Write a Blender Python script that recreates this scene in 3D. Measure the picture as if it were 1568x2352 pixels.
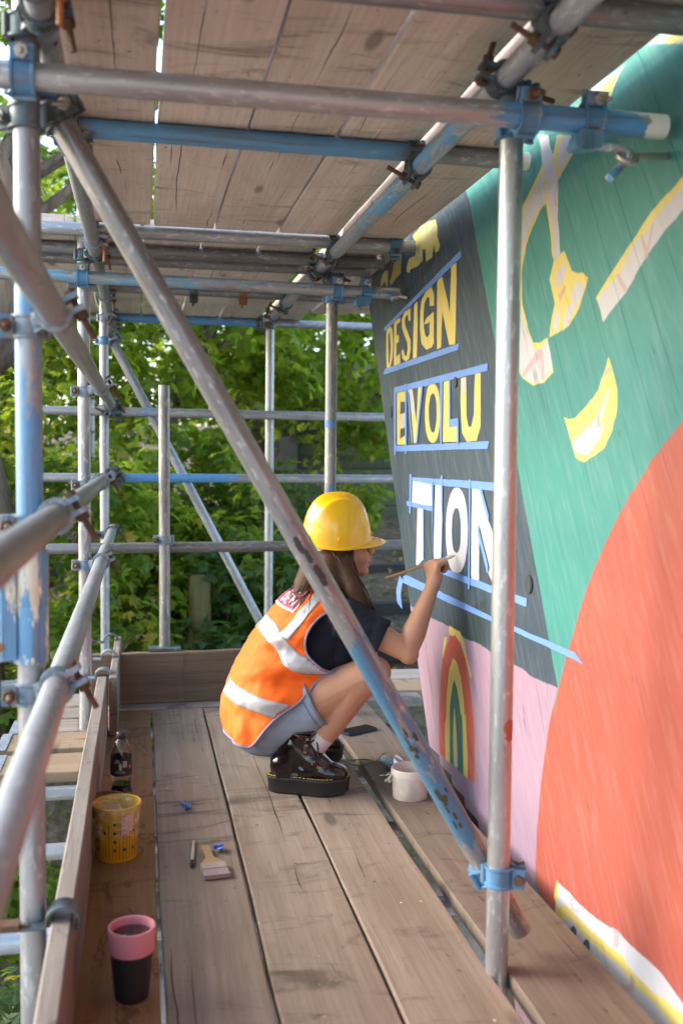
import bpy, bmesh, math, random
import numpy as np
from mathutils import Vector, Matrix, Quaternion, noise
random.seed(7)
RNG = np.random.default_rng(7)
for _o in list(bpy.data.objects):
    bpy.data.objects.remove(_o)
SC = bpy.context.scene
COL = SC.collection

# ------------------------------------------------------------------ camera
cam_data = bpy.data.cameras.new("camera")
cam = bpy.data.objects.new("camera", cam_data)
COL.objects.link(cam)
_psi, _th, _ro = math.radians(11.37), math.radians(3.35), math.radians(-0.58)
_f = Vector((math.sin(_psi)*math.cos(_th), math.cos(_psi)*math.cos(_th), -math.sin(_th)))
_r = Vector((math.cos(_psi), -math.sin(_psi), 0.0))
_u = _r.cross(_f)
_r2 = math.cos(_ro)*_r - math.sin(_ro)*_u
_u2 = math.sin(_ro)*_r + math.cos(_ro)*_u
cam.matrix_world = Matrix(((_r2.x, _u2.x, -_f.x, 0), (_r2.y, _u2.y, -_f.y, 0), (_r2.z, _u2.z, -_f.z, 1.10), (0, 0, 0, 1)))
cam_data.sensor_fit = 'VERTICAL'
cam_data.sensor_height = 36.0
cam_data.sensor_width = 24.0
cam_data.lens = 36.0*2300.0/2352.0
cam_data.clip_start = 0.05
cam_data.clip_end = 600.0
cam_data.dof.use_dof = True
cam_data.dof.focus_distance = 3.35
cam_data.dof.aperture_fstop = 2.9
SC.camera = cam

# ------------------------------------------------------------------ light
SUN_DIR = Vector((-0.84, 0.25, 0.46)).normalized()      # from the scene towards the sun
sun_el = math.asin(SUN_DIR.z)
sun_az = math.atan2(SUN_DIR.x, SUN_DIR.y)
world = bpy.data.worlds.new("World")
SC.world = world
world.use_nodes = True
_wn = world.node_tree
_bg = _wn.nodes["Background"]
_sky = _wn.nodes.new("ShaderNodeTexSky")
_sky.sky_type = 'NISHITA'
_sky.sun_disc = False
_sky.sun_elevation = sun_el
_sky.sun_rotation = sun_az
_sky.air_density = 1.0
_sky.dust_density = 2.0
_sky.ozone_density = 1.0
_wn.links.new(_sky.outputs[0], _bg.inputs[0])
_bg.inputs[1].default_value = 0.15
sun_data = bpy.data.lights.new("sun", 'SUN')
sun_data.energy = 0.60
sun_data.angle = math.radians(30)
sun_data.color = (1.0, 0.98, 0.95)
sun = bpy.data.objects.new("sun", sun_data)
sun.rotation_euler = (-SUN_DIR).to_track_quat('-Z', 'Y').to_euler()
sun.location = SUN_DIR*30
COL.objects.link(sun)

SC.view_settings.view_transform = 'Standard'
SC.view_settings.look = 'None'
SC.view_settings.gamma = 1.0
SC.view_settings.use_curve_mapping = False
SC.view_settings.exposure = 2.30
SC.render.engine = 'CYCLES'
SC.cycles.use_denoising = True
SC.cycles.max_bounces = 8
SC.cycles.diffuse_bounces = 5
SC.cycles.transmission_bounces = 8
SC.cycles.transparent_max_bounces = 12
SC.cycles.caustics_reflective = False
SC.cycles.caustics_refractive = False

# ------------------------------------------------------------------ helpers
WM = {}                                     # world matrix of every object made here


def V(*a):
    return Vector(a if len(a) > 1 else a[0])


def tag(o, label=None, cat=None, group=None, kind=None):
    if label: o['label'] = label
    if cat: o['category'] = cat
    if group: o['group'] = group
    if kind: o['kind'] = kind
    return o


def place(o, world_m, parent=None):
    """Put o at world_m, as a child of parent when given."""
    COL.objects.link(o)
    o.matrix_basis = world_m
    if parent is not None:
        o.parent = parent
        o.matrix_parent_inverse = WM[parent.name].inverted()
    WM[o.name] = world_m.copy()
    return o


def empty(name, loc, label=None, cat=None, group=None, kind=None):
    o = bpy.data.objects.new(name, None)
    o.empty_display_size = 0.05
    place(o, Matrix.Translation(loc))
    return tag(o, label, cat, group, kind)


def mesh_data(name, verts, faces, mats, smooth=False, fmat=None):
    me = bpy.data.meshes.new(name)
    me.from_pydata([tuple(v) for v in verts], [], [tuple(f) for f in faces])
    for m in (mats if isinstance(mats, (list, tuple)) else [mats]):
        if m: me.materials.append(m)
    if smooth:
        me.polygons.foreach_set('use_smooth', [True]*len(me.polygons))
    if fmat is not None:
        me.polygons.foreach_set('material_index', fmat)
    me.update()
    return me


def fix_normals(me):
    bm = bmesh.new(); bm.from_mesh(me)
    bmesh.ops.recalc_face_normals(bm, faces=bm.faces)
    bm.to_mesh(me); bm.free()
    return me


def mobj(name, verts, faces, mats, parent=None, smooth=False, fmat=None, origin=None, recalc=True):
    """A mesh object from world-space vertices; its origin is the middle of its base."""
    a = np.asarray([tuple(v) for v in verts], float)
    if origin is None:
        lo, hi = a.min(0), a.max(0)
        origin = ((lo[0]+hi[0])/2, (lo[1]+hi[1])/2, lo[2])
    me = mesh_data(name, a-np.array(origin), faces, mats, smooth, fmat)
    if recalc: fix_normals(me)
    o = bpy.data.objects.new(name, me)
    return place(o, Matrix.Translation(origin), parent)


def inst(name, me, world_m, parent=None):
    return place(bpy.data.objects.new(name, me), world_m, parent)


def frame_z(d, hint=None):
    """Rotation whose local Z is d (and local X near hint)."""
    z = Vector(d).normalized()
    h = Vector(hint) if hint is not None else (Vector((0, 0, 1)) if abs(z.z) < 0.9 else Vector((1, 0, 0)))
    x = (h - z*h.dot(z))
    if x.length < 1e-6: x = z.orthogonal()
    x.normalize()
    y = z.cross(x)
    return Matrix(((x.x, y.x, z.x), (x.y, y.y, z.y), (x.z, y.z, z.z))).to_4x4()


def at(loc, rot=None):
    m = Matrix.Translation(loc)
    return m @ rot if rot is not None else m


class MB:
    """Collects shapes into one mesh."""
    def __init__(self): self.v, self.f = [], []
    def add(self, verts, faces):
        k = len(self.v); self.v += [Vector(v) for v in verts]; self.f += [tuple(i+k for i in f) for f in faces]
        return self
    def box(self, c, s, rot=None, taper=1.0):
        c = Vector(c); h = Vector(s)/2
        vs = []
        for sx, sy, sz in ((-1,-1,-1),(1,-1,-1),(1,1,-1),(-1,1,-1),(-1,-1,1),(1,-1,1),(1,1,1),(-1,1,1)):
            t = taper if sz > 0 else 1.0
            p = Vector((sx*h.x*t, sy*h.y*t, sz*h.z))
            if rot is not None: p = rot.to_3x3() @ p
            vs.append(c+p)
        return self.add(vs, [(0,3,2,1),(4,5,6,7),(0,1,5,4),(1,2,6,5),(2,3,7,6),(3,0,4,7)])
    def tube(self, pts, r, n=10, caps=True):
        pts = [Vector(p) for p in pts]
        rs = r if isinstance(r, (list, tuple)) else [r]*len(pts)
        vs, fs = [], []
        ref = None
        for i, p in enumerate(pts):
            t = (pts[min(i+1, len(pts)-1)]-pts[max(i-1, 0)])
            t = t.normalized() if t.length > 1e-9 else Vector((0, 0, 1))
            if ref is None or abs(ref.dot(t)) > 0.98:
                ref = t.orthogonal().normalized()
            x = (ref - t*ref.dot(t)).normalized(); y = t.cross(x); ref = x
            for k in range(n):
                a = 2*math.pi*k/n
                vs.append(p + (x*math.cos(a)+y*math.sin(a))*rs[i])
        for i in range(len(pts)-1):
            for k in range(n):
                fs.append((i*n+k, i*n+(k+1) % n, (i+1)*n+(k+1) % n, (i+1)*n+k))
        if caps:
            fs.append(tuple(range(n))[::-1]); fs.append(tuple((len(pts)-1)*n+k for k in range(n)))
        return self.add(vs, fs)
    def lathe(self, prof, n=32, c=(0, 0, 0), cap_lo=False, cap_hi=False):
        c = Vector(c); vs, fs = [], []
        for r, z in prof:
            for k in range(n):
                a = 2*math.pi*k/n
                vs.append(c+Vector((r*math.cos(a), r*math.sin(a), z)))
        for i in range(len(prof)-1):
            for k in range(n):
                fs.append((i*n+k, i*n+(k+1) % n, (i+1)*n+(k+1) % n, (i+1)*n+k))
        if cap_lo: fs.append(tuple(range(n))[::-1])
        if cap_hi: fs.append(tuple((len(prof)-1)*n+k for k in range(n)))
        return self.add(vs, fs)
    def ball(self, c, s, rot=None, nu=20, nv=12):
        c = Vector(c); s = Vector(s if hasattr(s, '__len__') else (s, s, s))
        vs, fs = [], []
        for i in range(nv+1):
            ph = math.pi*i/nv
            for k in range(nu):
                a = 2*math.pi*k/nu
                p = Vector((s.x*math.sin(ph)*math.cos(a), s.y*math.sin(ph)*math.sin(a), -s.z*math.cos(ph)))
                if rot is not None: p = rot.to_3x3() @ p
                vs.append(c+p)
        for i in range(nv):
            for k in range(nu):
                fs.append((i*nu+k, i*nu+(k+1) % nu, (i+1)*nu+(k+1) % nu, (i+1)*nu+k))
        return self.add(vs, fs)
    def cone(self, p0, r0, p1, r1, n=20, round_ends=True):
        """A tapered limb from p0 to p1; rounded unless told to end flat."""
        p0, p1 = Vector(p0), Vector(p1)
        d = (p1-p0).normalized()
        pts, rs = [], []
        if round_ends:
            for a in (-80, -60, -35, -15):
                a = math.radians(a); pts.append(p0+d*r0*math.sin(a)); rs.append(r0*math.cos(a))
        for t in (0, .25, .5, .75, 1):
            pts.append(p0.lerp(p1, t)); rs.append(r0+(r1-r0)*t)
        if round_ends:
            for a in (15, 35, 60, 80):
                a = math.radians(a); pts.append(p1+d*r1*math.sin(a)); rs.append(r1*math.cos(a))
        return self.tube(pts, rs, n)
    def prism(self, poly, axis_u, axis_v, axis_w, c, depth):
        """Polygon (u,v) extruded along w from 0 to depth."""
        c, au, av, aw = Vector(c), Vector(axis_u), Vector(axis_v), Vector(axis_w)
        n = len(poly)
        vs = [c+au*u+av*v for u, v in poly]+[c+au*u+av*v+aw*depth for u, v in poly]
        fs = [tuple(range(n))[::-1], tuple(range(n, 2*n))]+[(i, (i+1) % n, n+(i+1) % n, n+i) for i in range(n)]
        return self.add(vs, fs)
    def build(self, name, mats, parent=None, smooth=False, **k):
        return mobj(name, self.v, self.f, mats, parent, smooth, **k)


def auto_smooth(o, deg=40):
    """Smooth shading that keeps edges sharper than deg."""
    me = o.data if hasattr(o, 'data') else o
    bm = bmesh.new(); bm.from_mesh(me)
    for f in bm.faces: f.smooth = True
    for e in bm.edges:
        if len(e.link_faces) == 2 and e.calc_face_angle(0) > math.radians(deg): e.smooth = False
    bm.to_mesh(me); bm.free()
    return o


def melt(name, mb, voxel, mats, parent=None, smooth_it=6, factor=0.5, keep_above=None):
    """One continuous surface over everything collected in mb (voxel union, then relaxed)."""
    tmp = mb.build(name+'_raw', None)
    return _melt(tmp, name, voxel, mats, parent, smooth_it, factor)


def _melt(tmp, name, voxel, mats, parent, smooth_it, factor):
    m = tmp.modifiers.new('r', 'REMESH'); m.mode = 'VOXEL'; m.voxel_size = voxel; m.adaptivity = 0
    if smooth_it:
        s = tmp.modifiers.new('s', 'SMOOTH'); s.iterations = smooth_it; s.factor = factor
    dg = bpy.context.evaluated_depsgraph_get()
    me = bpy.data.meshes.new_from_object(tmp.evaluated_get(dg))
    me.name = name
    w = WM.pop(tmp.name)
    bpy.data.objects.remove(tmp)
    me.materials.clear()
    for mm in (mats if isinstance(mats, (list, tuple)) else [mats]): me.materials.append(mm)
    me.polygons.foreach_set('use_smooth', [True]*len(me.polygons))
    me.update()
    return place(bpy.data.objects.new(name, me), w, parent)


def ruffle(o, fn):
    """Move every vertex along its normal by fn(position)."""
    me = o.data; n = len(me.vertices)
    co = np.empty(n*3); me.vertices.foreach_get('co', co); co = co.reshape(-1, 3)
    nr = np.array([tuple(x.vector) for x in me.vertex_normals])
    d = np.array([fn(Vector(p)) for p in co])
    me.vertices.foreach_set('co', (co+nr*d[:, None]).ravel()); me.update()

# ------------------------------------------------------------------ materials
class NT:
    """Small node-tree helper."""
    def __init__(self, name):
        self.m = bpy.data.materials.new(name); self.m.use_nodes = True
        self.t = self.m.node_tree; self.b = self.t.nodes["Principled BSDF"]
        self.out = self.t.nodes["Material Output"]
    def n(self, kind, **k):
        x = self.t.nodes.new(kind)
        for a, b in k.items(): setattr(x, a, b)
        return x
    def l(self, a, b): self.t.links.new(a, b)
    def inp(self, node, key, val):
        s = node.inputs[key]
        if hasattr(val, 'node'): self.l(val, s)
        else: s.default_value = val
    def math(self, op, a, b=0.0, c=0.0, clamp=False):
        x = self.n("ShaderNodeMath", operation=op, use_clamp=clamp)
        self.inp(x, 0, a); self.inp(x, 1, b); self.inp(x, 2, c)
        return x.outputs[0]
    def mix(self, fac, a, b, mode='MIX'):
        x = self.n("ShaderNodeMix", data_type='RGBA', blend_type=mode)
        self.inp(x, 0, fac)
        self.inp(x, 6, a if hasattr(a, 'node') else (*a, 1)); self.inp(x, 7, b if hasattr(b, 'node') else (*b, 1))
        return x.outputs[2]
    def obj(self, scale=(1, 1, 1), rand=True):
        tc = self.n("ShaderNodeTexCoord"); v = tc.outputs['Object']
        if rand:
            oi = self.n("ShaderNodeObjectInfo")
            a = self.n("ShaderNodeVectorMath", operation='SCALE'); a.inputs[0].default_value = (31.0, 57.0, 83.0)
            self.l(oi.outputs['Random'], a.inputs['Scale'])
            b = self.n("ShaderNodeVectorMath", operation='ADD'); self.l(v, b.inputs[0]); self.l(a.outputs[0], b.inputs[1])
            v = b.outputs[0]
        mp = self.n("ShaderNodeMapping"); mp.inputs['Scale'].default_value = scale
        self.l(v, mp.inputs[0])
        return mp.outputs[0]
    def noise(self, vec, scale=1.0, detail=4.0, rough=0.55, dist=0.0):
        x = self.n("ShaderNodeTexNoise"); self.l(vec, x.inputs['Vector'])
        x.inputs['Scale'].default_value = scale; x.inputs['Detail'].default_value = detail
        x.inputs['Roughness'].default_value = rough; x.inputs['Distortion'].default_value = dist
        return x.outputs['Fac']
    def ramp(self, fac, stops, interp='LINEAR'):
        x = self.n("ShaderNodeValToRGB"); x.color_ramp.interpolation = interp
        e = x.color_ramp.elements
        while len(e) < len(stops): e.new(0.5)
        for el, (p, c) in zip(e, stops):
            el.position = p; el.color = (*c, 1) if hasattr(c, '__len__') else (c, c, c, 1)
        self.l(fac, x.inputs[0])
        return x.outputs[0]
    def step(self, v, lo, hi):
        x = self.n("ShaderNodeMapRange", interpolation_type='SMOOTHSTEP')
        self.inp(x, 0, v); x.inputs[1].default_value = lo; x.inputs[2].default_value = hi
        return x.outputs[0]
    def bump(self, h, strength=0.3, dist=0.01):
        x = self.n("ShaderNodeBump"); x.inputs['Strength'].default_value = strength; x.inputs['Distance'].default_value = dist
        self.l(h, x.inputs['Height']); self.l(x.outputs[0], self.b.inputs['Normal'])
    def set(self, color=None, rough=None, metal=None, spec=None, **k):
        if color is not None: self.inp(self.b, 'Base Color', color if hasattr(color, 'node') else (*color, 1))
        if rough is not None: self.inp(self.b, 'Roughness', rough)
        if metal is not None: self.inp(self.b, 'Metallic', metal)
        if spec is not None: self.b.inputs['Specular IOR Level'].default_value = spec
        for a, v in k.items(): self.inp(self.b, a.replace('_', ' '), v)
        return self.m


def plain(name, col, rough=0.5, metal=0.0, var=0.12, scale=40.0, bump=0.0, **k):
    t = NT(name)
    v = t.obj((1, 1, 1))
    n = t.noise(v, scale, 5)
    c = t.mix(n, tuple(x*(1-var) for x in col), tuple(min(1, x*(1+var)) for x in col))
    if bump: t.bump(n, bump, 0.004)
    return t.set(c, rough, metal, **k)


def galv(name, c1=(.30, .30, .29), c2=(.46, .46, .45), paint=None, lo=-9, hi=9, cover=0.5, side=None, grime=0.4,
         white_end=None, rough=0.38, metal=0.45):
    """Weathered galvanised tube; local Z runs along it. paint = colour worn off between lo and hi along Z."""
    c1 = (c1[0]*.93, c1[1]*.97, c1[2]*1.03); c2 = (c2[0]*.93, c2[1]*.97, c2[2]*1.03)
    t = NT(name)
    tc = t.n("ShaderNodeTexCoord")
    sep = t.n("ShaderNodeSeparateXYZ"); t.l(tc.outputs['Object'], sep.inputs[0])
    ax = t.obj((22, 22, 3.0)); fine = t.obj((90, 90, 28)); streak = t.obj((60, 60, 2.2)); pl = t.obj((26, 26, 4.5))
    a = t.noise(ax, 1.0, 5, .6)
    c = t.mix(t.step(a, .3, .7), c1, c2)
    f = t.noise(fine, 1.0, 3, .6)
    c = t.mix(t.step(f, .56, .66), c, tuple(min(1, x*1.25) for x in c2))
    c = t.mix(t.math('MULTIPLY', t.step(t.noise(t.obj((55, 55, 16)), 1.0, 4, .7), .60, .68), .55), c, tuple(x*.6 for x in c1))
    g = t.noise(streak, 1.0, 5, .65)
    c = t.mix(t.math('MULTIPLY', t.step(g, .52, .74), grime), c, (.10, .085, .065))
    met = metal
    if paint is not None:
        p = t.noise(pl, 1.0, 9, .72, .3)
        lim = 1.0-cover
        z = t.math('ADD', sep.outputs[2], t.math('MULTIPLY', t.math('SUBTRACT', t.noise(t.obj((34, 34, 9)), 1.0, 6, .7), .5), .30))
        inside = t.math('MULTIPLY', t.step(z, lo-.004, lo+.006), t.math('SUBTRACT', 1.0, t.step(z, hi-.006, hi+.004)))
        if side is not None:
            s = t.math('ADD', t.math('MULTIPLY', sep.outputs[0], side[0]*40), t.math('MULTIPLY', sep.outputs[1], side[1]*40))
            p = t.math('ADD', p, t.math('MULTIPLY', s, .22))
        mask = t.math('MULTIPLY', t.step(p, lim-.006, lim+.010), inside)
        pc = t.mix(t.noise(fine, 1.0, 5, .7), tuple(x*.62+.02 for x in paint), tuple(min(1, x*1.12) for x in paint))
        pc = t.mix(t.math('MULTIPLY', t.step(g, .50, .66), .6), pc, (.11, .10, .09))
        c = t.mix(mask, c, pc)
        met = t.math('MULTIPLY', t.math('SUBTRACT', 1.0, mask), metal)
    if white_end is not None:
        w = t.math('ADD', sep.outputs[2], t.math('MULTIPLY', t.noise(ax, 2.5, 3), .05))
        wm = t.math('GREATER_THAN', w, white_end)
        c = t.mix(wm, c, (.75, .75, .72)); met = t.math('MULTIPLY', t.math('SUBTRACT', 1.0, wm), met)
    t.bump(t.noise(fine, 1.5, 4, .6), .12, .002)
    r = t.math('ADD', t.math('MULTIPLY', a, .22), rough-.11)
    return t.set(c, r, met, spec=.5)


BLUE = (.12, .30, .52)


def wood(name, c1, c2, c3, grain=1.0, crack=1.0, stain=0.0, stain_col=(.10, .045, .015), wet=0.0, rough=.75, blotch=.5, tintvar=.25, splash=0.0):
    """Scaffold-board timber; local X runs along the grain."""
    t = NT(name)
    g = t.obj((1.4, 26, 26)); gf = t.obj((5, 120, 120)); bl = t.obj((1.6, 5, 5)); ck = t.obj((.22, 8, 8)); sp = t.obj((30, 55, 55))
    n1 = t.noise(g, 1.0, 6, .6, .6)
    n2 = t.noise(gf, 1.0, 4, .6)
    b = t.noise(bl, 1.0, 4, .6)
    c = t.mix(t.step(n1, .25, .75), c1, c2)
    c = t.mix(t.math('MULTIPLY', t.step(b, .42, .72), blotch), c, c3)
    c = t.mix(t.math('MULTIPLY', t.step(n2, .50, .8), .35*grain), c, tuple(x*.35 for x in c1))
    # growth-ring figure
    w = t.n("ShaderNodeTexWave", wave_type='BANDS', bands_direction='Y'); t.l(t.obj((.10, 1, .8)), w.inputs[0])
    w.inputs['Scale'].default_value = 16; w.inputs['Distortion'].default_value = 7; w.inputs['Detail'].default_value = 3
    w.inputs['Detail Scale'].default_value = .8
    c = t.mix(t.math('MULTIPLY', w.outputs['Fac'], .09*grain), c, tuple(x*.45 for x in c1))
    # drying cracks: thin contour lines of a stretched noise
    tco = t.n("ShaderNodeTexCoord"); sxyz = t.n("ShaderNodeSeparateXYZ"); t.l(tco.outputs['Object'], sxyz.inputs[0])
    oin = t.n("ShaderNodeObjectInfo"); cm = 0.0
    for i, (mul, gs) in enumerate(((7.3, 1.1), (13.7, .8), (29.1, 1.6))):
        off = t.math('MULTIPLY', t.math('SUBTRACT', t.math('FRACT', t.math('MULTIPLY', oin.outputs['Random'], mul)), .5), .17)
        wob_ = t.noise(t.obj((.8, .2, .2)), 1.0+i*.5, 5, .55)
        d_ = t.math('ABSOLUTE', t.math('SUBTRACT', t.math('SUBTRACT', sxyz.outputs[1], off), t.math('MULTIPLY', t.math('SUBTRACT', wob_, .5), .07)))
        gate = t.step(t.noise(t.obj((gs, .1, .1)), 1.0+i, 2), .52, .70)
        wdt = t.math('MULTIPLY', gate, .0017)
        cm = t.math('MAXIMUM', cm, t.math('MULTIPLY', t.math('LESS_THAN', d_, wdt), .85*crack))
    c = t.mix(cm, c, (.015, .011, .008))
    # specks, scuffs and dirt
    s = t.noise(sp, 1.0, 3, .6)
    c = t.mix(t.math('MULTIPLY', t.step(s, .66, .74), .7), c, tuple(x*.22 for x in c1))
    sc = t.noise(t.obj((7, 2.2, 7)), 1.0, 5, .7, 1.2)
    c = t.mix(t.math('MULTIPLY', t.step(sc, .54, .72), .7), c, tuple(x*.28 for x in c3))
    # dried splashes of paint
    for (scl, lim_, colr) in () if not splash else ((17, .022, (.62, .60, .56)), (11, .016, (.55, .42, .10)), (23, .018, (.45, .33, .36))):
        vs_ = t.n("ShaderNodeTexVoronoi"); t.l(t.obj((scl, scl, scl)), vs_.inputs[0]); vs_.inputs['Scale'].default_value = 1.0
        wv = t.math('ADD', vs_.outputs['Distance'], t.math('MULTIPLY', t.noise(t.obj((160, 160, 160)), 1.0, 2), .05))
        pick = t.n("ShaderNodeSeparateColor"); t.l(vs_.outputs['Color'], pick.inputs[0])
        rad = t.math('MULTIPLY', t.math('SUBTRACT', pick.outputs[0], .62), .30*splash)
        c = t.mix(t.math('MULTIPLY', t.math('LESS_THAN', wv, rad), .8), c, colr)
    # knots
    vo = t.n("ShaderNodeTexVoronoi"); t.l(t.obj((1.6, 5.2, 5.2)), vo.inputs[0]); vo.inputs['Scale'].default_value = 1.0
    kn = t.math('SUBTRACT', 1.0, t.step(vo.outputs['Distance'], .055, .12))
    c = t.mix(t.math('MULTIPLY', kn, .75), c, tuple(x*.3 for x in c1))
    rr = rough
    if stain:
        st = t.noise(t.obj((3.2, 9, 9)), 1.0, 5, .6, .8)
        ring = t.math('SUBTRACT', 1.0, t.step(t.math('ABSOLUTE', t.math('SUBTRACT', st, .60)), .004, .03))
        ms = t.math('MAXIMUM', t.math('MULTIPLY', ring, .8), t.step(st, .70, .74))
        c = t.mix(t.math('MULTIPLY', ms, stain), c, stain_col)
    if wet:
        rr = t.math('SUBTRACT', rough, t.math('MULTIPLY', t.step(b, .4, .6), wet))
    oi = t.n("ShaderNodeObjectInfo")
    hv = t.n("ShaderNodeHueSaturation"); t.l(c, hv.inputs['Color'])
    t.l(t.math('ADD', t.math('MULTIPLY', oi.outputs['Random'], tintvar*2), 1.0-tintvar), hv.inputs['Value'])
    h = t.math('SUBTRACT', t.math('ADD', t.math('MULTIPLY', n1, .5), t.math('MULTIPLY', n2, .5)), cm)
    t.bump(h, .45, .004)
    return t.set(hv.outputs[0], rr, 0.0, spec=.3)


M_DECK = wood('worn_deck_timber', (.195, .148, .105), (.265, .210, .158), (.150, .112, .080), crack=1.0, splash=.8)
M_DECK_WET = wood('damp_deck_timber', (.185, .105, .046), (.245, .150, .074), (.165, .088, .038), crack=.5, stain=1.0, wet=.2, splash=.4)
M_CEIL = wood('dry_pale_timber', (.62, .51, .43), (.73, .63, .55), (.54, .455, .39), crack=1.0, blotch=.8, tintvar=.12)
M_TOE = wood('grey_toe_timber', (.155, .132, .112), (.22, .192, .166), (.115, .093, .075), crack=1.0, grain=1.4)
M_BACKTOE = wood('brown_toe_timber', (.115, .078, .050), (.175, .122, .080), (.08, .052, .034), crack=.6, grain=1.3)
M_FRESH = wood('fresh_timber', (.30, .22, .14), (.38, .29, .19), (.27, .19, .12), crack=.5)
M_GREYB = wood('weathered_timber', (.27, .235, .20), (.36, .32, .28), (.23, .19, .165), crack=.8)

M_COUP = galv('worn_blue_coupler', (.17, .20, .215), (.29, .32, .335), paint=(.10, .235, .36), cover=.43, grime=.6, metal=.3, rough=.5)
M_COUPB = galv('bright_blue_coupler', (.13, .19, .25), (.22, .28, .33), paint=(.07, .225, .41), cover=.54, grime=.35, metal=.1, rough=.45)
M_COUPD = galv('dark_steel_coupler', (.055, .075, .08), (.12, .15, .155), paint=(.08, .22, .33), cover=.40, grime=.6, metal=.4, rough=.5)
M_RUST = plain('rusty_bolt', (.11, .06, .035), .75, .3, var=.5, scale=120, bump=.3)
M_ZINC = plain('zinc_bolt', (.42, .40, .36), .38, .8, var=.25, scale=150)
M_BRASS = plain('rust_orange_steel', (.30, .13, .05), .7, .2, var=.4, scale=90)

SKIN = NT('tan_skin')  # tan skin tone with random redder patches
_n = SKIN.noise(SKIN.obj((1, 1, 1), False), 26, 5)
_c = SKIN.mix(_n, (.42, .205, .115), (.50, .265, .16))
_r = SKIN.noise(SKIN.obj((1, 1, 1), False), 7, 2)
_c = SKIN.mix(SKIN.math('MULTIPLY', SKIN.step(_r, .5, .75), .35), _c, (.46, .17, .11))
SKIN.bump(SKIN.noise(SKIN.obj((1, 1, 1), False), 260, 3), .08, .002)
SKIN.b.inputs['Subsurface Weight'].default_value = .12
SKIN.b.inputs['Subsurface Radius'].default_value = (.02, .008, .004)
SKIN.b.inputs['Subsurface Scale'].default_value = .6
SKIN = SKIN.set(_c, .48, 0, spec=.4)

# ------------------------------------------------------------------ scaffold tubes and couplers
TR = .02415


def tube_mesh(L, r=TR, n=28, wall=.004):
    mb = MB(); segs = max(2, int(L/.25))
    prof = [(r, L*i/segs) for i in range(segs+1)]
    prof = [(r-wall, .03), (r-wall, .0008), (r-.0008, 0)] + [(r, .0008)] + prof[1:-1] + [(r, L-.0008), (r-.0008, L), (r-wall, L-.0008), (r-wall, L-.03)]
    mb.lathe(prof, n)
    k = len(mb.v)
    mb.add([(0, 0, .03)]+[((r-wall)*math.cos(2*math.pi*i/n), (r-wall)*math.sin(2*math.pi*i/n), .03) for i in range(n)],
           [(0, 1+(i+1) % n, 1+i) for i in range(n)])
    mb.add([(0, 0, L-.03)]+[((r-wall)*math.cos(2*math.pi*i/n), (r-wall)*math.sin(2*math.pi*i/n), L-.03) for i in range(n)],
           [(0, 1+i, 1+(i+1) % n) for i in range(n)])
    me = mesh_data('tube', mb.v, mb.f, None)
    bm = bmesh.new(); bm.from_mesh(me); bmesh.ops.remove_doubles(bm, verts=bm.verts, dist=1e-5)
    bm.to_mesh(me); bm.free()
    return me


def tube(label, p0, p1, mat, group='scaffold tubes', name='scaffold_tube', hint=None, r=TR):
    p0, p1 = Vector(p0), Vector(p1)
    me = tube_mesh((p1-p0).length, r)
    me.materials.append(mat)
    auto_smooth(me, 40)
    o = inst(name, me, at(p0, frame_z(p1-p0, hint)))
    return tag(o, label, 'scaffold tube', group)


def _band_mesh():
    mb = MB(); n = 22
    sec = [(.0246, -.021), (.0335, -.021), (.0335, -.0165), (.0302, -.014), (.0302, .014), (.0335, .0165), (.0335, .021), (.0246, .021)]
    vs, fs = [], []
    for i in range(n+1):
        a = math.radians(16+328*i/n)
        for r, z in sec: vs.append((r*math.cos(a), r*math.sin(a), z))
    m = len(sec)
    for i in range(n):
        for k in range(m): fs.append((i*m+k, (i+1)*m+k, (i+1)*m+(k+1) % m, i*m+(k+1) % m))
    fs.append(tuple(range(m))); fs.append(tuple(n*m+k for k in range(m))[::-1])
    mb.add(vs, fs)
    mb.box((.040, .0125, 0), (.026, .010, .040))
    mb.box((.040, -.0125, 0), (.026, .010, .040))
    # hinge knuckle on the far side
    mb.tube([(-.034, 0, -.020), (-.034, 0, .020)], .0065, 10)
    me = mesh_data('coupler', mb.v, mb.f, None); fix_normals(me); auto_smooth(me, 35)
    return me


def _bolt_mesh():
    mb = MB()
    mb.tube([(.041, -.024, 0), (.041, .072, 0)], .0058, 10)
    for y0, y1, r in ((.018, .031, .0125), (-.026, -.018, .0115)):
        mb.tube([(.041, y0, 0), (.041, y1, 0)], r, 6)
    me = mesh_data('bolt', mb.v, mb.f, None); fix_normals(me)
    return me


def _block_mesh():
    mb = MB(); mb.box((0, 0, 0), (.034, .034, .024)); mb.tube([(0, 0, -.014), (0, 0, .014)], .014, 12)
    me = mesh_data('saddle', mb.v, mb.f, None); fix_normals(me)
    return me


_BAND, _BOLT, _BLOCK = _band_mesh(), _bolt_mesh(), _block_mesh()
_VAR = {}


def variant(me, mat):
    k = (me.name, mat.name)
    if k not in _VAR:
        m = me.copy(); m.materials.clear(); m.materials.append(mat); _VAR[k] = m
    return _VAR[k]


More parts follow.
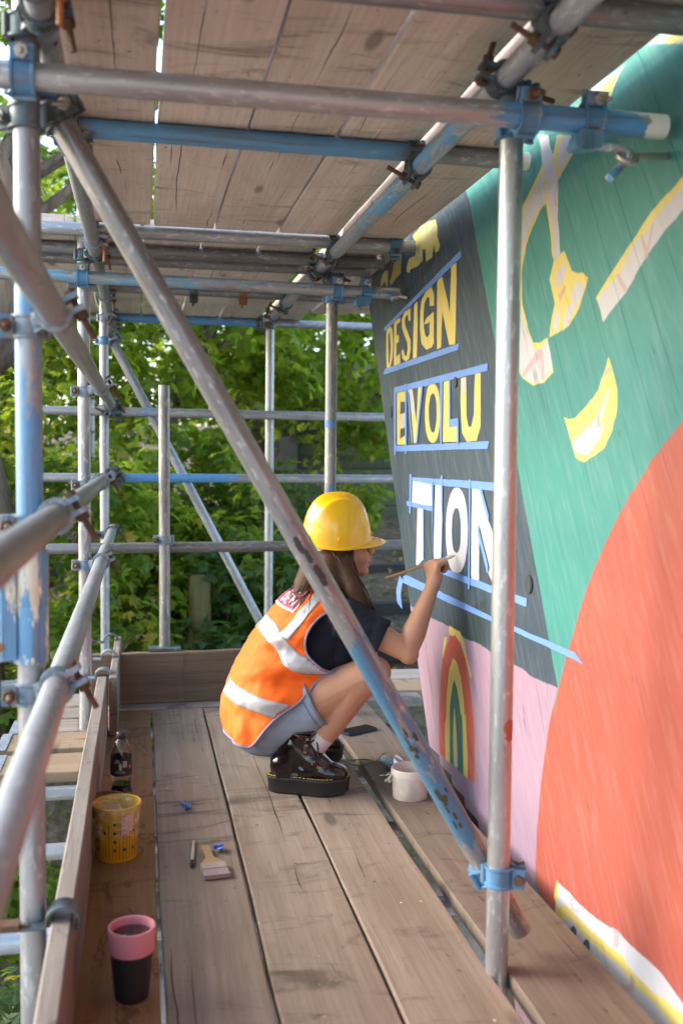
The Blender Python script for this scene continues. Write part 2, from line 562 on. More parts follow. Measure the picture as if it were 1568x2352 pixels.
def coupler(owner, p, da, q=None, db=None, mat=None, bolt=None, openA=None, openB=None):
    """Clamp round the tube through p (axis da) tied to the one round the tube through q (axis db)."""
    mat = mat or M_COUP; bolt = bolt or M_RUST
    p = Vector(p); da = Vector(da).normalized()
    n = (Vector(q)-p) if q is not None else Vector((0, 0, -1))
    ha = Vector(openA) if openA is not None else n.cross(da)
    A = inst('coupler', variant(_BAND, mat), at(p, frame_z(da, ha)), owner)
    inst('bolt', variant(_BOLT, bolt), WM[A.name].copy(), A)
    if q is not None:
        q = Vector(q); db = Vector(db).normalized()
        hb = Vector(openB) if openB is not None else n.cross(db)
        inst('band', variant(_BAND, mat), at(q, frame_z(db, hb)), A)
        inst('bolt', variant(_BOLT, bolt), at(q, frame_z(db, hb)), A)
        inst('saddle', variant(_BLOCK, mat), at((p+q)/2, frame_z(n, da)), A)
    return A


X_, Y_, Z_ = Vector((1, 0, 0)), Vector((0, 1, 0)), Vector((0, 0, 1))
G_LIGHT = galv('pale_galvanised', (.28, .28, .27), (.40, .40, .39), grime=.35)
G_MID = galv('grey_galvanised', (.20, .195, .19), (.31, .305, .295), grime=.55)
G_DARK = galv('dull_dark_galvanised', (.16, .15, .14), (.27, .26, .25), grime=.6, metal=.4)
G_BRIGHT = galv('bright_new_galvanised', (.42, .42, .40), (.55, .55, .53), grime=.18, rough=.34, metal=.75)
G_LAV = galv('smooth_pale_galvanised', (.27, .265, .265), (.37, .365, .37), grime=.3)

L1x, L1y = -.200, 1.93
R1x, R1y = .745, 1.965
L2x, L2y = -.213, 4.04
R2x, R2y = .775, 4.10
L3x, L3y = -.188, 5.56
R3x, R3y = .705, 5.56
ZL, ZT, ZR = 1.85, 1.896, 1.757          # ledgers, transoms, cross rails

sL1 = tube('near standard with worn blue paint in its middle, at the outer edge of the deck', (L1x, L1y, -1.95), (L1x, L1y, 3.2),
           galv('near_standard_paint', (.24, .235, .225), (.36, .355, .34), paint=BLUE, lo=2.70, hi=3.36, cover=.55, grime=.25), 'standards', 'standard')
sR1 = tube('bright new standard rising through the gap beside the inside board, in front of the mural', (R1x+.001, R1y, -1.95), (.738, R1y, 1.83), G_BRIGHT, 'standards', 'standard')
sL2 = tube('scratched grey standard at the second bay, clamped behind the toe board', (L2x, L2y, -1.95), (L2x, L2y, 3.2),
           galv('scratched_standard', (.22, .215, .215), (.46, .445, .42), grime=.45), 'standards', 'standard')
sR2 = tube('rust-streaked standard with a scrap of blue tape, just behind the yellow hard hat', (R2x, R2y, -1.9), (R2x, R2y, 1.8),
           galv('streaked_standard', (.20, .19, .18), (.36, .34, .31), paint=(.08, .22, .36), lo=2.35, hi=2.95, cover=.46, grime=.8), 'standards', 'standard')
sL3 = tube('pale standard at the far corner where the three guard rails end', (L3x, L3y, -1.7), (L3x, L3y, 3.0), G_LIGHT, 'standards', 'standard')
sR3 = tube('pale slim standard under the far end of the sloping upper ledger', (R3x, R3y, -1.7), (R3x, R3y, 1.84), G_LIGHT, 'standards', 'standard')
for lab, x, y, zt in (('thin far standard half hidden behind the second-bay standard', -.345, 7.5, 1.47), ('slimmer far standard beside the pale corner standard', -.285, 8.0, 1.2)):
    tube(lab, (x, y, -.9), (x, y, zt), G_MID, 'standards', 'standard')
sS = tube('short upright tube clipped to the back toe board', (0.1071, 4.4950, 0.2017), (0.1035, 4.4950, 1.3909),
          galv('short_upright_steel', (.19, .18, .17), (.36, .34, .31), grime=.8), 'standards', 'standard')

# sleeve coupler round the near standard
mb = MB(); mb.lathe([(.0255, 0), (.0315, 0), (.0325, .004), (.0325, .105), (.0313, .107), (.0325, .109), (.0325, .206), (.0315, .21), (.0255, .21)], 28)
mb.box((-.043, 0, .105), (.030, .012, .20)); mb.box((-.043, -.020, .105), (.026, .008, .19))
slv = galv('flaking_cream_and_blue_sleeve', (.62, .55, .38), (.74, .68, .52), paint=(.13, .34, .55), lo=.0, hi=.25, cover=.55, grime=.12, metal=.1, rough=.5)
me = mesh_data('sleeve_coupler', mb.v, mb.f, slv); fix_normals(me); auto_smooth(me, 35)
_sc = inst('sleeve_coupler', me, at((L1x, L1y, (-0.2018, 1.9300, 0.7052)[2]), Matrix.Rotation(.25, 4, 'Z')), sL1)
for z in (.035, .165):
    mb = MB(); mb.tube([(L1x-.052, L1y-.04, _sc.matrix_basis.translation.z+z), (L1x-.052, L1y+.03, _sc.matrix_basis.translation.z+z)], .009, 6)
    mb.build('bolt', M_BRASS, _sc)

# cross rails (along X) below the upper ledgers
tF = tube('heavy near cross rail with blue paint at its right end, butting the mural', (-.95, 1.880, ZR), (1.028, 1.880, ZR+.001),
          galv('near_rail_paint', (.34, .33, .315), (.46, .45, .43), paint=(.10, .33, .66), lo=1.62, hi=1.93, cover=.64, grime=.4, white_end=1.955), 'cross rails', 'cross_rail')
tB = tube('blue painted transom under the pale upper boards', (-.245, 2.60, ZT), (1.030, 2.615, ZT),
          galv('blue_transom_paint', (.22, .21, .20), (.34, .33, .31), paint=(.10, .30, .52), lo=.12, hi=.92, cover=.70, grime=.5, white_end=1.235), 'transoms', 'transom')
tA = tube('grey transom above the near cross rail, under the nearest upper boards', (-.5, 1.735, ZT), (1.040, 1.725, ZT), G_MID, 'transoms', 'transom')
tA0 = tube('near transom under the upper boards just behind the viewpoint', (-.5, .45, ZT), (1.03, .45, ZT), G_MID, 'transoms', 'transom')
tC = tube('grey transom at the far end of the first upper boards, clipped at the mural end', (-.62, 3.775, ZT), (1.036, 3.775, ZT),
          galv('board_end_transom', (.27, .27, .26), (.40, .42, .41), paint=(.22, .36, .42), lo=.2, hi=1.2, cover=.40, grime=.5), 'transoms', 'transom')
tD = tube('dark weathered transom doubled behind the board ends', (-.62, 4.13, ZT), (1.000, 4.13, ZT), G_DARK, 'transoms', 'transom')
tD2 = tube('darkest transom, tucked behind the doubled one', (-.62, 4.33, ZT), (.985, 4.33, ZT), G_DARK, 'transoms', 'transom')
tE = tube('faded blue cross rail at the second bay with a wall tie at its end', (-.62, 3.985, ZR+.008), (1.030, 3.985, ZR-.008),
          galv('faded_blue_rail', (.24, .25, .24), (.36, .37, .35), paint=(.16, .38, .55), lo=-.1, hi=1.05, cover=.50, grime=.5), 'cross rails', 'cross_rail')
tG = tube('thin grey transom carrying two hanging bolts under the far upper boards', (-.34, 5.05, ZT), (1.4, 5.12, ZT), G_DARK, 'transoms', 'transom')
tH = tube('blue banded transom under the far edge of the upper boards', (-.30, 6.20, ZT), (1.7, 6.20, ZT),
          galv('far_blue_transom', (.26, .27, .28), (.38, .39, .40), paint=(.10, .31, .60), lo=.1, hi=1.05, cover=.60, grime=.3), 'transoms', 'transom')

# ledgers (along Y)
tLL = tube('left upper ledger running back over the deck edge', (-.165, -1.0, ZL), (-.165, 6.35, ZL), G_LAV, 'ledgers', 'ledger')
tRL = tube('right upper ledger sloping away through the picture, blue in its middle stretch', (.712, -1.0, ZL), (.722, 6.05, ZL),
           galv('right_ledger_paint', (.38, .38, .40), (.50, .50, .53), paint=(.16, .38, .62), lo=3.2, hi=4.3, cover=.52, grime=.18), 'ledgers', 'ledger')

# guard rails on the outer side
XR = -.150
tG1 = tube('top guard rail coming down from the left edge of the view', (XR, -.6, 1.345), (XR, 5.62, 1.345), G_LAV, 'guard rails', 'guard_rail')
tG2 = tube('middle guard rail just below eye level', (XR, -.6, .983), (XR, 5.62, .975), G_MID, 'guard rails', 'guard_rail')
tG3 = tube('lowest guard rail, above the plank-on-edge toe board', (XR, -.6, .668), (XR, 5.75, .668), G_LAV, 'guard rails', 'guard_rail')
# far rails (along X)
FY = 5.50
tX1 = tube('upper far rail across the leafy background', (-.60, FY, 1.312), (1.75, FY, 1.302),
           galv('far_rail_a', (.30, .29, .28), (.44, .43, .41), paint=(.16, .36, .58), lo=.0, hi=.7, cover=.40, grime=.4), 'far rails', 'guard_rail')
tX2 = tube('middle far rail with a long bright blue stretch', (-.60, FY, .957), (1.75, FY, .957),
           galv('far_rail_b', (.30, .30, .29), (.40, .39, .36), paint=(.10, .32, .62), lo=.42, hi=1.1, cover=.62, grime=.4), 'far rails', 'guard_rail')
zS = (0.1103, 4.5450, 0.6733)[2]
tX3 = tube('low far rail clamped to the short upright behind the toe board', (-0.4017, 4.5450, 0.6680), (1.2101, 4.5450, 0.6743), G_DARK, 'far rails', 'guard_rail')
# braces
bMain = tube('long diagonal brace crossing in front of the crouching painter, blue and scuffed low down', (-.19, 2.015, 1.80), (0.8154, 2.0150, 0.0581),
             galv('brace_paint', (.20, .19, .18), (.34, .32, .30), paint=(.065, .19, .31), lo=1.24, hi=1.76, cover=.58, grime=.85), 'braces', 'brace')
bFar = tube('thin far diagonal brace in the end bay', (-.175, 5.61, 1.75), (.755, 5.61, -.03),
            galv('far_brace_steel', (.24, .24, .24), (.38, .38, .38), paint=(.14, .34, .5), lo=1.65, hi=2.1, cover=.4, grime=.4), 'braces', 'brace')

# smears and scuffs stuck on the tubes
def smear(owner, p0, d, off, ln, a0, a1, mat, name, seed):
    """A ragged film on a tube that starts at p0 along d: off metres up it, ln long, between angles a0 and a1."""
    rr = random.Random(seed); F = frame_z(d); nu, nv = 10, 12; vs, fs = [], []
    lo = [rr.uniform(0, .22) for _ in range(nv+1)]; hi = [rr.uniform(.78, 1) for _ in range(nv+1)]
    for j in range(nv+1):
        q = j/nv; e = math.sin(math.pi*min(1, max(0, q)))**.5
        for i in range(nu+1):
            k = lo[j]+(hi[j]-lo[j])*i/nu; k = .5+(k-.5)*(.35+.65*e)
            a = math.radians(a0+(a1-a0)*k)
            vs.append(Vector(p0)+(F.to_3x3() @ Vector(((TR+.0006)*math.cos(a), (TR+.0006)*math.sin(a), off+ln*q))))
    for j in range(nv):
        for i in range(nu): fs.append((j*(nu+1)+i, j*(nu+1)+i+1, (j+1)*(nu+1)+i+1, (j+1)*(nu+1)+i))
    return mobj(name, vs, fs, mat, owner, True)


M_TAR = plain('dark_tar_smear', (.035, .032, .034), .55, var=.5, scale=90, bump=.5)
M_CRUST = plain('black_and_ochre_crust', (.055, .048, .030), .8, var=.8, scale=70, bump=.8)
M_CORALDAB = plain('coral_paint_dab', (.42, .10, .06), .5, var=.1)
_b0, _b1 = Vector((-.19, 2.015, 1.80)), Vector((0.8154, 2.0150, 0.0581)); _bd = (_b1-_b0); _BL = _bd.length; _bd.normalize()
_F3 = frame_z(_bd).to_3x3()
_view = _F3.inverted() @ (Vector((0, 0, 1.1))-(_b0+_bd*1.2)); _va = math.degrees(math.atan2(_view.y, _view.x))
_rs = random.Random(12)
_sm = [(.497, .040, 10, 22, M_TAR), (.512, .035, -2, 16, M_TAR), (.532, .050, -8, 24, M_TAR)]
for q0, n_, sp_ in ((.742, 6, .010), (.815, 9, .014)):
    _sm += [(q0+_rs.gauss(0, sp_), _rs.uniform(.010, .032), _rs.gauss(6, 22), _rs.uniform(6, 17), M_CRUST) for _ in range(n_)]
for k, (q, ln, da, w, m) in enumerate(_sm):
    smear(bMain, _b0, _bd, q*_BL, ln, _va+da-w, _va+da+w, m, 'smear' if m is M_TAR else 'crust', 60+k)
_va = math.degrees(math.atan2(-1.965, -.745))-(math.degrees(math.atan2((frame_z(Z_).to_3x3() @ X_).y, (frame_z(Z_).to_3x3() @ X_).x)))
smear(sR1, (R1x-.0025, R1y, 0), Z_, .505, .045, _va+6, _va+78, M_CORALDAB, 'paint_dab', 71)

# tubes under the decks and outside the toe board
uA = tube('pale blue tube poking out left of the near standard, below the deck', (-0.3224, 2.0200, 0.1293), (-.20, 2.02, .128), galv('low_blue_tube', (.36, .40, .42), (.46, .50, .52), paint=(.28, .48, .58), cover=.5, grime=.2), 'tubes below the deck')
uB = tube('white-lit tube under the deck seen beyond the toe board', (-.75, 3.02, -.09), (.95, 3.02, -.09), G_LIGHT, 'tubes below the deck')
uC = tube('pale tube end under the near edge of the side platform', (-.345, 3.47, -.065), (1.0, 3.47, -.065), G_LIGHT, 'tubes below the deck')
uD = tube('pale transom under the middle of the side platform', (-1.0, 3.80, -.065), (-.22, 3.80, -.065), G_LIGHT, 'tubes below the deck')
uE = tube('pale transom end at the outer corner of the side platform', (-.52, 3.515, -.075), (-1.1, 3.515, -.075), G_LIGHT, 'tubes below the deck')
for i, (lab, y) in enumerate((('deck transom at the cup end of the boards', 1.75), ('deck transom beneath the bucket and bottle', 2.42), ('deck transom at the far ends of the boards', 4.18), ('deck transom under the near end of the boards', .9))):
    tube(lab, (-.30, y, -.065), (.965, y, -.065), galv('under_deck_tube_%d' % i, (.34, .36, .37), (.48, .50, .51), paint=(.2, .42, .58), cover=.42), 'tubes below the deck')
uL = tube('left ledger under the deck boards', (-.16, -.5, -.12), (-.16, 5.6, -.12), G_MID, 'tubes below the deck')
uR = tube('right ledger under the deck boards', (.70, -.5, -.115), (.70, 5.6, -.115), G_MID, 'tubes below the deck')

# ---- couplers
c = coupler
# near left node
c(tF, (L1x, 1.880, ZR), X_, (L1x, L1y, ZR+.004), Z_, M_COUPB, M_ZINC, openA=(0, -.35, 1), openB=(1, 0, 0))
c(tLL, (-.165, 1.83, ZL), Y_, (L1x, L1y-.02, ZL), Z_, M_COUPD, M_RUST, openA=(1, 0, .2))
c(tA, (-.165, 1.735, ZT), X_, (-.165, 1.70, ZL), Y_, M_COUPD, M_BRASS)
c(bMain, (-.155, 2.015, 1.735), (Vector((0.8154, 2.0150, 0.0581))-Vector((-.19, 2.015, 1.80))), (L1x, L1y, 1.70), Z_, M_COUPD, M_ZINC)
# near right node
c(tF, (R1x-.008, 1.880, ZR), X_, (R1x-.008, R1y, ZR), Z_, M_COUPB, M_RUST, openA=(0, -.3, 1), openB=(.8, .5, 0))
c(tRL, (.713, 1.95, ZL), Y_, (.742, 1.965, ZL-.03), Z_, M_COUPD, M_RUST, openA=(-1, 0, .3))
c(tA, (.713, 1.728, ZT), X_, (.713, 1.69, ZL), Y_, M_COUPD, M_RUST, openA=(0, -1, -.4), openB=(-.5, 0, -1))
c(tB, (.713, 2.61, ZT), X_, (.714, 2.58, ZL), Y_, M_COUPD, M_RUST, openA=(0, -1, -.4), openB=(-.5, 0, -1))
c(tB, (-.165, 2.602, ZT), X_, (-.165, 2.57, ZL), Y_, M_COUPD, M_BRASS)
zb = (0.7330, 1.9650, 0.2123)[2]
c(bMain, (0.7325, 2.0150, 0.2008), (Vector((0.8154, 2.0150, 0.0581))-Vector((-.19, 2.015, 1.80))), (R1x, R1y, zb), Z_, M_COUPB, M_COUPD.copy() if False else M_RUST, openB=(.9, -.45, 0))
# second-bay nodes
c(tE, (L2x, 3.985, ZR+.004), X_, (L2x, L2y, ZR), Z_, M_COUPB, M_ZINC, openA=(0, -.3, 1), openB=(-1, 0, 0))
c(tE, (R2x, 3.985, ZR-.005), X_, (R2x, R2y, ZR-.02), Z_, M_COUPB, M_ZINC, openA=(0, -.3, 1), openB=(1, 0, 0))
c(tLL, (-.165, 3.95, ZL), Y_, (L2x, L2y-.02, ZL), Z_, M_COUPD, M_RUST, openA=(1, 0, .2))
c(tC, (-.165, 3.775, ZT), X_, (-.165, 3.74, ZL), Y_, M_COUP, M_BRASS)
c(tRL, (.718, 4.05, ZL), Y_, (.772, R2y, ZL-.035), Z_, M_COUPD, M_RUST, openA=(-1, 0, .2))
c(tC, (.717, 3.775, ZT), X_, (.717, 3.74, ZL), Y_, M_COUPD, M_RUST, openA=(0, -1, -.4), openB=(-.4, 0, -1))
c(tD, (.718, 4.13, ZT), X_, (.718, 4.16, ZL), Y_, M_COUPD, M_RUST)
c(tC, (.955, 3.775, ZT), X_, mat=M_COUPB, bolt=M_RUST, openA=(0, -.5, -1))
c(tG, (-.165, 5.06, ZT), X_, (-.165, 5.02, ZL), Y_, M_COUP, M_RUST)
c(tG, (.72, 5.09, ZT), X_, (.72, 5.05, ZL), Y_, M_COUPD, M_RUST, openA=(0, -1, -.4), openB=(-.4, 0, -1))
c(tG, (.262, 5.08, ZT), X_, mat=M_COUPD, bolt=M_RUST, openA=(0, -.3, -1))
c(tG, (.508, 5.09, ZT), X_, mat=M_BRASS, bolt=M_BRASS, openA=(0, -.3, -1))
c(tH, (-.165, 6.20, ZT), X_, (-.165, 6.15, ZL), Y_, M_COUP, M_RUST)
c(tH, (.722, 6.20, ZT), X_, (.722, 6.0, ZL), Y_, M_COUPD, M_RUST)
c(sR3, (R3x, R3y, ZL-.05), Z_, (.722, R3y-.03, ZL), Y_, M_COUPD, M_RUST)
c(tLL, (-.165, 5.50, ZL), Y_, (L3x, L3y, ZL-.04), Z_, M_COUP, M_RUST)
c(bFar, (-.15, 5.61, 1.70), (.93, 0, -1.78), (L3x, L3y, 1.69), Z_, M_COUPB, M_ZINC)
# guard rail nodes
for rail, z, m in ((tG1, 1.345, M_COUP), (tG2, .981, M_COUP), (tG3, .668, M_COUP)):
    c(rail, (XR, 1.885, z), Y_, (L1x, L1y, z-.02), Z_, m, M_RUST, openA=(1, 0, .55), openB=(-1, -.15, 0))
    c(rail, (XR, 4.00, z), Y_, (L2x+.003, L2y, z-.015), Z_, m, M_RUST, openA=(1, 0, .55), openB=(-1, -.15, 0))
    c(rail, (XR, 5.46, z), Y_, (L3x, L3y, z-.02), Z_, M_COUPD, M_RUST, openA=(1, 0, .55), openB=(-1, 0, 0))
for rail, z in ((tX1, 1.31), (tX2, .957)):
    c(rail, (-.115, FY, z), X_, (XR, FY-.03, z+.02), Y_, M_COUPD, M_RUST, openA=(0, -.2, -1))
c(tX3, (0.1084, 4.5450, 0.6714), X_, (0.1072, 4.4950, 0.7090), Z_, M_COUP, M_RUST, openA=(0, -.5, -1))
c(sS, (0.1071, 4.4950, 0.2135), Z_, mat=M_COUPD, bolt=M_COUPD, openA=(0, -1, 0))

# board clip that hugs the top of the toe board under the short upright
mb = MB(); _q = Vector((0.1053, 4.4200, 0.2070))
mb.prism([(-.07, .030), (-.055, -.022), (-.02, -.040), (.02, -.040), (.055, -.022), (.07, .030)], X_, Z_, Y_, _q, .02)
mb.box(_q+Vector((0, .038, .024)), (.14, .085, .010))
mb.build('board_clip', M_COUPD, sS)

# ---- wall ties: hooked bar through an eye bolt in the wall
def wall_tie(label, P, bodyz, pts, eye, anchor, m):
    t = empty('wall_tie', P, label, 'wall tie', 'wall ties')
    A = inst('coupler', variant(_BAND, M_COUPB), at(P, frame_z(X_, (0, -.4, 1))), t)
    inst('bolt', variant(_BOLT, M_ZINC), WM[A.name].copy(), A)
    mb = MB(); mb.prism([(-.030, -.026), (.020, -.026), (.024, -.040), (.012, -.060), (-.030, -.066), (-.044, -.056), (-.042, -.040)], X_, Z_, Y_, Vector(P)+Vector((0, -.024, 0)), .030); mb.tube([Vector(P)+Vector((-.036, -.030, -.056)), Vector(P)+Vector((-.036, .012, -.056))], .009, 8)
    mb.build('tie_bracket', M_COUPB, t)
    mb = MB(); mb.tube(pts, .0085, 12)
    o = mb.build('hooked_bar', m, t); auto_smooth(o)
    e, a = Vector(eye), Vector(anchor)
    d = (a-e).normalized(); s = Vector((0, 0, 1)); mb = MB()
    side = d.cross(Vector((0, -.75, .65))).normalized(); up = side.cross(d)
    k = 20; R = .020
    ring = [e+(d*math.cos(2*math.pi*i/k)+side*math.sin(2*math.pi*i/k))*R for i in range(k+1)]
    mb.tube(ring, .0065, 8, False); mb.tube([e+d*R, a], .0075, 10)
    o = mb.build('eye_bolt', M_ZINC, t); auto_smooth(o)
    return t


T_BAR = galv('scraped_blue_bar', (.40, .40, .40), (.55, .55, .54), paint=(.10, .32, .62), lo=-1, hi=1, cover=.5, grime=.2)
wall_tie('blue clamp and hooked bar in an eye bolt, at the near cross rail end', (0.8705, 1.8800, 1.7611), 0,
         [(0.8301, 1.8650, 1.7076), (0.8868, 1.8650, 1.7057), (0.9284, 1.8650, 1.7060), (0.9440, 1.8680, 1.6995), (0.9418, 1.8700, 1.6813), (0.8929, 1.8400, 1.6391)],
         (0.9434, 1.8700, 1.6916), (1.0460, 1.8997, 1.7086), T_BAR)
wall_tie('smaller blue clamp and eye bolt where the second-bay cross rail meets the dark lettered panel', (0.8888, 3.9850, 1.7551), 0,
         [(0.8811, 3.9500, 1.7390), (0.9384, 3.9500, 1.7362), (0.9845, 3.9550, 1.7406), (0.9975, 3.9550, 1.7168)],
         (1.0080, 3.9550, 1.7363), (1.0460, 3.9003, 1.7210), T_BAR)

# scrap of tape on the standard behind the hard hat
mb = MB(); k = 9
vs, fs = [], []
zt = (0.7545, 4.1000, 1.2064)[2]
for i in range(k):
    a = math.radians(180+i*150/(k-1)-10)
    for z in (0, .030-(.010 if i > 5 else 0)): vs.append((R2x+.0249*math.cos(a), R2y+.0249*math.sin(a), zt+z))
fs = [(2*i, 2*i+2, 2*i+3, 2*i+1) for i in range(k-1)]
M_TAPE = plain('blue_masking_tape', (.12, .245, .56), .62, var=.10, scale=60, bump=.15)
tag(mobj('tape_scrap', vs, fs, M_TAPE), 'torn scrap of blue tape stuck on the standard above the hard hat', 'tape', 'blue masking tape')

# ------------------------------------------------------------------ boards
def plank_mesh(L, w, t, seed, wav=.0016, hooks=None, n=26):
    rr = np.random.default_rng(seed)
    xs = np.linspace(-L/2, L/2, n)
    ph = rr.uniform(0, 6.28, 8)
    cup = rr.uniform(-.0016, .0016)
    vs, fs = [], []
    b = .0035
    for i, x in enumerate(xs):
        e0 = wav*(math.sin(x*3.1+ph[0])+.6*math.sin(x*9.7+ph[1])+.45*math.sin(x*31+ph[6])) + rr.normal(0, .0004)
        e1 = wav*(math.sin(x*2.7+ph[2])+.6*math.sin(x*8.3+ph[3])+.45*math.sin(x*27+ph[7])) + rr.normal(0, .0004)
        dz = .0012*math.sin(x*1.9+ph[4])+.0007*math.sin(x*6.1+ph[5])
        y0, y1 = -w/2+e0, w/2+e1
        for y, z in ((y0, -t+b), (y0+b, -t), (y1-b, -t), (y1, -t+b), (y1, -b), (y1-b, 0), ((y0+y1)/2, cup), (y0+b, 0), (y0, -b)):
            vs.append((x, y, z+dz))
    m = 9
    for i in range(n-1):
        for k in range(m): fs.append((i*m+k, i*m+(k+1) % m, (i+1)*m+(k+1) % m, (i+1)*m+k))
    fs.append(tuple(range(m))[::-1]); fs.append(tuple((n-1)*m+k for k in range(m)))
    me = mesh_data('plank', vs, fs, None); fix_normals(me)
    return me


_pk = [0]


def plank(parent, c, direction, L, w, mat, t=.038, up=(0, 0, 1), name='plank', band=None):
    """A board whose top face passes through c; local X runs along direction."""
    _pk[0] += 1
    me = plank_mesh(L, w, t, 100+_pk[0]); me.materials.append(mat)
    x = Vector(direction).normalized(); z = Vector(up); z = (z-x*z.dot(x)).normalized(); y = z.cross(x)
    m = Matrix(((x.x, y.x, z.x, c[0]), (x.y, y.y, z.y, c[1]), (x.z, y.z, z.z, c[2]), (0, 0, 0, 1)))
    o = inst(name, me, m, parent)
    if band:
        for s in (-1, 1):
            if s in band:
                mb = MB()
                for zz in (.0012, -t-.0012): mb.box((s*(L/2-.017), 0, zz), (.034, w+.004, .0018))
                mb.box((s*(L/2+.0012), 0, -t/2), (.0018, w+.004, t+.002))
                e = mesh_data('end_band', mb.v, mb.f, M_ENDBAND)
                inst('end_band', e, m.copy(), o)
    return o


M_ENDBAND = galv('thin_steel_band', (.30, .36, .40), (.45, .5, .54), paint=(.15, .35, .5), cover=.4, grime=.4)
deck = empty('deck', (0.4, 2.2, 0), 'scaffold deck of worn timber boards', None, None, 'structure')
DK = [(-.178, .0395, M_DECK_WET), (.0475, .2615, M_DECK), (.270, .4985, M_DECK), (.5065, .7285, M_DECK)]
for x0, x1, m in DK:
    j = random.uniform(-.006, .006)
    plank(deck, ((x0+x1)/2, 1.70+j, random.uniform(-.0015, .0015)), (0, 1, 0), 5.18, x1-x0, m)
plank(deck, ((.7645+.9775)/2, 1.85, .002), (0, 1, 0), 4.9, .213, M_DECK)
plank(deck, (1.085, 3.45, -.135), (0, 1, 0), 1.9, .225, M_DECK)
# boards laid across the far end
plank(deck, (.40, 4.372, .001), (1, 0, 0), 1.7, .115, M_GREYB)
plank(deck, (.95, 4.56, .004), (1, -.03, 0), 1.2, .222, M_FRESH, name='plank')
plank(deck, (1.05, 4.80, .004), (1, -.03, 0), 1.2, .222, M_GREYB, name='plank')
side = empty('side_platform', (-.6, 4.0, 0), 'side platform of short boards outside the toe board', None, None, 'structure')
for yc, w, z, xl, m, t in ((3.605, .225, .0, -.505, M_FRESH, .038), (3.855, .215, .010, -.515, M_FRESH, .038), (4.098, .19, .0, -.50, M_GREYB, .036), (4.308, .205, .002, -.49, M_GREYB, .036), (4.53, .215, .0, -.485, M_GREYB, .036)):
    xr = -.205
    plank(side, ((xl+xr)/2, yc, z), (1, 0, 0), xr-xl, w, m, t, band=(-1,))

upper = empty('upper_deck', (0.4, 2.2, 1.92), 'underside of the upper lift of pale boards', None, None, 'structure')
UP = [(-.185, .0375), (.0475, .2665), (.2735, .4985), (.5075, .726)]
ang = 0.0
for x0, x1 in UP:
    plank(upper, ((x0+x1)/2, 1.55, 1.92), (0, 1, 0), 4.42+random.uniform(-.012, .012), x1-x0, M_CEIL, up=(0, 0, -1))
plank(upper, ((.748+.993)/2, 1.70, 1.92), (0, 1, 0), 4.74, .245, M_CEIL, up=(0, 0, -1))
for x0, x1 in ((-.46, -.252), (-.235, -.008), (.004, .228), (.238, .459), (.469, .695), (.742, .965)):
    plank(upper, ((x0+x1)/2+.01, 5.05, 1.925), (0, 1, 0), 2.42+random.uniform(-.03, .03), x1-x0, M_CEIL, up=(0, 0, -1))
plank(upper, (1.10, 4.95, 1.925), (0, 1, 0), 1.9, .215, M_CEIL, up=(0, 0, -1))
plank(upper, (1.33, 5.05, 1.925), (0, 1, 0), 1.6, .215, M_CEIL, up=(0, 0, -1))
plank(upper, (-.345, 1.2, 1.955), (0, 1, 0), 1.2, .2, M_CEIL, up=(0, 0, -1))

# toe boards stand on edge
def toe(label, c, d, L, mat, h=.222, t=.038, group='toe boards'):
    o = plank(None, c, d, L, h, mat, t, up=Vector((0, 0, 1)).cross(Vector(d)), name='toe_board')
    return tag(o, label, 'toe board', group)


tb1 = toe('long grey toe board on edge along the outer side of the deck', (-.164, 1.45, .1135), (0, 1, 0), 5.1, M_TOE)
tb2 = toe('short toe board lapped at the far outer corner of the deck', (-.118, 4.33, .120), (0, 1, 0), .86, M_TOE, h=.225, t=.030)
tb3 = toe('brown toe board on edge across the far end of the deck', (.42, 4.435, .113), (1, .012, 0), 1.25, M_BACKTOE, h=.222)
WM_ = None


def toe_clip(x, y, top, label, m):
    """Spring clip: a band bent over the top of the toe board, bolted to a standard."""
    mb = MB(); w = .045
    prof = []
    for a in range(200, -41, -12):
        prof.append((.030*math.cos(math.radians(a)), .030*math.sin(math.radians(a))*.9))
    prof = [(-.085, -.012)]+[(p[0]+.002, p[1]-.002) for p in prof]
    vs, fs = [], []
    for i, (u, v) in enumerate(prof):
        q0 = Vector(prof[max(i-1, 0)]); q1 = Vector(prof[min(i+1, len(prof)-1)])
        t = (q1-q0).normalized(); nn = Vector((-t.y, t.x))*.0022
        for s in (1, -1):
            for yy in (-w/2, w/2):
                vs.append((x+u+nn.x*s, y+yy, top+v+nn.y*s))
    for i in range(len(prof)-1):
        a, b = i*4, (i+1)*4
        fs += [(a, a+1, b+1, b), (a+2, b+2, b+3, a+3), (a, b, b+2, a+2), (a+1, a+3, b+3, b+1)]
    fs += [(0, 2, 3, 1), (len(vs)-4, len(vs)-3, len(vs)-1, len(vs)-2)]
    o = mobj('toe_board_clip', vs, fs, m, smooth=False); auto_smooth(o, 40)
    tag(o, label, 'clip', 'toe board clips')
    b = MB(); b.tube([(x-.16, y-.01, top-.012), (x-.06, y-.01, top-.012)], .007, 8); b.tube([(x-.128, y-.01, top-.012), (x-.114, y-.01, top-.012)], .014, 6)
    b.box((x-.095, y-.012, top-.005), (.04, .03, .012))
    b.build('bolt', M_RUST, o)
    return o


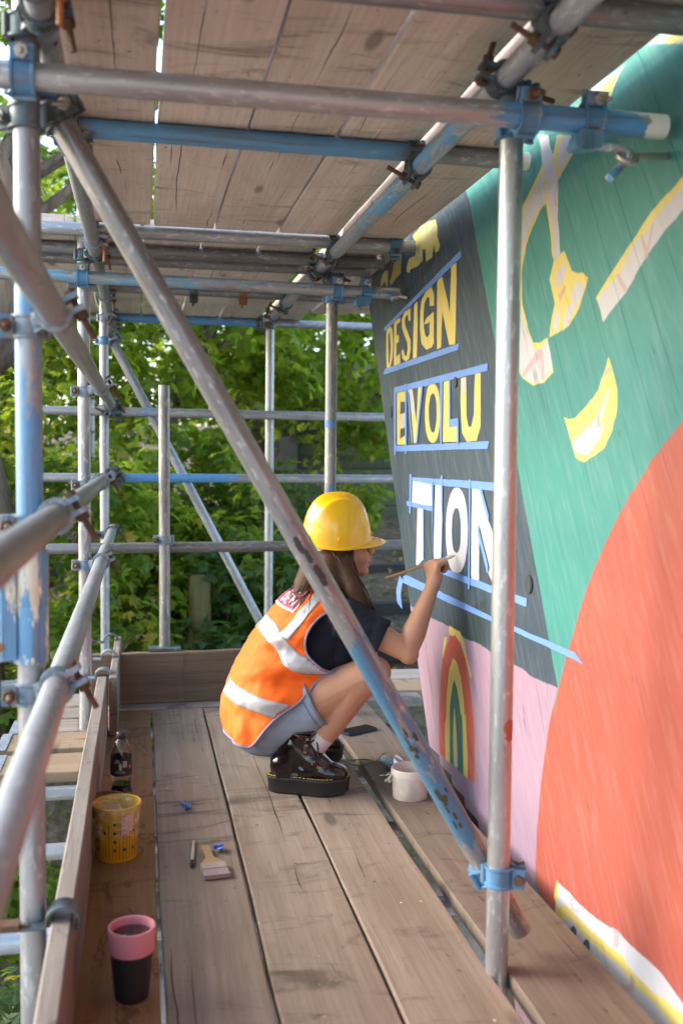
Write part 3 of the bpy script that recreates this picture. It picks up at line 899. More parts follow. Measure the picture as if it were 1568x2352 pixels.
toe_clip(-.145, 1.900, .226, 'dark curved clip over the toe board at the near standard', M_COUPD)
toe_clip(-.145, 3.985, .226, 'blue-grey curved clip over the toe board at the second standard', M_COUP)
toe_clip(-.135, 4.30, .235, 'small clip over the lapped toe boards, nearest the corner', M_COUP)
toe_clip(-.135, 4.68, .235, 'farthest small clip on the lapped toe board end', M_COUPD)
mb = MB(); mb.tube([(-.098, 4.42, .25), (-.097, 4.42, .045)], .0022, 6)
tag(mb.build('hanging_wire', plain('pale_wire', (.6, .55, .4), .5)), 'thin pale wire hanging down the inner face of the lapped toe board', 'wire')

# ------------------------------------------------------------------ the mural: painted outlines in metres on the wall (along, up)
MURAL = [
('pink',[(6.0,-0.9),(6.0,0.5974),(3.8645,0.4974),(3.7687,0.4983),(3.5897,0.4963),(3.3788,0.5024),(3.304,0.5013),(3.2004,0.5043),(3.1372,0.4927),(3.0192,0.5012),(2.9355,0.4992),(2.8305,0.4973),(2.7282,0.4972),(2.6328,0.501),(2.5602,0.4948),(2.5132,0.4959),(2.3833,0.5027),(2.4045,0.4606),(2.4233,0.4184),(2.4601,0.3015),(2.4869,0.1145),(2.5027,-0.0121),(2.4919,-0.068),(2.3,-0.16),(1.4,-0.25),(1.4,-0.9)]),
('dark',[(3.5457781813102387,2.6),(3.1773,1.9357),(2.3831,0.5039),(2.3833,0.5027),(2.5132,0.4959),(2.5602,0.4948),(2.6328,0.501),(2.7282,0.4972),(2.8305,0.4973),(2.9355,0.4992),(3.0192,0.5012),(3.1372,0.4927),(3.2004,0.5043),(3.304,0.5013),(3.3788,0.5024),(3.5897,0.4963),(3.7687,0.4983),(3.8645,0.4974),(6.0,0.5474),(6.0,2.6)]),
('dark2',[(3.9568,1.7606),(3.5731,1.8212),(3.526,1.8646),(3.4565,1.9053),(3.2988,1.894),(3.2341,1.8667),(3.4079,1.8644),(3.452,1.8224),(3.6474,1.7774),(3.8377,1.7496),(3.925,1.7323)]),
('dark2',[(3.2223,0.5155),(3.1621,0.572),(3.0639,0.6132),(2.9349,0.6511),(2.9269,0.5055),(3.0288,0.5016),(3.1373,0.4943),(3.2001,0.4994)]),
('coral',[(-0.6,1.5),(0.6,1.75),(1.3,1.62),(1.65,1.36),(1.813,1.1721),(1.8844,1.1263),(1.9539,1.0808),(1.936,1.0911),(1.9623,1.0631),(2.0274,1.0139),(2.0959,0.9468),(2.1578,0.8764),(2.2337,0.7741),(2.2842,0.6861),(2.3372,0.5941),(2.3729,0.5136),(2.4233,0.4184),(2.4601,0.3015),(2.4834,0.1874),(2.4986,0.0801),(2.503,-0.0062),(2.4893,-0.0608),(2.4539,-0.0753),(2.3607,-0.0753),(2.3583,0.0046),(2.2914,0.0083),(2.2153,0.0092),(2.132,0.0102),(2.0657,0.025),(2.0131,0.0351),(1.9621,0.0305),(1.8949,0.0354),(1.8585,0.04),(1.8052,0.032),(1.7478,0.0219),(1.2,-0.2),(0.2,-0.25),(-0.6,-0.2)]),
('white',[(2.3611,0.0052),(2.3583,0.0046),(2.2914,0.0083),(2.2153,0.0092),(2.132,0.0102),(2.0657,0.025),(2.0131,0.0351),(1.9621,0.0305),(1.8949,0.0354),(1.8585,0.04),(1.8052,0.032),(1.7478,0.0219),(1.2,-0.2),(0.2,-0.25),(-0.6,-0.2),(-0.6,-0.9),(1.2,-0.9),(1.75,-0.26),(2.05,-0.2),(2.3592,-0.1023)]),
('yellow',[(2.3611,-0.0686),(2.3127,-0.035),(2.2609,-0.027),(2.1768,-0.028),(2.0632,-0.0188),(2.0003,-0.0085),(1.9493,-0.0207),(1.8734,-0.0186),(1.803,-0.0078),(1.729,0.0024),(1.7276,-0.0232),(1.7756,-0.0422),(1.8541,-0.0372),(1.9381,-0.045),(2.009,-0.0379),(2.0946,-0.05),(2.2117,-0.0544),(2.2624,-0.0466),(2.3395,-0.0872),(2.3598,-0.091)]),
('yellow',[(2.3584,0.0063),(2.3471,0.0009),(2.3493,-0.0574),(2.3723,-0.0419)]),
('yellow',[(1.9363,-0.0771),(1.87,-0.0782),(1.8503,-0.1044),(1.8955,-0.1214)]),
('pinkstroke',[(2.0499,0.0325),(2.0185,0.0385),(2.0214,-0.0031),(2.0422,-0.0094)]),
('pinkstroke',[(2.2911,0.0028),(2.2714,0.0004),(2.2451,-0.0153),(2.2003,0.0041),(2.2203,-0.0116),(2.2635,-0.0266)]),
('pinkstroke',[(1.9589,-0.0257),(1.9368,-0.0336),(1.9469,-0.0634),(1.9859,-0.0821),(2.0018,-0.0732),(1.9768,-0.0648),(1.9623,-0.0545)]),
('pinkstroke',[(2.066,-0.0664),(2.0381,-0.0825),(2.0121,-0.0762),(2.0271,-0.0893),(2.054,-0.0858)]),
('dark',[(2.2308,-0.068),(2.2309,-0.0709),(2.2317,-0.0741),(2.233,-0.0773),(2.2348,-0.0805),(2.2371,-0.0837),(2.2398,-0.0867),(2.2429,-0.0894),(2.2461,-0.0917),(2.2496,-0.0937),(2.253,-0.0951),(2.2564,-0.096),(2.2596,-0.0964),(2.2626,-0.0961),(2.2651,-0.0953),(2.2673,-0.094),(2.2689,-0.0921),(2.27,-0.0898),(2.2704,-0.0871),(2.2703,-0.0842),(2.2695,-0.081),(2.2682,-0.0777),(2.2663,-0.0744),(2.264,-0.0712),(2.2612,-0.0682),(2.2581,-0.0655),(2.2548,-0.0632),(2.2514,-0.0613),(2.2479,-0.0599),(2.2445,-0.0591),(2.2414,-0.0588),(2.2385,-0.0591),(2.2359,-0.0599),(2.2339,-0.0612),(2.2323,-0.0631),(2.2313,-0.0654)]),
('dark',[(2.1579,-0.0669),(2.1581,-0.0702),(2.1587,-0.0735),(2.1599,-0.077),(2.1616,-0.0805),(2.1638,-0.0838),(2.1663,-0.0869),(2.1692,-0.0897),(2.1722,-0.092),(2.1755,-0.0939),(2.1787,-0.0953),(2.1819,-0.0961),(2.185,-0.0963),(2.1877,-0.0958),(2.1902,-0.0948),(2.1922,-0.0932),(2.1938,-0.0911),(2.1948,-0.0885),(2.1953,-0.0855),(2.1951,-0.0822),(2.1945,-0.0788),(2.1932,-0.0753),(2.1915,-0.0718),(2.1893,-0.0685),(2.1867,-0.0653),(2.1838,-0.0626),(2.1807,-0.0602),(2.1775,-0.0584),(2.1742,-0.0571),(2.171,-0.0563),(2.168,-0.0562),(2.1653,-0.0567),(2.1629,-0.0577),(2.1609,-0.0593),(2.1594,-0.0615),(2.1584,-0.064)]),
('white',[(2.374,1.9522),(2.2645,1.962),(2.0908,1.9608),(2.1158,1.9535),(2.1562,1.9247),(2.2149,1.8954)]),
('yellow',[(2.374,1.9511),(2.2938,1.9557),(2.2631,1.9363),(2.2981,1.9249)]),
('yellow',[(2.2278,1.9245),(2.1904,1.9536),(2.116,1.9559),(2.1565,1.9297),(2.215,1.8979)]),
('white',[(1.9944,1.9632),(1.9315,1.9606),(1.8559,1.9306),(1.855,1.9135),(1.9129,1.936)]),
('yellow',[(1.9217,1.9394),(1.9136,1.9492),(1.8379,1.9235),(1.8619,1.9204),(1.904,1.9304)]),
('cream',[(-1.0,2.03),(6.0,2.03),(6.0,2.6),(-1.0,2.6)]),
('yellow',[(3.3622,0.4546),(3.3303,0.4622),(3.3455,0.4247),(3.3746,0.3805),(3.3843,0.3856)]),
('yellow',[(3.3152,0.4994),(3.2987,0.5064),(3.2434,0.5051),(3.1846,0.5055),(3.1471,0.4859),(3.1195,0.4488),(3.0925,0.4153),(3.0611,0.3834),(3.0703,0.3717),(3.1233,0.4252),(3.1767,0.4573),(3.231,0.4771),(3.2745,0.4724),(3.3024,0.4708)]),
('white',[(3.2475,0.4808),(3.2152,0.4833),(3.1669,0.4691),(3.1039,0.4389),(3.114,0.4401),(3.1771,0.4638)]),
('red',[(3.4084,0.1594),(3.4031,0.2597),(3.382,0.3587),(3.3392,0.4294),(3.2908,0.4676),(3.2378,0.4849),(3.1824,0.4706),(3.1178,0.4213),(3.0786,0.3577),(3.0531,0.2922),(3.0382,0.2568),(3.0361,0.298),(3.0204,0.1673),(3.0116,0.0462),(3.396,0.029),(3.4096,0.1331)]),
('yellow',[(3.3257,0.1812),(3.3204,0.2714),(3.2996,0.353),(3.2578,0.4043),(3.2137,0.3939),(3.169,0.3517),(3.138,0.2928),(3.1212,0.2349),(3.1129,0.2497),(3.0874,0.1114),(3.079,0.0399),(3.3227,0.0307),(3.3396,0.152)]),
('green',[(3.2883,0.191),(3.279,0.2508),(3.2575,0.3091),(3.2392,0.3322),(3.2042,0.3065),(3.1753,0.2541),(3.162,0.2242),(3.1513,0.2397),(3.1362,0.1334),(3.1241,0.037),(3.2722,0.0339),(3.282,0.1676)]),
('yellow',[(3.2386,0.2322),(3.2289,0.2309),(3.2052,0.1508),(3.1874,0.0421),(3.2303,0.034),(3.2458,0.1394)]),
('white',[(3.225,0.1603),(3.21,0.1495),(3.1922,0.0422),(3.2136,0.0392)]),
('deepred',[(3.3045,0.4687),(3.2837,0.4776),(3.2627,0.4576),(3.2679,0.4516),(3.2845,0.4518)]),
('yellow',[(4.3963,1.8455),(4.3562,1.8913),(4.3114,1.8984),(4.2577,1.8891),(4.2595,1.8224),(4.2898,1.8294),(4.3183,1.8594),(4.3626,1.8388)]),
('yellow',[(4.2086,1.9405),(4.0271,1.9163),(4.0356,1.8405),(4.0946,1.8345),(4.1936,1.8189),(4.2236,1.8354),(4.1793,1.8693),(4.1694,1.9044)]),
('yellow',[(3.8486,1.9524),(3.7373,1.9624),(3.6572,1.9596),(3.5428,1.9491),(3.5225,1.9126),(3.5271,1.8858),(3.4886,1.8433),(3.5057,1.8259),(3.5487,1.8299),(3.5655,1.8656),(3.5857,1.8217),(3.6628,1.8199),(3.6785,1.8664),(3.7165,1.8774),(3.71,1.8322),(3.785,1.8236),(3.8827,1.8295),(3.8998,1.8183),(3.9454,1.8308),(3.9435,1.8519),(3.9029,1.8754),(3.8228,1.871),(3.8032,1.9018)]),
('cream',[(3.7096,1.9492),(3.6701,1.9552),(3.6813,1.9177),(3.7341,1.9029)]),
('cream',[(3.6308,1.9502),(3.5988,1.9467),(3.6079,1.8812),(3.6342,1.8936)]),
('cream',[(3.5672,1.9433),(3.5486,1.9427),(3.5401,1.8989),(3.559,1.9064)]),
('cream',[(4.1239,1.9246),(4.0748,1.9173),(4.0961,1.863),(4.1296,1.8769)]),
('cream',[(4.3255,1.8945),(4.2931,1.891),(4.2818,1.8449),(4.3092,1.8579)]),
('cream',[(3.7874,1.8689),(3.7321,1.8657),(3.7313,1.8508),(3.7725,1.8511)]),
('yellow',[(4.2708,1.6368),(4.2066,1.6451),(4.1664,1.6253),(4.1495,1.5609),(4.1582,1.504),(4.1974,1.4708),(4.2566,1.4697),(4.2705,1.531)]),
('dark',[(4.2362,1.6139),(4.207,1.6201),(4.1904,1.5651),(4.2004,1.4953),(4.2259,1.4857),(4.238,1.549)]),
('yellow',[(4.1393,1.6533),(4.0372,1.6622),(4.0363,1.6444),(4.0955,1.6365),(4.0963,1.5899),(4.0544,1.5945),(4.0527,1.5637),(4.0979,1.5588),(4.095,1.5044),(4.0309,1.5146),(4.0287,1.4723),(4.1326,1.4639)]),
('yellow',[(3.8805,1.6788),(3.9676,1.6751),(4.0097,1.6499),(4.0078,1.6139),(3.9687,1.5816),(3.918,1.5448),(3.912,1.5169),(3.9305,1.496),(3.9579,1.4946),(3.9811,1.5237),(4.0092,1.5217),(3.9949,1.4893),(3.9414,1.4719),(3.8876,1.4789),(3.867,1.5086),(3.8706,1.5475),(3.905,1.5822),(3.9488,1.6107),(3.9655,1.6363),(3.9512,1.6541),(3.9166,1.6585),(3.9045,1.6287),(3.8749,1.628)]),
('yellow',[(3.8227,1.6828),(3.7779,1.6915),(3.7714,1.5969),(3.7774,1.4742),(3.8302,1.4737),(3.8289,1.5849)]),
('yellow',[(3.5863,1.7152),(3.6571,1.7131),(3.7131,1.6894),(3.7366,1.6447),(3.7355,1.574),(3.7135,1.5196),(3.645,1.4899),(3.578,1.4911),(3.5486,1.5059),(3.5547,1.6201),(3.6514,1.6077),(3.6835,1.5891),(3.6371,1.586),(3.6063,1.5911),(3.6036,1.5412),(3.6343,1.5338),(3.6653,1.5474),(3.6843,1.5789),(3.6907,1.6238),(3.6783,1.666),(3.6425,1.6855),(3.6108,1.6736),(3.6068,1.6468),(3.5534,1.6418),(3.5555,1.6803)]),
('yellow',[(3.5185,1.7265),(3.4588,1.731),(3.3592,1.593),(3.351,1.7488),(3.2909,1.7485),(3.2902,1.6369),(3.2922,1.4757),(3.3586,1.4786),(3.4496,1.6052),(3.457,1.479),(3.5075,1.4781)]),
('yellow',[(4.0743,1.3556),(3.9238,1.3531),(3.9218,1.3163),(4.0148,1.312),(4.0192,1.2622),(3.9395,1.2663),(3.9363,1.2074),(4.0125,1.2029),(4.0139,1.1626),(3.9279,1.1765),(3.9259,1.1396),(4.0627,1.1369)]),
('white',[(4.0084,1.2582),(3.9428,1.2647),(3.9399,1.2092),(4.0056,1.2063)]),
('yellow',[(3.9104,1.354),(3.8316,1.3562),(3.7638,1.2177),(3.7495,1.3579),(3.6887,1.359),(3.7598,1.1435),(3.8233,1.1423)]),
('white',[(3.9036,1.3519),(3.8379,1.354),(3.798,1.2678),(3.839,1.2523)]),
('yellow',[(3.4566,1.2482),(3.4565,1.2271),(3.4584,1.21),(3.4624,1.1948),(3.4683,1.1814),(3.4761,1.1698),(3.4857,1.1601),(3.497,1.1524),(3.51,1.1469),(3.5249,1.1435),(3.5437,1.1425),(3.5628,1.1439),(3.5786,1.1475),(3.5928,1.1535),(3.6057,1.1617),(3.617,1.1721),(3.6268,1.1845),(3.6348,1.1988),(3.641,1.2149),(3.6451,1.233),(3.6474,1.2554),(3.6475,1.2777),(3.6453,1.2955),(3.6409,1.3113),(3.6344,1.325),(3.6259,1.3367),(3.6156,1.3463),(3.6036,1.3536),(3.5899,1.3585),(3.5746,1.361),(3.5555,1.3609),(3.5365,1.3585),(3.5212,1.354),(3.5075,1.3474),(3.4953,1.3389),(3.4847,1.3284),(3.4756,1.3162),(3.4682,1.3023),(3.4626,1.2868),(3.4588,1.2695)]),
('dark',[(3.4971,1.2498),(3.497,1.2354),(3.4983,1.2232),(3.5011,1.2123),(3.5051,1.2027),(3.5104,1.1946),(3.5168,1.1882),(3.5243,1.1835),(3.5328,1.1807),(3.5429,1.1799),(3.5533,1.1811),(3.5622,1.1843),(3.5704,1.1893),(3.5778,1.1961),(3.5842,1.2046),(3.5895,1.2147),(3.5936,1.2261),(3.5964,1.2387),(3.5979,1.2535),(3.598,1.2683),(3.5965,1.2808),(3.5936,1.2919),(3.5894,1.3016),(3.5839,1.3096),(3.5772,1.316),(3.5696,1.3204),(3.5609,1.3229),(3.5507,1.3233),(3.5404,1.3217),(3.5315,1.3183),(3.5235,1.3131),(3.5164,1.3061),(3.5102,1.2976),(3.5051,1.2877),(3.5012,1.2765),(3.4985,1.2642)]),
('yellow',[(3.4205,1.3573),(3.3466,1.3568),(3.3378,1.1957),(3.2457,1.1994),(3.2426,1.1436),(3.4167,1.143)]),
('yellow',[(3.2236,1.354),(3.1688,1.3559),(3.1596,1.2286),(3.1374,1.1902),(3.1087,1.1888),(3.0826,1.2259),(3.0812,1.3578),(3.0266,1.3578),(3.0195,1.1895),(3.0526,1.146),(3.1482,1.1427),(3.2021,1.1722),(3.2235,1.2671)]),
('white',[(3.2141,1.3498),(3.1731,1.3526),(3.168,1.3002),(3.2029,1.313)]),
('white',[(3.8243,0.9945),(3.5461,1.0026),(3.5348,0.9112),(3.6514,0.9027),(3.6341,0.7056),(3.7143,0.6736),(3.7423,0.6705),(3.7339,0.9081),(3.8265,0.8995)]),
('white',[(3.4958,0.9969),(3.4175,0.9993),(3.4034,0.8695),(3.4096,0.7433),(3.4249,0.696),(3.4855,0.6926),(3.5091,0.7368),(3.5066,0.8984)]),
('white',[(3.1244,0.8511),(3.1241,0.8299),(3.1257,0.8107),(3.1292,0.7927),(3.1344,0.7758),(3.1413,0.76),(3.1498,0.7457),(3.16,0.7328),(3.1715,0.7216),(3.1845,0.7123),(3.1988,0.7049),(3.2143,0.6996),(3.2322,0.6963),(3.2503,0.6953),(3.2667,0.6968),(3.2823,0.7008),(3.2971,0.7072),(3.3107,0.7159),(3.3232,0.7268),(3.3343,0.7398),(3.3439,0.7548),(3.3517,0.7715),(3.3578,0.7899),(3.3619,0.8098),(3.3642,0.8325),(3.3644,0.8553),(3.3624,0.8757),(3.3584,0.8948),(3.3524,0.9126),(3.3446,0.9289),(3.335,0.9435),(3.3238,0.9563),(3.3112,0.967),(3.2973,0.9757),(3.2823,0.982),(3.2661,0.9861),(3.248,0.9879),(3.23,0.9874),(3.214,0.9845),(3.1991,0.9794),(3.1852,0.9722),(3.1725,0.9629),(3.1611,0.9517),(3.151,0.9388),(3.1425,0.9243),(3.1355,0.9083),(3.1301,0.891),(3.1264,0.8723)]),
('dark',[(3.1969,0.8471),(3.1967,0.833),(3.1976,0.8208),(3.1997,0.8097),(3.2028,0.7995),(3.2069,0.7905),(3.2119,0.7827),(3.2179,0.7764),(3.2247,0.7715),(3.2323,0.7681),(3.2414,0.7664),(3.2506,0.7663),(3.2586,0.7681),(3.266,0.7717),(3.2728,0.7769),(3.2788,0.7838),(3.2841,0.7921),(3.2885,0.8018),(3.2919,0.8128),(3.2942,0.8251),(3.2956,0.8395),(3.2958,0.854),(3.2948,0.8665),(3.2926,0.8779),(3.2893,0.8883),(3.285,0.8973),(3.2797,0.9051),(3.2736,0.9113),(3.2666,0.916),(3.2589,0.919),(3.2497,0.9204),(3.2406,0.92),(3.2326,0.9179),(3.2254,0.9141),(3.2188,0.9087),(3.2129,0.9017),(3.2079,0.8934),(3.2037,0.8838),(3.2005,0.8731),(3.1982,0.8612)]),
('white',[(3.0944,0.9934),(3.018,0.997),(2.9168,0.8899),(2.8709,0.8456),(2.8816,0.9935),(2.8244,0.9957),(2.8038,0.6967),(2.8497,0.6933),(2.9308,0.7402),(3.0137,0.8831),(3.0064,0.7),(3.0293,0.6858),(3.0733,0.696),(3.0869,0.7122)]),
('white',[(2.4683,1.9225),(2.377,1.8948),(2.3555,1.8528),(2.4516,1.8089),(2.5319,1.7706),(2.5837,1.7636),(2.6451,1.7203),(2.679,1.6827),(2.7095,1.6114),(2.6974,1.5275),(2.6477,1.4442),(2.5863,1.3974),(2.4975,1.4054),(2.4553,1.3168),(2.5186,1.2937),(2.5919,1.291),(2.6709,1.3152),(2.7763,1.384),(2.8357,1.49),(2.8164,1.6297),(2.7237,1.7781),(2.5722,1.8598),(2.4868,1.8825)]),
('yellow',[(2.7214,1.7821),(2.6507,1.8213),(2.5671,1.8691),(2.5478,1.8596),(2.6324,1.8101),(2.708,1.7646)]),
('yellow',[(2.5299,1.773),(2.5837,1.7636),(2.6427,1.7198),(2.679,1.6827),(2.7095,1.6114),(2.6999,1.5278),(2.6479,1.4487),(2.5892,1.3889),(2.5459,1.3855),(2.5047,1.3976),(2.4923,1.409),(2.5335,1.4028),(2.5581,1.4041),(2.5984,1.4075),(2.632,1.4423),(2.6825,1.5253),(2.6945,1.6088),(2.6643,1.6798),(2.626,1.7163),(2.5665,1.7574),(2.523,1.7663)]),
('yellow',[(2.7364,1.3664),(2.6711,1.3189),(2.5919,1.2897),(2.5186,1.2937),(2.4553,1.3168),(2.465,1.3386),(2.4682,1.3199),(2.5243,1.2984),(2.5922,1.2955),(2.6614,1.3214)]),
('yellow',[(2.4868,1.8825),(2.466,1.9198),(2.4309,1.9091),(2.4607,1.8791),(2.4511,1.8354),(2.4301,1.8236),(2.3606,1.8583),(2.3554,1.8508),(2.4267,1.8166),(2.4515,1.8068),(2.4746,1.8501)]),
('yellow',[(2.4309,1.838),(2.4137,1.8515),(2.4084,1.846),(2.4205,1.8311)]),
('white',[(2.5832,1.9573),(2.5196,1.9381),(2.5138,1.9112),(2.4954,1.885),(2.4684,1.8318),(2.455,1.7953),(2.4499,1.7034),(2.4285,1.6126),(2.4712,1.6019),(2.4881,1.6784),(2.5232,1.7706),(2.5586,1.8561)]),
('yellow',[(2.5708,1.8744),(2.5522,1.8586),(2.5167,1.769),(2.4796,1.6767),(2.4692,1.6036),(2.4827,1.6187),(2.4967,1.6803),(2.5343,1.7732)]),
('yellow',[(2.4691,1.6015),(2.4056,1.6172),(2.3563,1.558),(2.3196,1.5465),(2.2917,1.5436),(2.2626,1.5251),(2.2798,1.4941),(2.3145,1.456),(2.3701,1.4231),(2.4869,1.4076),(2.4816,1.4459),(2.4578,1.4932),(2.4954,1.5599)]),
('white',[(2.4516,1.5672),(2.3941,1.589),(2.4015,1.5443),(2.4547,1.5302)]),
('white',[(2.3526,1.5102),(2.3279,1.5273),(2.2789,1.5103),(2.2974,1.4819),(2.3318,1.4624),(2.3544,1.4904)]),
('white',[(2.4043,1.4137),(2.3959,1.4434),(2.3778,1.4736),(2.3538,1.479),(2.3285,1.4706),(2.3612,1.439)]),
('white',[(2.4583,1.4639),(2.421,1.4788),(2.4353,1.4235),(2.4661,1.4154)]),
('pinkstroke',[(2.4372,1.513),(2.3957,1.5291),(2.3875,1.5237),(2.4237,1.4903)]),
('pinkstroke',[(2.3757,1.4368),(2.3515,1.4378),(2.3607,1.4301),(2.3752,1.4278)]),
('pinkstroke',[(2.4757,1.7757),(2.4594,1.8006),(2.4548,1.7911),(2.4683,1.7739),(2.4694,1.7576),(2.4517,1.7369),(2.4631,1.7375),(2.4777,1.7554)]),
('pinkstroke',[(2.7229,1.7643),(2.7152,1.7603),(2.6918,1.6942),(2.7013,1.6871)]),
('pinkstroke',[(2.6835,1.3207),(2.5628,1.3863),(2.5324,1.3833),(2.5082,1.3037),(2.5279,1.3029),(2.5469,1.363),(2.6587,1.3166)]),
('pinkstroke',[(2.7313,1.5047),(2.7034,1.5009),(2.7025,1.4848),(2.7304,1.4884)]),
('white',[(1.8072,1.6601),(1.8402,1.6526),(1.8788,1.6345),(1.9564,1.6136),(2.0316,1.5713),(2.1278,1.5153),(2.2166,1.4719),(2.1749,1.4089),(2.1234,1.4379),(2.0701,1.4608),(1.9856,1.5181),(1.9067,1.5594),(1.8365,1.5874),(1.8036,1.5969)]),
('yellow',[(1.8072,1.6601),(1.8403,1.6539),(1.879,1.6377),(1.9564,1.6153),(2.0318,1.5748),(2.136,1.5185),(2.2166,1.4719),(2.2092,1.4632),(2.1749,1.4843),(2.1267,1.4969),(2.0739,1.5273),(2.0384,1.5629),(1.9954,1.568),(1.9485,1.5944),(1.8904,1.6146),(1.8689,1.6255),(1.839,1.6308),(1.8058,1.6348)]),
('pinkstroke',[(2.1179,1.51),(2.0999,1.5105),(2.0615,1.4683),(2.074,1.4614)]),
('pinkstroke',[(2.0098,1.5709),(1.9992,1.5722),(1.9796,1.5374),(1.9583,1.5872),(1.9514,1.5857),(1.9749,1.5161),(1.9855,1.5164)]),
('yellow',[(2.1454,1.3263),(2.1234,1.2948),(2.0969,1.2483),(2.0986,1.1942),(2.1157,1.1579),(2.1543,1.1173),(2.2614,1.0841),(2.3086,1.0969),(2.3398,1.1414),(2.3821,1.1963),(2.3521,1.1892),(2.3186,1.1922),(2.2466,1.2222),(2.1956,1.2511),(2.1643,1.2943)]),
('white',[(2.1354,1.2494),(2.1478,1.2222),(2.1788,1.1782),(2.1825,1.1688),(2.1577,1.1776),(2.1743,1.144),(2.2397,1.1),(2.3044,1.1077),(2.3294,1.1291),(2.2435,1.1675),(2.1924,1.1938),(2.1605,1.2265),(2.1493,1.2484)]),
('pinkstroke',[(2.1954,1.2473),(2.1886,1.2469),(2.1809,1.1706),(2.1572,1.1682),(2.109,1.1817),(2.107,1.1743),(2.1487,1.1653),(2.1977,1.1653)]),
('pinkstroke',[(2.3344,1.132),(2.2532,1.1803),(2.2439,1.1742),(2.3246,1.1291)]),
('pinkstroke',[(2.1603,1.2977),(2.1401,1.3036),(2.1234,1.2948),(2.1634,1.2792)]),
('deepgreen',[(2.6264,1.575),(2.6263,1.5703),(2.6267,1.5659),(2.6274,1.5618),(2.6285,1.5582),(2.6299,1.5552),(2.6316,1.5528),(2.6336,1.5511),(2.6357,1.5502),(2.638,1.5502),(2.6403,1.5509),(2.6426,1.5525),(2.6448,1.5548),(2.6468,1.5578),(2.6487,1.5614),(2.6502,1.5655),(2.6514,1.5699),(2.6523,1.5746),(2.6527,1.5793),(2.6528,1.584),(2.6525,1.5884),(2.6517,1.5925),(2.6506,1.5962),(2.6491,1.5992),(2.6474,1.6016),(2.6454,1.6032),(2.6433,1.6041),(2.641,1.6041),(2.6387,1.6033),(2.6364,1.6017),(2.6342,1.5993),(2.6322,1.5963),(2.6304,1.5927),(2.6289,1.5887),(2.6277,1.5843),(2.6268,1.5797)]),
('deepgreen',[(2.0719,1.1516),(2.0719,1.1498),(2.0722,1.1481),(2.0727,1.1465),(2.0734,1.1451),(2.0743,1.1439),(2.0753,1.1429),(2.0765,1.1421),(2.0778,1.1417),(2.0791,1.1415),(2.0805,1.1417),(2.0818,1.1422),(2.0831,1.143),(2.0843,1.144),(2.0853,1.1453),(2.0862,1.1467),(2.0869,1.1484),(2.0873,1.1501),(2.0875,1.1519),(2.0875,1.1537),(2.0873,1.1554),(2.0868,1.157),(2.0861,1.1584),(2.0852,1.1597),(2.0841,1.1607),(2.0829,1.1614),(2.0816,1.1618),(2.0803,1.1619),(2.0789,1.1618),(2.0776,1.1613),(2.0763,1.1605),(2.0751,1.1595),(2.0741,1.1582),(2.0733,1.1567),(2.0726,1.1551),(2.0721,1.1534)])]
TAPES = [
('design_top',[(4.3064,1.6346),(4.3073,1.6517),(3.245,1.7805),(3.2354,1.7571)]),
('design_bottom',[(4.3091,1.447),(4.2798,1.4703),(3.2461,1.4725),(3.2534,1.4514)]),
('evolu_top',[(4.1185,1.3548),(4.1114,1.379),(2.9565,1.3818),(2.9588,1.3586)]),
('e_left',[(4.111,1.3577),(4.0781,1.3585),(4.0678,1.097),(4.0934,1.096)]),
('ev',[(3.9321,1.3824),(3.9085,1.3809),(3.8935,1.1002),(3.917,1.0992)]),
('v_left',[(3.8967,1.348),(3.8801,1.3471),(3.8011,1.1473),(3.8169,1.1423)]),
('v_right',[(3.6916,1.3576),(3.6678,1.3594),(3.7381,1.145),(3.7598,1.1435)]),
('l_left',[(3.4521,1.361),(3.4206,1.3604),(3.4187,1.1322),(3.4371,1.1323)]),
('l_inner',[(3.3466,1.3568),(3.3316,1.3557),(3.3243,1.2208),(3.2351,1.2224),(3.2337,1.1961),(3.3378,1.1957)]),
('l_right',[(3.248,1.198),(3.2291,1.1982),(3.2253,1.1289),(3.2418,1.129)]),
('evolu_bottom',[(4.0954,1.1335),(2.9284,1.142),(2.9428,1.1187),(4.0979,1.1106)]),
('tion_top',[(3.8368,1.0097),(2.7929,1.0176),(2.7956,0.9925),(3.5264,0.9888),(3.8318,0.9974)]),
('t_left',[(3.8434,1.0224),(3.8155,1.0199),(3.8187,0.8631),(3.841,0.8676)]),
('t_under',[(3.8912,0.9119),(3.5221,0.9083),(3.5237,0.892),(3.8857,0.8932)]),
('i_left',[(3.5422,1.0009),(3.5123,1.0035),(3.5129,0.8765),(3.5156,0.7181),(3.5223,0.9118)]),
('t_stem_right',[(3.6487,0.9014),(3.6354,0.9021),(3.6249,0.7066),(3.6368,0.7053)]),
('i_right',[(3.4249,1.0252),(3.4001,1.0251),(3.3957,0.8352),(3.3968,0.66),(3.4276,0.6576),(3.4225,0.6962),(3.4048,0.7647),(3.4034,0.8695)]),
('n_left',[(3.1107,1.0199),(3.0959,1.0197),(3.09,0.8586),(3.0843,0.6639),(3.102,0.6621),(3.1008,0.8578)]),
('n_inner',[(3.0154,0.8798),(2.9994,0.8618),(2.9096,0.7578),(2.9198,0.7354),(3.0135,0.8458)]),
('n_right',[(3.0161,0.9965),(2.9902,0.9968),(2.9155,0.9141),(2.9168,0.8893)]),
('tion_bottom',[(3.393,0.6989),(2.5988,0.7035),(2.6025,0.68),(3.3918,0.677)]),
('long',[(3.9247,0.6035),(3.8776,0.6146),(2.9407,0.6085),(2.3252,0.6153),(2.2803,0.6154),(2.2359,0.5976),(2.3507,0.598),(2.9398,0.5922),(3.9301,0.5761)])]

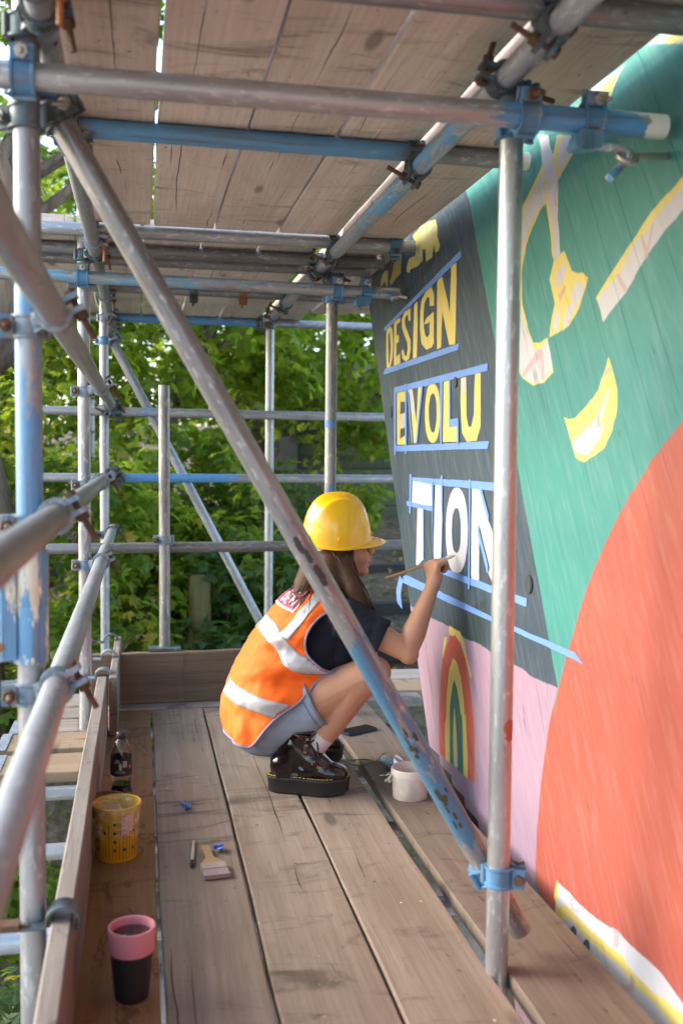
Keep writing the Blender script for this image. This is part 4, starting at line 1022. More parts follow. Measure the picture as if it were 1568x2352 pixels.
# ------------------------------------------------------------------ mural wall of slanting planks
XW = 1.05
PAL = dict(teal=(.045, .215, .192), dark=(.034, .058, .080), dark2=(.020, .038, .034), coral=(.345, .080, .054), pink=(.30, .205, .275),
           red=(.43, .085, .05), yellow=(.60, .50, .135), white=(.47, .465, .49), green=(.035, .155, .10), pinkstroke=(.44, .27, .29),
           cream=(.56, .52, .36), deepgreen=(.02, .17, .10), deepred=(.55, .045, .012))
ALPHA = dict(pinkstroke=.75, deepgreen=.8, dark2=.75)
Y0, Y1, Z0, Z1, PPM = 1.40, 4.90, -.32, 2.32, 560


def paint_mural():
    nx, nz = int((Y1-Y0)*PPM), int((Z1-Z0)*PPM)
    img = np.empty((nz, nx, 4), np.float32); img[..., 3] = 1
    img[..., :3] = PAL['teal']
    ys = Y0+(np.arange(nx)+.5)/PPM; zs = Z0+(np.arange(nz)+.5)/PPM
    rr = np.random.default_rng(3)

    def wob(step, amp):
        gy, gz = int(nx/step)+3, int(nz/step)+3
        g = rr.normal(0, amp, (gz, gy)).astype(np.float32)
        fy, fz = np.arange(nx)/step, np.arange(nz)/step
        iy, iz = fy.astype(int), fz.astype(int); ty, tz = (fy-iy)[None, :], (fz-iz)[:, None]
        ty = ty*ty*(3-2*ty); tz = tz*tz*(3-2*tz)
        a = g[iz][:, iy]; b = g[iz][:, iy+1]; c = g[iz+1][:, iy]; d = g[iz+1][:, iy+1]
        return (a*(1-ty)+b*ty)*(1-tz)+(c*(1-ty)+d*ty)*tz
    wy = wob(26, .0011)+wob(7, .0006); wz = wob(26, .0011)+wob(7, .0006)
    for key, poly in MURAL:
        p = np.array(poly, np.float64)
        a0 = int(max(0, (p[:, 0].min()-Y0-.02)*PPM)); a1 = int(min(nx, (p[:, 0].max()-Y0+.02)*PPM+1))
        b0 = int(max(0, (p[:, 1].min()-Z0-.02)*PPM)); b1 = int(min(nz, (p[:, 1].max()-Z0+.02)*PPM+1))
        if a1 <= a0 or b1 <= b0: continue
        cov = np.zeros((b1-b0, a1-a0), np.float32)
        for sx, sz in ((-.25, -.25), (.25, .25), (.25, -.25), (-.25, .25)):
            Yg = ys[None, a0:a1]+wy[b0:b1, a0:a1]+sx/PPM; Zg = zs[b0:b1, None]+wz[b0:b1, a0:a1]+sz/PPM
            ins = np.zeros(cov.shape, bool)
            for i in range(len(p)):
                (x0, z0), (x1, z1) = p[i], p[(i+1) % len(p)]
                if z0 == z1: continue
                cr = ((z0 > Zg) != (z1 > Zg)) & (Yg < (x1-x0)*(Zg-z0)/(z1-z0)+x0)
                ins ^= cr
            cov += ins*.25
        col = np.array(PAL[key], np.float32)
        al = (cov*ALPHA.get(key, 1.0))[..., None]
        t = img[b0:b1, a0:a1, :3]
        img[b0:b1, a0:a1, :3] = t*(1-al)+col*al
    im = bpy.data.images.new("mural_paint", nx, nz, float_buffer=True)
    im.colorspace_settings.name = 'Linear Rec.709'
    im.pixels.foreach_set(img.ravel()); im.pack()
    return im


t = NT('mural_paintwork')
uv = t.n("ShaderNodeUVMap", uv_map='mural')
tx = t.n("ShaderNodeTexImage", extension='EXTEND', interpolation='Cubic'); tx.image = paint_mural()
t.l(uv.outputs[0], tx.inputs[0])
ge = t.n("ShaderNodeNewGeometry")
def _wmap(scale, rot=0.0):
    mp = t.n("ShaderNodeMapping"); mp.inputs['Scale'].default_value = scale; mp.inputs['Rotation'].default_value = (rot, 0, 0)
    t.l(ge.outputs['Position'], mp.inputs[0]); return mp.outputs[0]
n1 = t.noise(_wmap((1, 2.2, 2.2)), 1.0, 5, .65)
_sx = t.n("ShaderNodeSeparateXYZ"); t.l(ge.outputs['Position'], _sx.inputs[0])
_al = t.math('SUBTRACT', _sx.outputs[1], t.math('MULTIPLY', _sx.outputs[2], .615))
def _pm(a, b):
    cb = t.n("ShaderNodeCombineXYZ"); t.l(t.math('MULTIPLY', _al, a), cb.inputs[0]); t.l(t.math('MULTIPLY', _sx.outputs[2], b), cb.inputs[1]); return cb.outputs[0]
n2 = t.noise(_pm(42, 7), 1.0, 5, .65)
n3 = t.noise(_wmap((1, 140, 140)), 1.0, 3, .6)
c = t.mix(t.math('MULTIPLY', t.step(n1, .3, .75), .28), tx.outputs[0], t.mix(1.0, tx.outputs[0], (.80, .82, .84), 'MULTIPLY'))
c = t.mix(t.math('MULTIPLY', t.step(n2, .45, .8), .025), c, t.mix(1.0, c, (.72, .72, .72), 'MULTIPLY'))
c = t.mix(t.math('MULTIPLY', t.step(n2, .55, .3), .05), c, (.9, .9, .9))
# chips and specks of older paint
c = t.mix(t.math('MULTIPLY', t.step(n3, .735, .76), .65), c, (.03, .03, .03))
# hairline checks following the planks
k = t.noise(_pm(13, .8), 1.0, 3, .5)
ln = t.math('SUBTRACT', 1.0, t.step(t.math('ABSOLUTE', t.math('SUBTRACT', k, .5)), .0022, .006))
gt = t.step(t.noise(_wmap((1, 2.4, 1.3)), 1.7, 2), .55, .62)
lm = t.math('MULTIPLY', t.math('MULTIPLY', ln, gt), .5)
c = t.mix(lm, c, (.025, .025, .025))
t.bump(t.math('SUBTRACT', t.math('ADD', t.math('MULTIPLY', n2, .25), t.math('MULTIPLY', n3, .25)), lm), .07, .004)
M_MURAL = t.set(c, t.math('ADD', t.math('MULTIPLY', n2, .2), .36), 0, spec=.45)
M_RAW = plain('dark_bare_timber', (.05, .045, .04), .85, var=.3)

wall = empty('mural_wall', (1.2, 2.2, -.9), 'slanting plank wall painted with a lettered dark panel, teal, coral and pink shapes', 'wall')
SH = .615                                     # planks lean: along per metre of height
prof = [(-.90, 1.020), (-.45, 1.036), (-.12, 1.045), (.035, XW), (.30, XW), (.75, XW), (1.20, XW), (1.60, XW), (1.925, XW), (2.10, 1.026), (2.60, .955)]
pw = .128
ystart = 3.535                                # the wall's end at the height of the lower fold
_i = 0
y = ystart
while y > -1.9:
    gp = random.choice((.0002, .0004, .0008)); ya, yb = y-pw+gp, y-gp
    zs = prof
    cut = .035-max(0, (ystart-y+pw*.5))/4.8 if y > 2.92 else -.9
    cut = min(cut, .02)
    dx = random.uniform(-.0003, .0003); tw = random.uniform(-.0002, .0002)
    vs, fs = [], []
    rows = [(z, x) for z, x in prof if z > cut+.01]
    if rows[0][0] > -.89: rows = [(cut, XW-(.035-cut)*.03)]+rows
    be = .0007
    for z, x in rows:
        s = SH*(z-.035)
        for yy, xx in ((ya+s, x+dx+be), (ya+be+s, x+dx), (yb-be+s, x+dx+tw), (yb+s, x+dx+be+tw), (yb+s, x+.028), (ya+s, x+.028)):
            vs.append((xx, yy, z))
    m = 6
    for r in range(len(rows)-1):
        for k in range(m): fs.append((r*m+k, r*m+(k+1) % m, (r+1)*m+(k+1) % m, (r+1)*m+k))
    fs.append(tuple(range(m))[::-1]); fs.append(tuple((len(rows)-1)*m+k for k in range(m)))
    o = mobj('plank', vs, fs, M_MURAL, wall)
    me = o.data; uvl = me.uv_layers.new(name='mural'); org = WM[o.name].translation
    co = np.empty(len(me.vertices)*3); me.vertices.foreach_get('co', co); co = co.reshape(-1, 3)
    li = np.empty(len(me.loops), int); me.loops.foreach_get('vertex_index', li)
    w = co[li]+np.array(org)
    uvs = np.stack([(w[:, 1]-Y0)/(Y1-Y0), (w[:, 2]-Z0)/(Z1-Z0)], 1)
    uvl.data.foreach_set('uv', uvs.ravel())
    y -= pw
# the timber behind the planks
vs = []
for z, x in ((-.9, 1.052), (.0, 1.08), (1.925, 1.082), (2.6, .99)):
    s = SH*(z-.035)
    for yy, xx in ((-1.9+s, x), (ystart-.02+s-(.6 if z < -.1 else 0), x), (ystart-.02+s-(.6 if z < -.1 else 0), x+.30), (-1.9+s, x+.30)): vs.append((xx, yy, z))
fs = []
for r in range(3):
    for k in range(4): fs.append((r*4+k, r*4+(k+1) % 4, (r+1)*4+(k+1) % 4, (r+1)*4+k))
fs += [(3, 2, 1, 0), (12, 13, 14, 15)]
mobj('backing', vs, fs, M_RAW, wall)
# bolt-hole plugs, proud discs; the hole's shade is painted as a black crescent
M_PLUG = plain('dark_plug', (.03, .045, .048), .5, var=.2)
M_HOLESHADE = plain('painted_hole_shade', (.006, .008, .009), .8)
for y, z, r in (((1.0500, 4.1684, 1.2773)+(.024,))[1:], ((1.0500, 3.2789, 1.3451)+(.020,))[1:], ((1.0500, 2.5910, 0.7447)+(.027,))[1:]):
    mb = MB(); n = 24
    vs = [(XW-.0024, y+r*math.cos(2*math.pi*i/n), z+r*math.sin(2*math.pi*i/n)) for i in range(n)]
    vs += [(XW+.004, y+r*1.04*math.cos(2*math.pi*i/n), z+r*1.04*math.sin(2*math.pi*i/n)) for i in range(n)]
    fs = [tuple(range(n))]+[(i, (i+1) % n, n+(i+1) % n, n+i) for i in range(n)]
    o = mobj('plug', vs, fs, M_PLUG, wall)
    vs, fs = [], []
    for i in range(13):
        a = math.radians(95+170*i/12)
        for q in (.68, 1.0): vs.append((XW-.0032, y-r*.1+r*q*math.cos(a)*(1 if q == 1 else .8), z+r*(.98 if q == 1 else .95)*math.sin(a)))
    fs = [(2*i, 2*i+1, 2*i+3, 2*i+2) for i in range(12)]
    mobj('hole_shade', vs, fs, M_HOLESHADE, o)

TLAB = dict(design_top='steep blue tape line above the yellow word DESIGN', design_bottom='blue tape line under the yellow word DESIGN',
            evolu_top='blue tape line above the letters EVOLU', e_left='thin upright tape left of the letter E', ev='thin upright tape between the letters E and V',
            v_left='thin slanted tape along the left arm of the V', v_right='thin slanted tape along the right arm of the V', l_left='thin upright tape left of the letter L',
            l_inner='L-shaped tape in the angle of the letter L', l_right='short tape stub at the right foot of the letter L', evolu_bottom='nearly level blue tape line under the letters EVOLU',
            tion_top='blue tape line above the white letters TION', t_left='thin upright tape at the left of the white T bar', t_under='tape under the bar of the white letter T',
            i_left='dark-edged tape between the white T and I', t_stem_right='hair-thin tape right of the T stem', i_right='upright tape along the right of the white letter I',
            n_left='upright tape left of the white letter N', n_inner='slanted tape inside the white letter N', n_right='slanted tape along the upper diagonal of the N',
            tion_bottom='blue tape line under the white letters TION', long='longest blue tape, running down across the panel onto the coral disc, its end hanging loose')
lay = 0
for key, poly in TAPES:
    lay += 1
    d = .0026+.00035*(lay % 7) if key not in ('long', 'tion_bottom', 'evolu_top', 'evolu_bottom', 'design_top', 'design_bottom', 'tion_top') else .0022
    if key in ('ev', 'e_left', 'l_left', 'l_right', 'i_right', 'n_left', 't_left', 'n_inner', 'n_right', 'v_left', 'v_right', 'i_left'): d = .0036+.0003*(lay % 4)
    pts = []
    for i in range(len(poly)):
        a, b = Vector(poly[i]), Vector(poly[(i+1) % len(poly)])
        L = (b-a).length; k = max(1, int(L/.06))
        for j in range(k):
            p = a.lerp(b, j/k)
            if j: p += Vector((random.gauss(0, .0006), random.gauss(0, .0006)))
            pts.append(p)
    n = len(pts)
    vs = [(XW-d, p.x, p.y) for p in pts]+[(XW-d+.0006, p.x, p.y) for p in pts]
    fs = [tuple(range(n)), tuple(range(n, 2*n))[::-1]]+[(i, n+i, n+(i+1) % n, (i+1) % n) for i in range(n)]
    o = mobj('masking_tape', vs, fs, M_TAPE)
    tag(o, TLAB[key], 'tape', 'blue masking tape')
    if key == 'long':
        a = Vector((1.0460, 3.9420, 0.5932)); b = Vector((1.0475, 3.9416, 0.4785))
        mb = MB(); N = 10; vs, fs = [], []
        for i in range(N+1):
            q = i/N; z = a.z+(b.z-a.z)*q; w = .021
            yc = a.y+.004*math.sin(q*5)
            for s in (-1, 1): vs.append((1.046-.012*math.sin(q*2.6)-.004*s, yc+s*w*(1 if i < N else .9+.1*s), z+.008*s*(1 if i in (0, N) else 0)))
        fs = [(2*i, 2*i+1, 2*i+3, 2*i+2) for i in range(N)]
        mobj('loose_end', vs, fs, M_TAPE, o)

# ------------------------------------------------------------------ ground and garden behind
def ground_z(x, y):
    def sm(a, b, v):
        q = min(1, max(0, (v-a)/(b-a))); return q*q*(3-2*q)
    z = -1.95+1.55*sm(4.6, 7.6, y)+.75*sm(7.6, 13.0, y)+1.8*sm(13, 40, y)
    z -= .45*sm(.4, -2.5, x)*sm(5.0, 8, y)*(1-sm(12, 20, y))
    z += .10*noise.noise(Vector((x*.6, y*.6, 0)))+.035*noise.noise(Vector((x*2.1, y*2.1, 3)))
    return z


def axis_pts(lo, hi, core_lo, core_hi, step):
    a = list(np.arange(core_lo, core_hi+1e-6, step)); s = step
    q = core_lo; left = []
    while q > lo: s *= 1.5; q -= s; left.append(max(q, lo))
    s = step; q = core_hi; right = []
    while q < hi: s *= 1.5; q += s; right.append(min(q, hi))
    return left[::-1]+a+right


gx = axis_pts(-250, 250, -5, 7, .22); gy = axis_pts(-250, 250, -2, 16, .22)
vs = [(x, y, ground_z(x, y)) for y in gy for x in gx]
nx_ = len(gx)
fs = [(j*nx_+i, j*nx_+i+1, (j+1)*nx_+i+1, (j+1)*nx_+i) for j in range(len(gy)-1) for i in range(nx_-1)]
t = NT('litter_and_bounce_ground')
a = t.noise(t.obj((1, 1, 1), False), 1.3, 5, .6); b = t.noise(t.obj((1, 1, 1), False), 14, 5, .7); d = t.noise(t.obj((1, 1, 1), False), 38, 4, .7)
c = t.mix(t.step(b, .35, .65), (.20, .17, .13), (.42, .37, .30))
c = t.mix(t.math('MULTIPLY', t.step(d, .58, .70), .8), c, (.42, .35, .26))
c = t.mix(t.math('MULTIPLY', t.step(a, .56, .70), .6), c, (.07, .11, .03))
t.bump(t.math('ADD', b, d), .9, .03)
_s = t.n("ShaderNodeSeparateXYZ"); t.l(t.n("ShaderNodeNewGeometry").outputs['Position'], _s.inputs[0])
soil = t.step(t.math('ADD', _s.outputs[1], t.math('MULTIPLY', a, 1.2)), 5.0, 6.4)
bounce_ground = t.mix(d, t.mix(b, (.46, .42, .36), (.58, .54, .47)), (.50, .47, .41))  # pale ground added round the deck to bounce light up under the boards
c = t.mix(soil, bounce_ground, t.mix(1.0, c, (.50, .44, .38), 'MULTIPLY'))
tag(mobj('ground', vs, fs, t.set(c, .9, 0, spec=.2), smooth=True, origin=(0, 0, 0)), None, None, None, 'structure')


def leaf_mat(name, dark, light, yellow=.05, trans=.5):
    t = NT(name)
    at_ = t.n("ShaderNodeAttribute", attribute_name='tint')
    sp = t.n("ShaderNodeSeparateColor"); t.l(at_.outputs['Color'], sp.inputs[0])
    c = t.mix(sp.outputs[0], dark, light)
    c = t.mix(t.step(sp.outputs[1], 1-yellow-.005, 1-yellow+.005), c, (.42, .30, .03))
    n = t.noise(t.obj((1, 1, 1), False), 60, 3)
    c = t.mix(t.math('MULTIPLY', n, .35), c, tuple(x*.5 for x in dark))
    t.set(c, .42, 0, spec=.35)
    tr = t.n("ShaderNodeBsdfTranslucent"); mx = t.n("ShaderNodeMixShader"); mx.inputs[0].default_value = trans
    cc = t.mix(.65, c, (.48, .62, .05), 'MIX')
    t.l(cc, tr.inputs['Color']); t.l(t.b.outputs[0], mx.inputs[1]); t.l(tr.outputs[0], mx.inputs[2]); t.l(mx.outputs[0], t.out.inputs[0])
    return t.m


LEAF_BRIGHT = leaf_mat('lime_leaf', (.12, .21, .018), (.29, .40, .05), .012, .62)
LEAF_MID = leaf_mat('green_leaf', (.05, .12, .015), (.15, .26, .03), .02, .55)
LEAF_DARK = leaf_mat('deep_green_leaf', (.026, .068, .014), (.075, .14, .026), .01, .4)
LEAF_AUT = leaf_mat('yellowing_leaf', (.05, .11, .014), (.15, .25, .03), .06, .55)
LEAF_IVY = leaf_mat('ground_ivy_leaf', (.02, .055, .018), (.06, .12, .035), .02, .3)
BARK = NT('furrowed_bark'); _v = BARK.obj((14, 14, 1.6)); _a = BARK.noise(_v, 1.0, 6, .65)
_c = BARK.mix(BARK.step(_a, .3, .7), (.06, .042, .028), (.19, .135, .09)); BARK.bump(_a, 1.0, .03); BARK = BARK.set(_c, .9)
MOSSY = NT('mossy_wood'); _a = MOSSY.noise(MOSSY.obj((10, 10, 1.2)), 1.0, 5, .6)
_c = MOSSY.mix(MOSSY.step(_a, .35, .65), (.10, .085, .03), (.19, .16, .055)); MOSSY.bump(_a, .6, .01); MOSSY = MOSSY.set(_c, .85)


def foliage(name, centres, per, size, spread, mat, parent, rng, droop=.25, leaflets=5, fill=1.0, flat=0.6):
    """Leaf sprays: each a fan of small creased leaflets."""
    if leaflets == 5: size, per = size*.82, int(per*1.4)
    C = np.asarray(centres, float)
    n = len(C)*per
    base = np.repeat(C[:, :3], per, 0); sp = np.repeat(C[:, 3] if C.shape[1] > 3 else np.full(len(C), spread), per)
    dirs = rng.normal(0, 1, (n, 3)); dirs /= np.linalg.norm(dirs, axis=1)[:, None]
    rad = rng.uniform(.25, 1.0, n)**.5
    pos = base+dirs*(sp*rad)[:, None]*np.array([1, 1, flat+.25])
    up = dirs*.55+np.array([0, 0, .8])+rng.normal(0, .35, (n, 3)); up /= np.linalg.norm(up, axis=1)[:, None]
    ref = rng.normal(0, 1, (n, 3)); ax = np.cross(up, ref); ax /= np.linalg.norm(ax, axis=1)[:, None]; ay = np.cross(up, ax)
    sz = size*rng.uniform(.65, 1.25, n)
    V_, F_, T_ = [], [], []
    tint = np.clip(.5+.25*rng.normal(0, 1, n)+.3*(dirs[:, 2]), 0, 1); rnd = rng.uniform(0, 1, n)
    for k in range(leaflets):
        a = (k-(leaflets-1)/2)*(.62 if leaflets > 3 else .8)+rng.normal(0, .1, n)
        ln = sz*(1-.16*abs(k-(leaflets-1)/2))
        d = ax*np.cos(a)[:, None]+ay*np.sin(a)[:, None]
        s = -ax*np.sin(a)[:, None]+ay*np.cos(a)[:, None]
        wd = ln*rng.uniform(.17, .24, n)
        p0 = pos
        dr = droop*rng.uniform(.3, 1.3, n)
        tip = pos+d*ln[:, None]-up*(ln*dr)[:, None]
        mid = pos+d*(ln*.58)[:, None]-up*(ln*dr*.25)[:, None]
        l = mid+s*wd[:, None]+up*(wd*.25)[:, None]; r = mid-s*wd[:, None]+up*(wd*.25)[:, None]
        V_.append(np.stack([p0, l, tip, r], 1).reshape(-1, 3))
        T_.append(np.stack([tint, rnd, rng.uniform(0, 1, n), np.ones(n)], 1))
    V_ = np.concatenate(V_); T_ = np.concatenate(T_)
    nq = len(V_)//4
    me = bpy.data.meshes.new(name)
    org = C[:, :3].mean(0); org[2] = C[:, 2].min()
    me.vertices.add(len(V_)); me.vertices.foreach_set('co', (V_-org).astype(np.float32).ravel())
    me.loops.add(nq*4); me.loops.foreach_set('vertex_index', np.arange(nq*4, dtype=np.int32))
    me.polygons.add(nq); me.polygons.foreach_set('loop_start', np.arange(0, nq*4, 4, dtype=np.int32))
    me.polygons.foreach_set('loop_total', np.full(nq, 4, np.int32))
    ca = me.color_attributes.new('tint', 'FLOAT_COLOR', 'CORNER')
    ca.data.foreach_set('color', np.repeat(T_, 4, 0).astype(np.float32).ravel())
    me.materials.append(mat); me.update(calc_edges=True)
    return inst(name, me, Matrix.Translation(org), parent)


def limb(p0, p1, r0, r1, wob=.06, n=7, rng=random):
    p0, p1 = Vector(p0), Vector(p1); L = (p1-p0).length
    pts = [p0.lerp(p1, i/(n-1))+Vector((rng.gauss(0, 1), rng.gauss(0, 1), rng.gauss(0, .5)))*wob*L*(.0 if i in (0, n-1) else .5) for i in range(n)]
    rs = [r0+(r1-r0)*(i/(n-1))**.8 for i in range(n)]; rs[0] = r0*1.25
    return pts, rs


def tree(label, x, y, h, r, crown, leafmat, seed, size=.15, lean=(0, 0), branches=6, per=32, group='trees behind the scaffold', name='broadleaf_tree', z0=None, low=.35):
    """crown = (centre x, y, z, radius x, y, z, clumps, clump spread)."""
    z = ground_z(x, y)-.1 if z0 is None else z0
    tr = empty(name, (x, y, z), label, 'tree', group)
    rng = np.random.default_rng(seed); rr = random.Random(seed)
    top = Vector((x+lean[0], y+lean[1], z+h))
    mb = MB(); pts, rs = limb((x, y, z), top, r, r*.35, .04, 9, rr); mb.tube(pts, rs, 14)
    o = mb.build('trunk', BARK, tr, True)
    cx, cy, cz, rx, ry, rz, nc, spread = crown
    cs = []
    while len(cs) < nc:
        p = rng.uniform(-1, 1, 3); q = np.linalg.norm(p)
        if q > 1 or q < .25: continue
        cs.append((cx+p[0]*rx, cy+p[1]*ry, cz+p[2]*rz, spread*rng.uniform(.6, 1.35)))
    for k in range(branches):
        t_ = cs[rng.integers(len(cs))]; a = Vector(pts[min(8, 3+rng.integers(5))])
        mb = MB(); bp, br = limb(a, t_[:3], r*.38, r*.06, .12, 6, rr); mb.tube(bp, br, 8)
        mb.build('branch', BARK, tr, True)
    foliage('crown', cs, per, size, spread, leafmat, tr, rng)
    return tr


def shrub(label, x, y, rx, ry, h, leafmat, seed, size=.10, clumps=40, per=24, spread=.22, group='shrubs on the bank', name='leafy_shrub', stems=5, z0=None):
    z = ground_z(x, y)-.05 if z0 is None else z0
    s = empty(name, (x, y, z), label, 'shrub', group)
    rng = np.random.default_rng(seed); rr = random.Random(seed)
    cs = []
    while len(cs) < clumps:
        p = rng.uniform(-1, 1, 3)
        if p[0]**2+p[1]**2+max(0, p[2])**2 > 1: continue
        cs.append((x+p[0]*rx, y+p[1]*ry, z+h*(.12+.44*(p[2]+1)), spread*rng.uniform(.6, 1.3)))
    for k in range(stems):
        t_ = cs[rng.integers(len(cs))]; mb = MB(); bp, br = limb((x+rr.uniform(-.1, .1), y+rr.uniform(-.1, .1), z), t_[:3], .018, .005, .12, 6, rr); mb.tube(bp, br, 7)
        mb.build('stem', BARK, s, True)
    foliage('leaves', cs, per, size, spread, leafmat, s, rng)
    return s


# trees
tree('big dark furrowed trunk at the left edge, behind the near standard', -.97, 6.6, 6.5, .22, (-1.1, 7.6, 4.4, 1.5, 1.4, 1.0, 34, .40), LEAF_MID, 11, .16)
tree('leaning tree whose dark limb slants under the upper deck', .05, 9.6, 4.6, .12, (.2, 9.4, 2.55, 1.5, 1.1, 1.15, 74, .38), LEAF_BRIGHT, 12, .135, lean=(.9, -.3))
tree('lime-leaved tree filling the middle of the background', 1.35, 11.2, 4.5, .10, (1.5, 10.8, 2.5, 1.5, 1.2, 1.2, 84, .38), LEAF_BRIGHT, 13, .135, lean=(.3, 0))
tree('thin-stemmed tree with pale sunlit leaves beside the mural end', 2.35, 11.8, 4.6, .07, (2.5, 11.4, 2.4, 1.0, 1.0, 1.3, 46, .33), LEAF_BRIGHT, 14, .115)
tree('deeper green tree on the left, above the guard rails', -.9, 10.2, 4.2, .12, (-.9, 9.8, 2.1, 1.2, 1.1, 1.4, 62, .36), LEAF_MID, 15, .13)
tree('tall tree farther back closing the left of the view', -2.6, 14.5, 7, .2, (-2.4, 14, 3.4, 2.6, 1.5, 2.6, 74, .45), LEAF_MID, 16, .2)
tree('tall back tree with gaps of sky behind the pale slim standard', 1.6, 16.5, 7, .18, (1.8, 16, 3.9, 2.6, 1.5, 1.9, 40, .42), LEAF_BRIGHT, 17, .2)
shrub('wide pale green hedge at the right, beyond the pots', 4.6, 13.4, 1.5, .6, 2.3, LEAF_BRIGHT, 51, .12, 90, spread=.28)
tree('back tree showing at the far right past the mural', 4.6, 15.5, 7, .2, (4.4, 15, 3.2, 2.0, 1.5, 2.6, 50, .45), LEAF_MID, 18, .2)
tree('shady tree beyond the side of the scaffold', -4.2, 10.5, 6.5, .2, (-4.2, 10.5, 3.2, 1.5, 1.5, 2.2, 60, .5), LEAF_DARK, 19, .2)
# shrubs
shrub('yellow-flecked shrub behind the outer guard rails', -.62, 7.2, .55, .5, 2.25, LEAF_AUT, 31, .11, 52)
shrub('dense mid green shrub below the blue rail', .25, 8.3, .8, .6, 1.75, LEAF_MID, 32, .12, 60)
shrub('bright broad-leaved shrub left of the short upright', -.05, 7.6, .5, .45, 1.55, LEAF_BRIGHT, 33, .13, 26)
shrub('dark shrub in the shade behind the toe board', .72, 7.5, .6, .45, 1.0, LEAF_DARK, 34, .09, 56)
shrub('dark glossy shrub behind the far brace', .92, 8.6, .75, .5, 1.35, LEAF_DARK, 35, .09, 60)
shrub('bright sprig of large leaves over the mossy post', .92, 7.9, .4, .35, 1.30, LEAF_BRIGHT, 36, .12, 14)
shrub('low shrub with small silvery leaves at the foot of the post', .62, 6.9, .3, .3, .55, LEAF_IVY, 37, .09, 22)
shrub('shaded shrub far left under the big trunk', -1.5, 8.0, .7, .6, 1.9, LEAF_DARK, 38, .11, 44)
shrub('hanging green bush at the right, under the lime leaves', 2.32, 10.9, .34, .4, 1.75, LEAF_BRIGHT, 39, .11, 22)
shrub('low bush on the ground left of the deck', -1.1, 5.2, .8, .9, 1.1, LEAF_MID, 40, .11, 50, z0=-2.0)
shrub('ferny bush under the side platform', -.55, 4.2, .5, .5, .75, LEAF_IVY, 41, .09, 34, z0=-1.95)
shrub('ivy clump at the foot of the near standard', -.62, 2.6, .45, .6, .85, LEAF_IVY, 42, .08, 44, z0=-1.95)
shrub('tall shrub outside the guard rails at the left edge', -1.65, 6.3, .55, .6, 2.6, LEAF_MID, 43, .11, 46, z0=-1.6)
shrub('leaf spray with yellowing tips low on the left', -.35, 6.5, .4, .4, 1.15, LEAF_AUT, 44, .10, 34)
shrub('back hedge clump behind the shed', 1.2, 13.8, 2.2, .6, 2.2, LEAF_MID, 45, .14, 90, spread=.3)
shrub('back hedge clump at the left', -2.4, 12.2, 1.8, .6, 2.4, LEAF_DARK, 46, .14, 80, spread=.3)
# little plants by the path
shrub('bright green seedling plant beside the dark basin', 1.62, 7.9, .16, .14, .22, LEAF_BRIGHT, 47, .10, 7, per=9, spread=.08, name='seedling_plant', group='small plants')
gr = np.random.default_rng(5)
pts = []
for i in range(900):
    x, y = gr.uniform(-3.5, 4.5), gr.uniform(-1, 11)
    if -.3 < x < 1.3 and y < 4.5 and gr.uniform() < .5: continue
    if 1.2 < x < 2.7 and y > 6.8 and gr.uniform() < .88: continue
    pts.append((x, y, ground_z(x, y)+.05, .16))
o = foliage('ground_ivy', pts, 7, .075, .16, LEAF_IVY, None, gr, leaflets=3, flat=.2); tag(o, 'low ivy and weeds spreading over the ground', 'ivy', None, 'stuff')
# fallen leaves on the path
M_DRY = leaf_mat('fallen_leaf', (.16, .11, .06), (.34, .27, .17), .2, .1)
pts = [(x, y, ground_z(x, y)+.015, .05) for x, y in zip(gr.uniform(1.0, 3.4, 420), gr.uniform(6.6, 12, 420))]
o = foliage('fallen_leaves', pts, 2, .05, .05, M_DRY, None, gr, droop=.1, leaflets=3, flat=.02); tag(o, 'dry fallen leaves scattered over the path', 'leaves', None, 'stuff')

# mossy post
def post(label, px, y, r, h, lean=.0):
    x = px; z = ground_z(x, y)-.1; mb = MB()
    n = 16; prof = [(0, 1.0), (.25, .97), (.6, .94), (.97, .92), (1.0, .8)]
    vs, fs = [], []
    for q, s in prof:
        for k in range(n):
            a = 2*math.pi*k/n; rr_ = r*s*(1+.08*math.sin(3*a+q*2)+.05*math.sin(5*a))
            vs.append((x+rr_*math.cos(a)+lean*q, y+rr_*math.sin(a), z+h*q))
    for i in range(len(prof)-1):
        for k in range(n): fs.append((i*n+k, i*n+(k+1) % n, (i+1)*n+(k+1) % n, (i+1)*n+k))
    fs.append(tuple((len(prof)-1)*n+k for k in range(n)))
    o = mobj('wooden_post', vs, fs, MOSSY, smooth=True); auto_smooth(o, 50)
    return tag(o, label, 'post', 'garden posts')


_p = (0.4208, 7.3000, -0.0458)
post('thick mossy post seen over the back toe board', _p[0], 7.3, .085, (0.4203, 7.3000, 0.2029)[2]-ground_z(_p[0], 7.3)+.1)
_p = (0.2885, 6.7000, -0.1693)
post('short pale stake beside the thick mossy post', _p[0], 6.7, .03, .62)

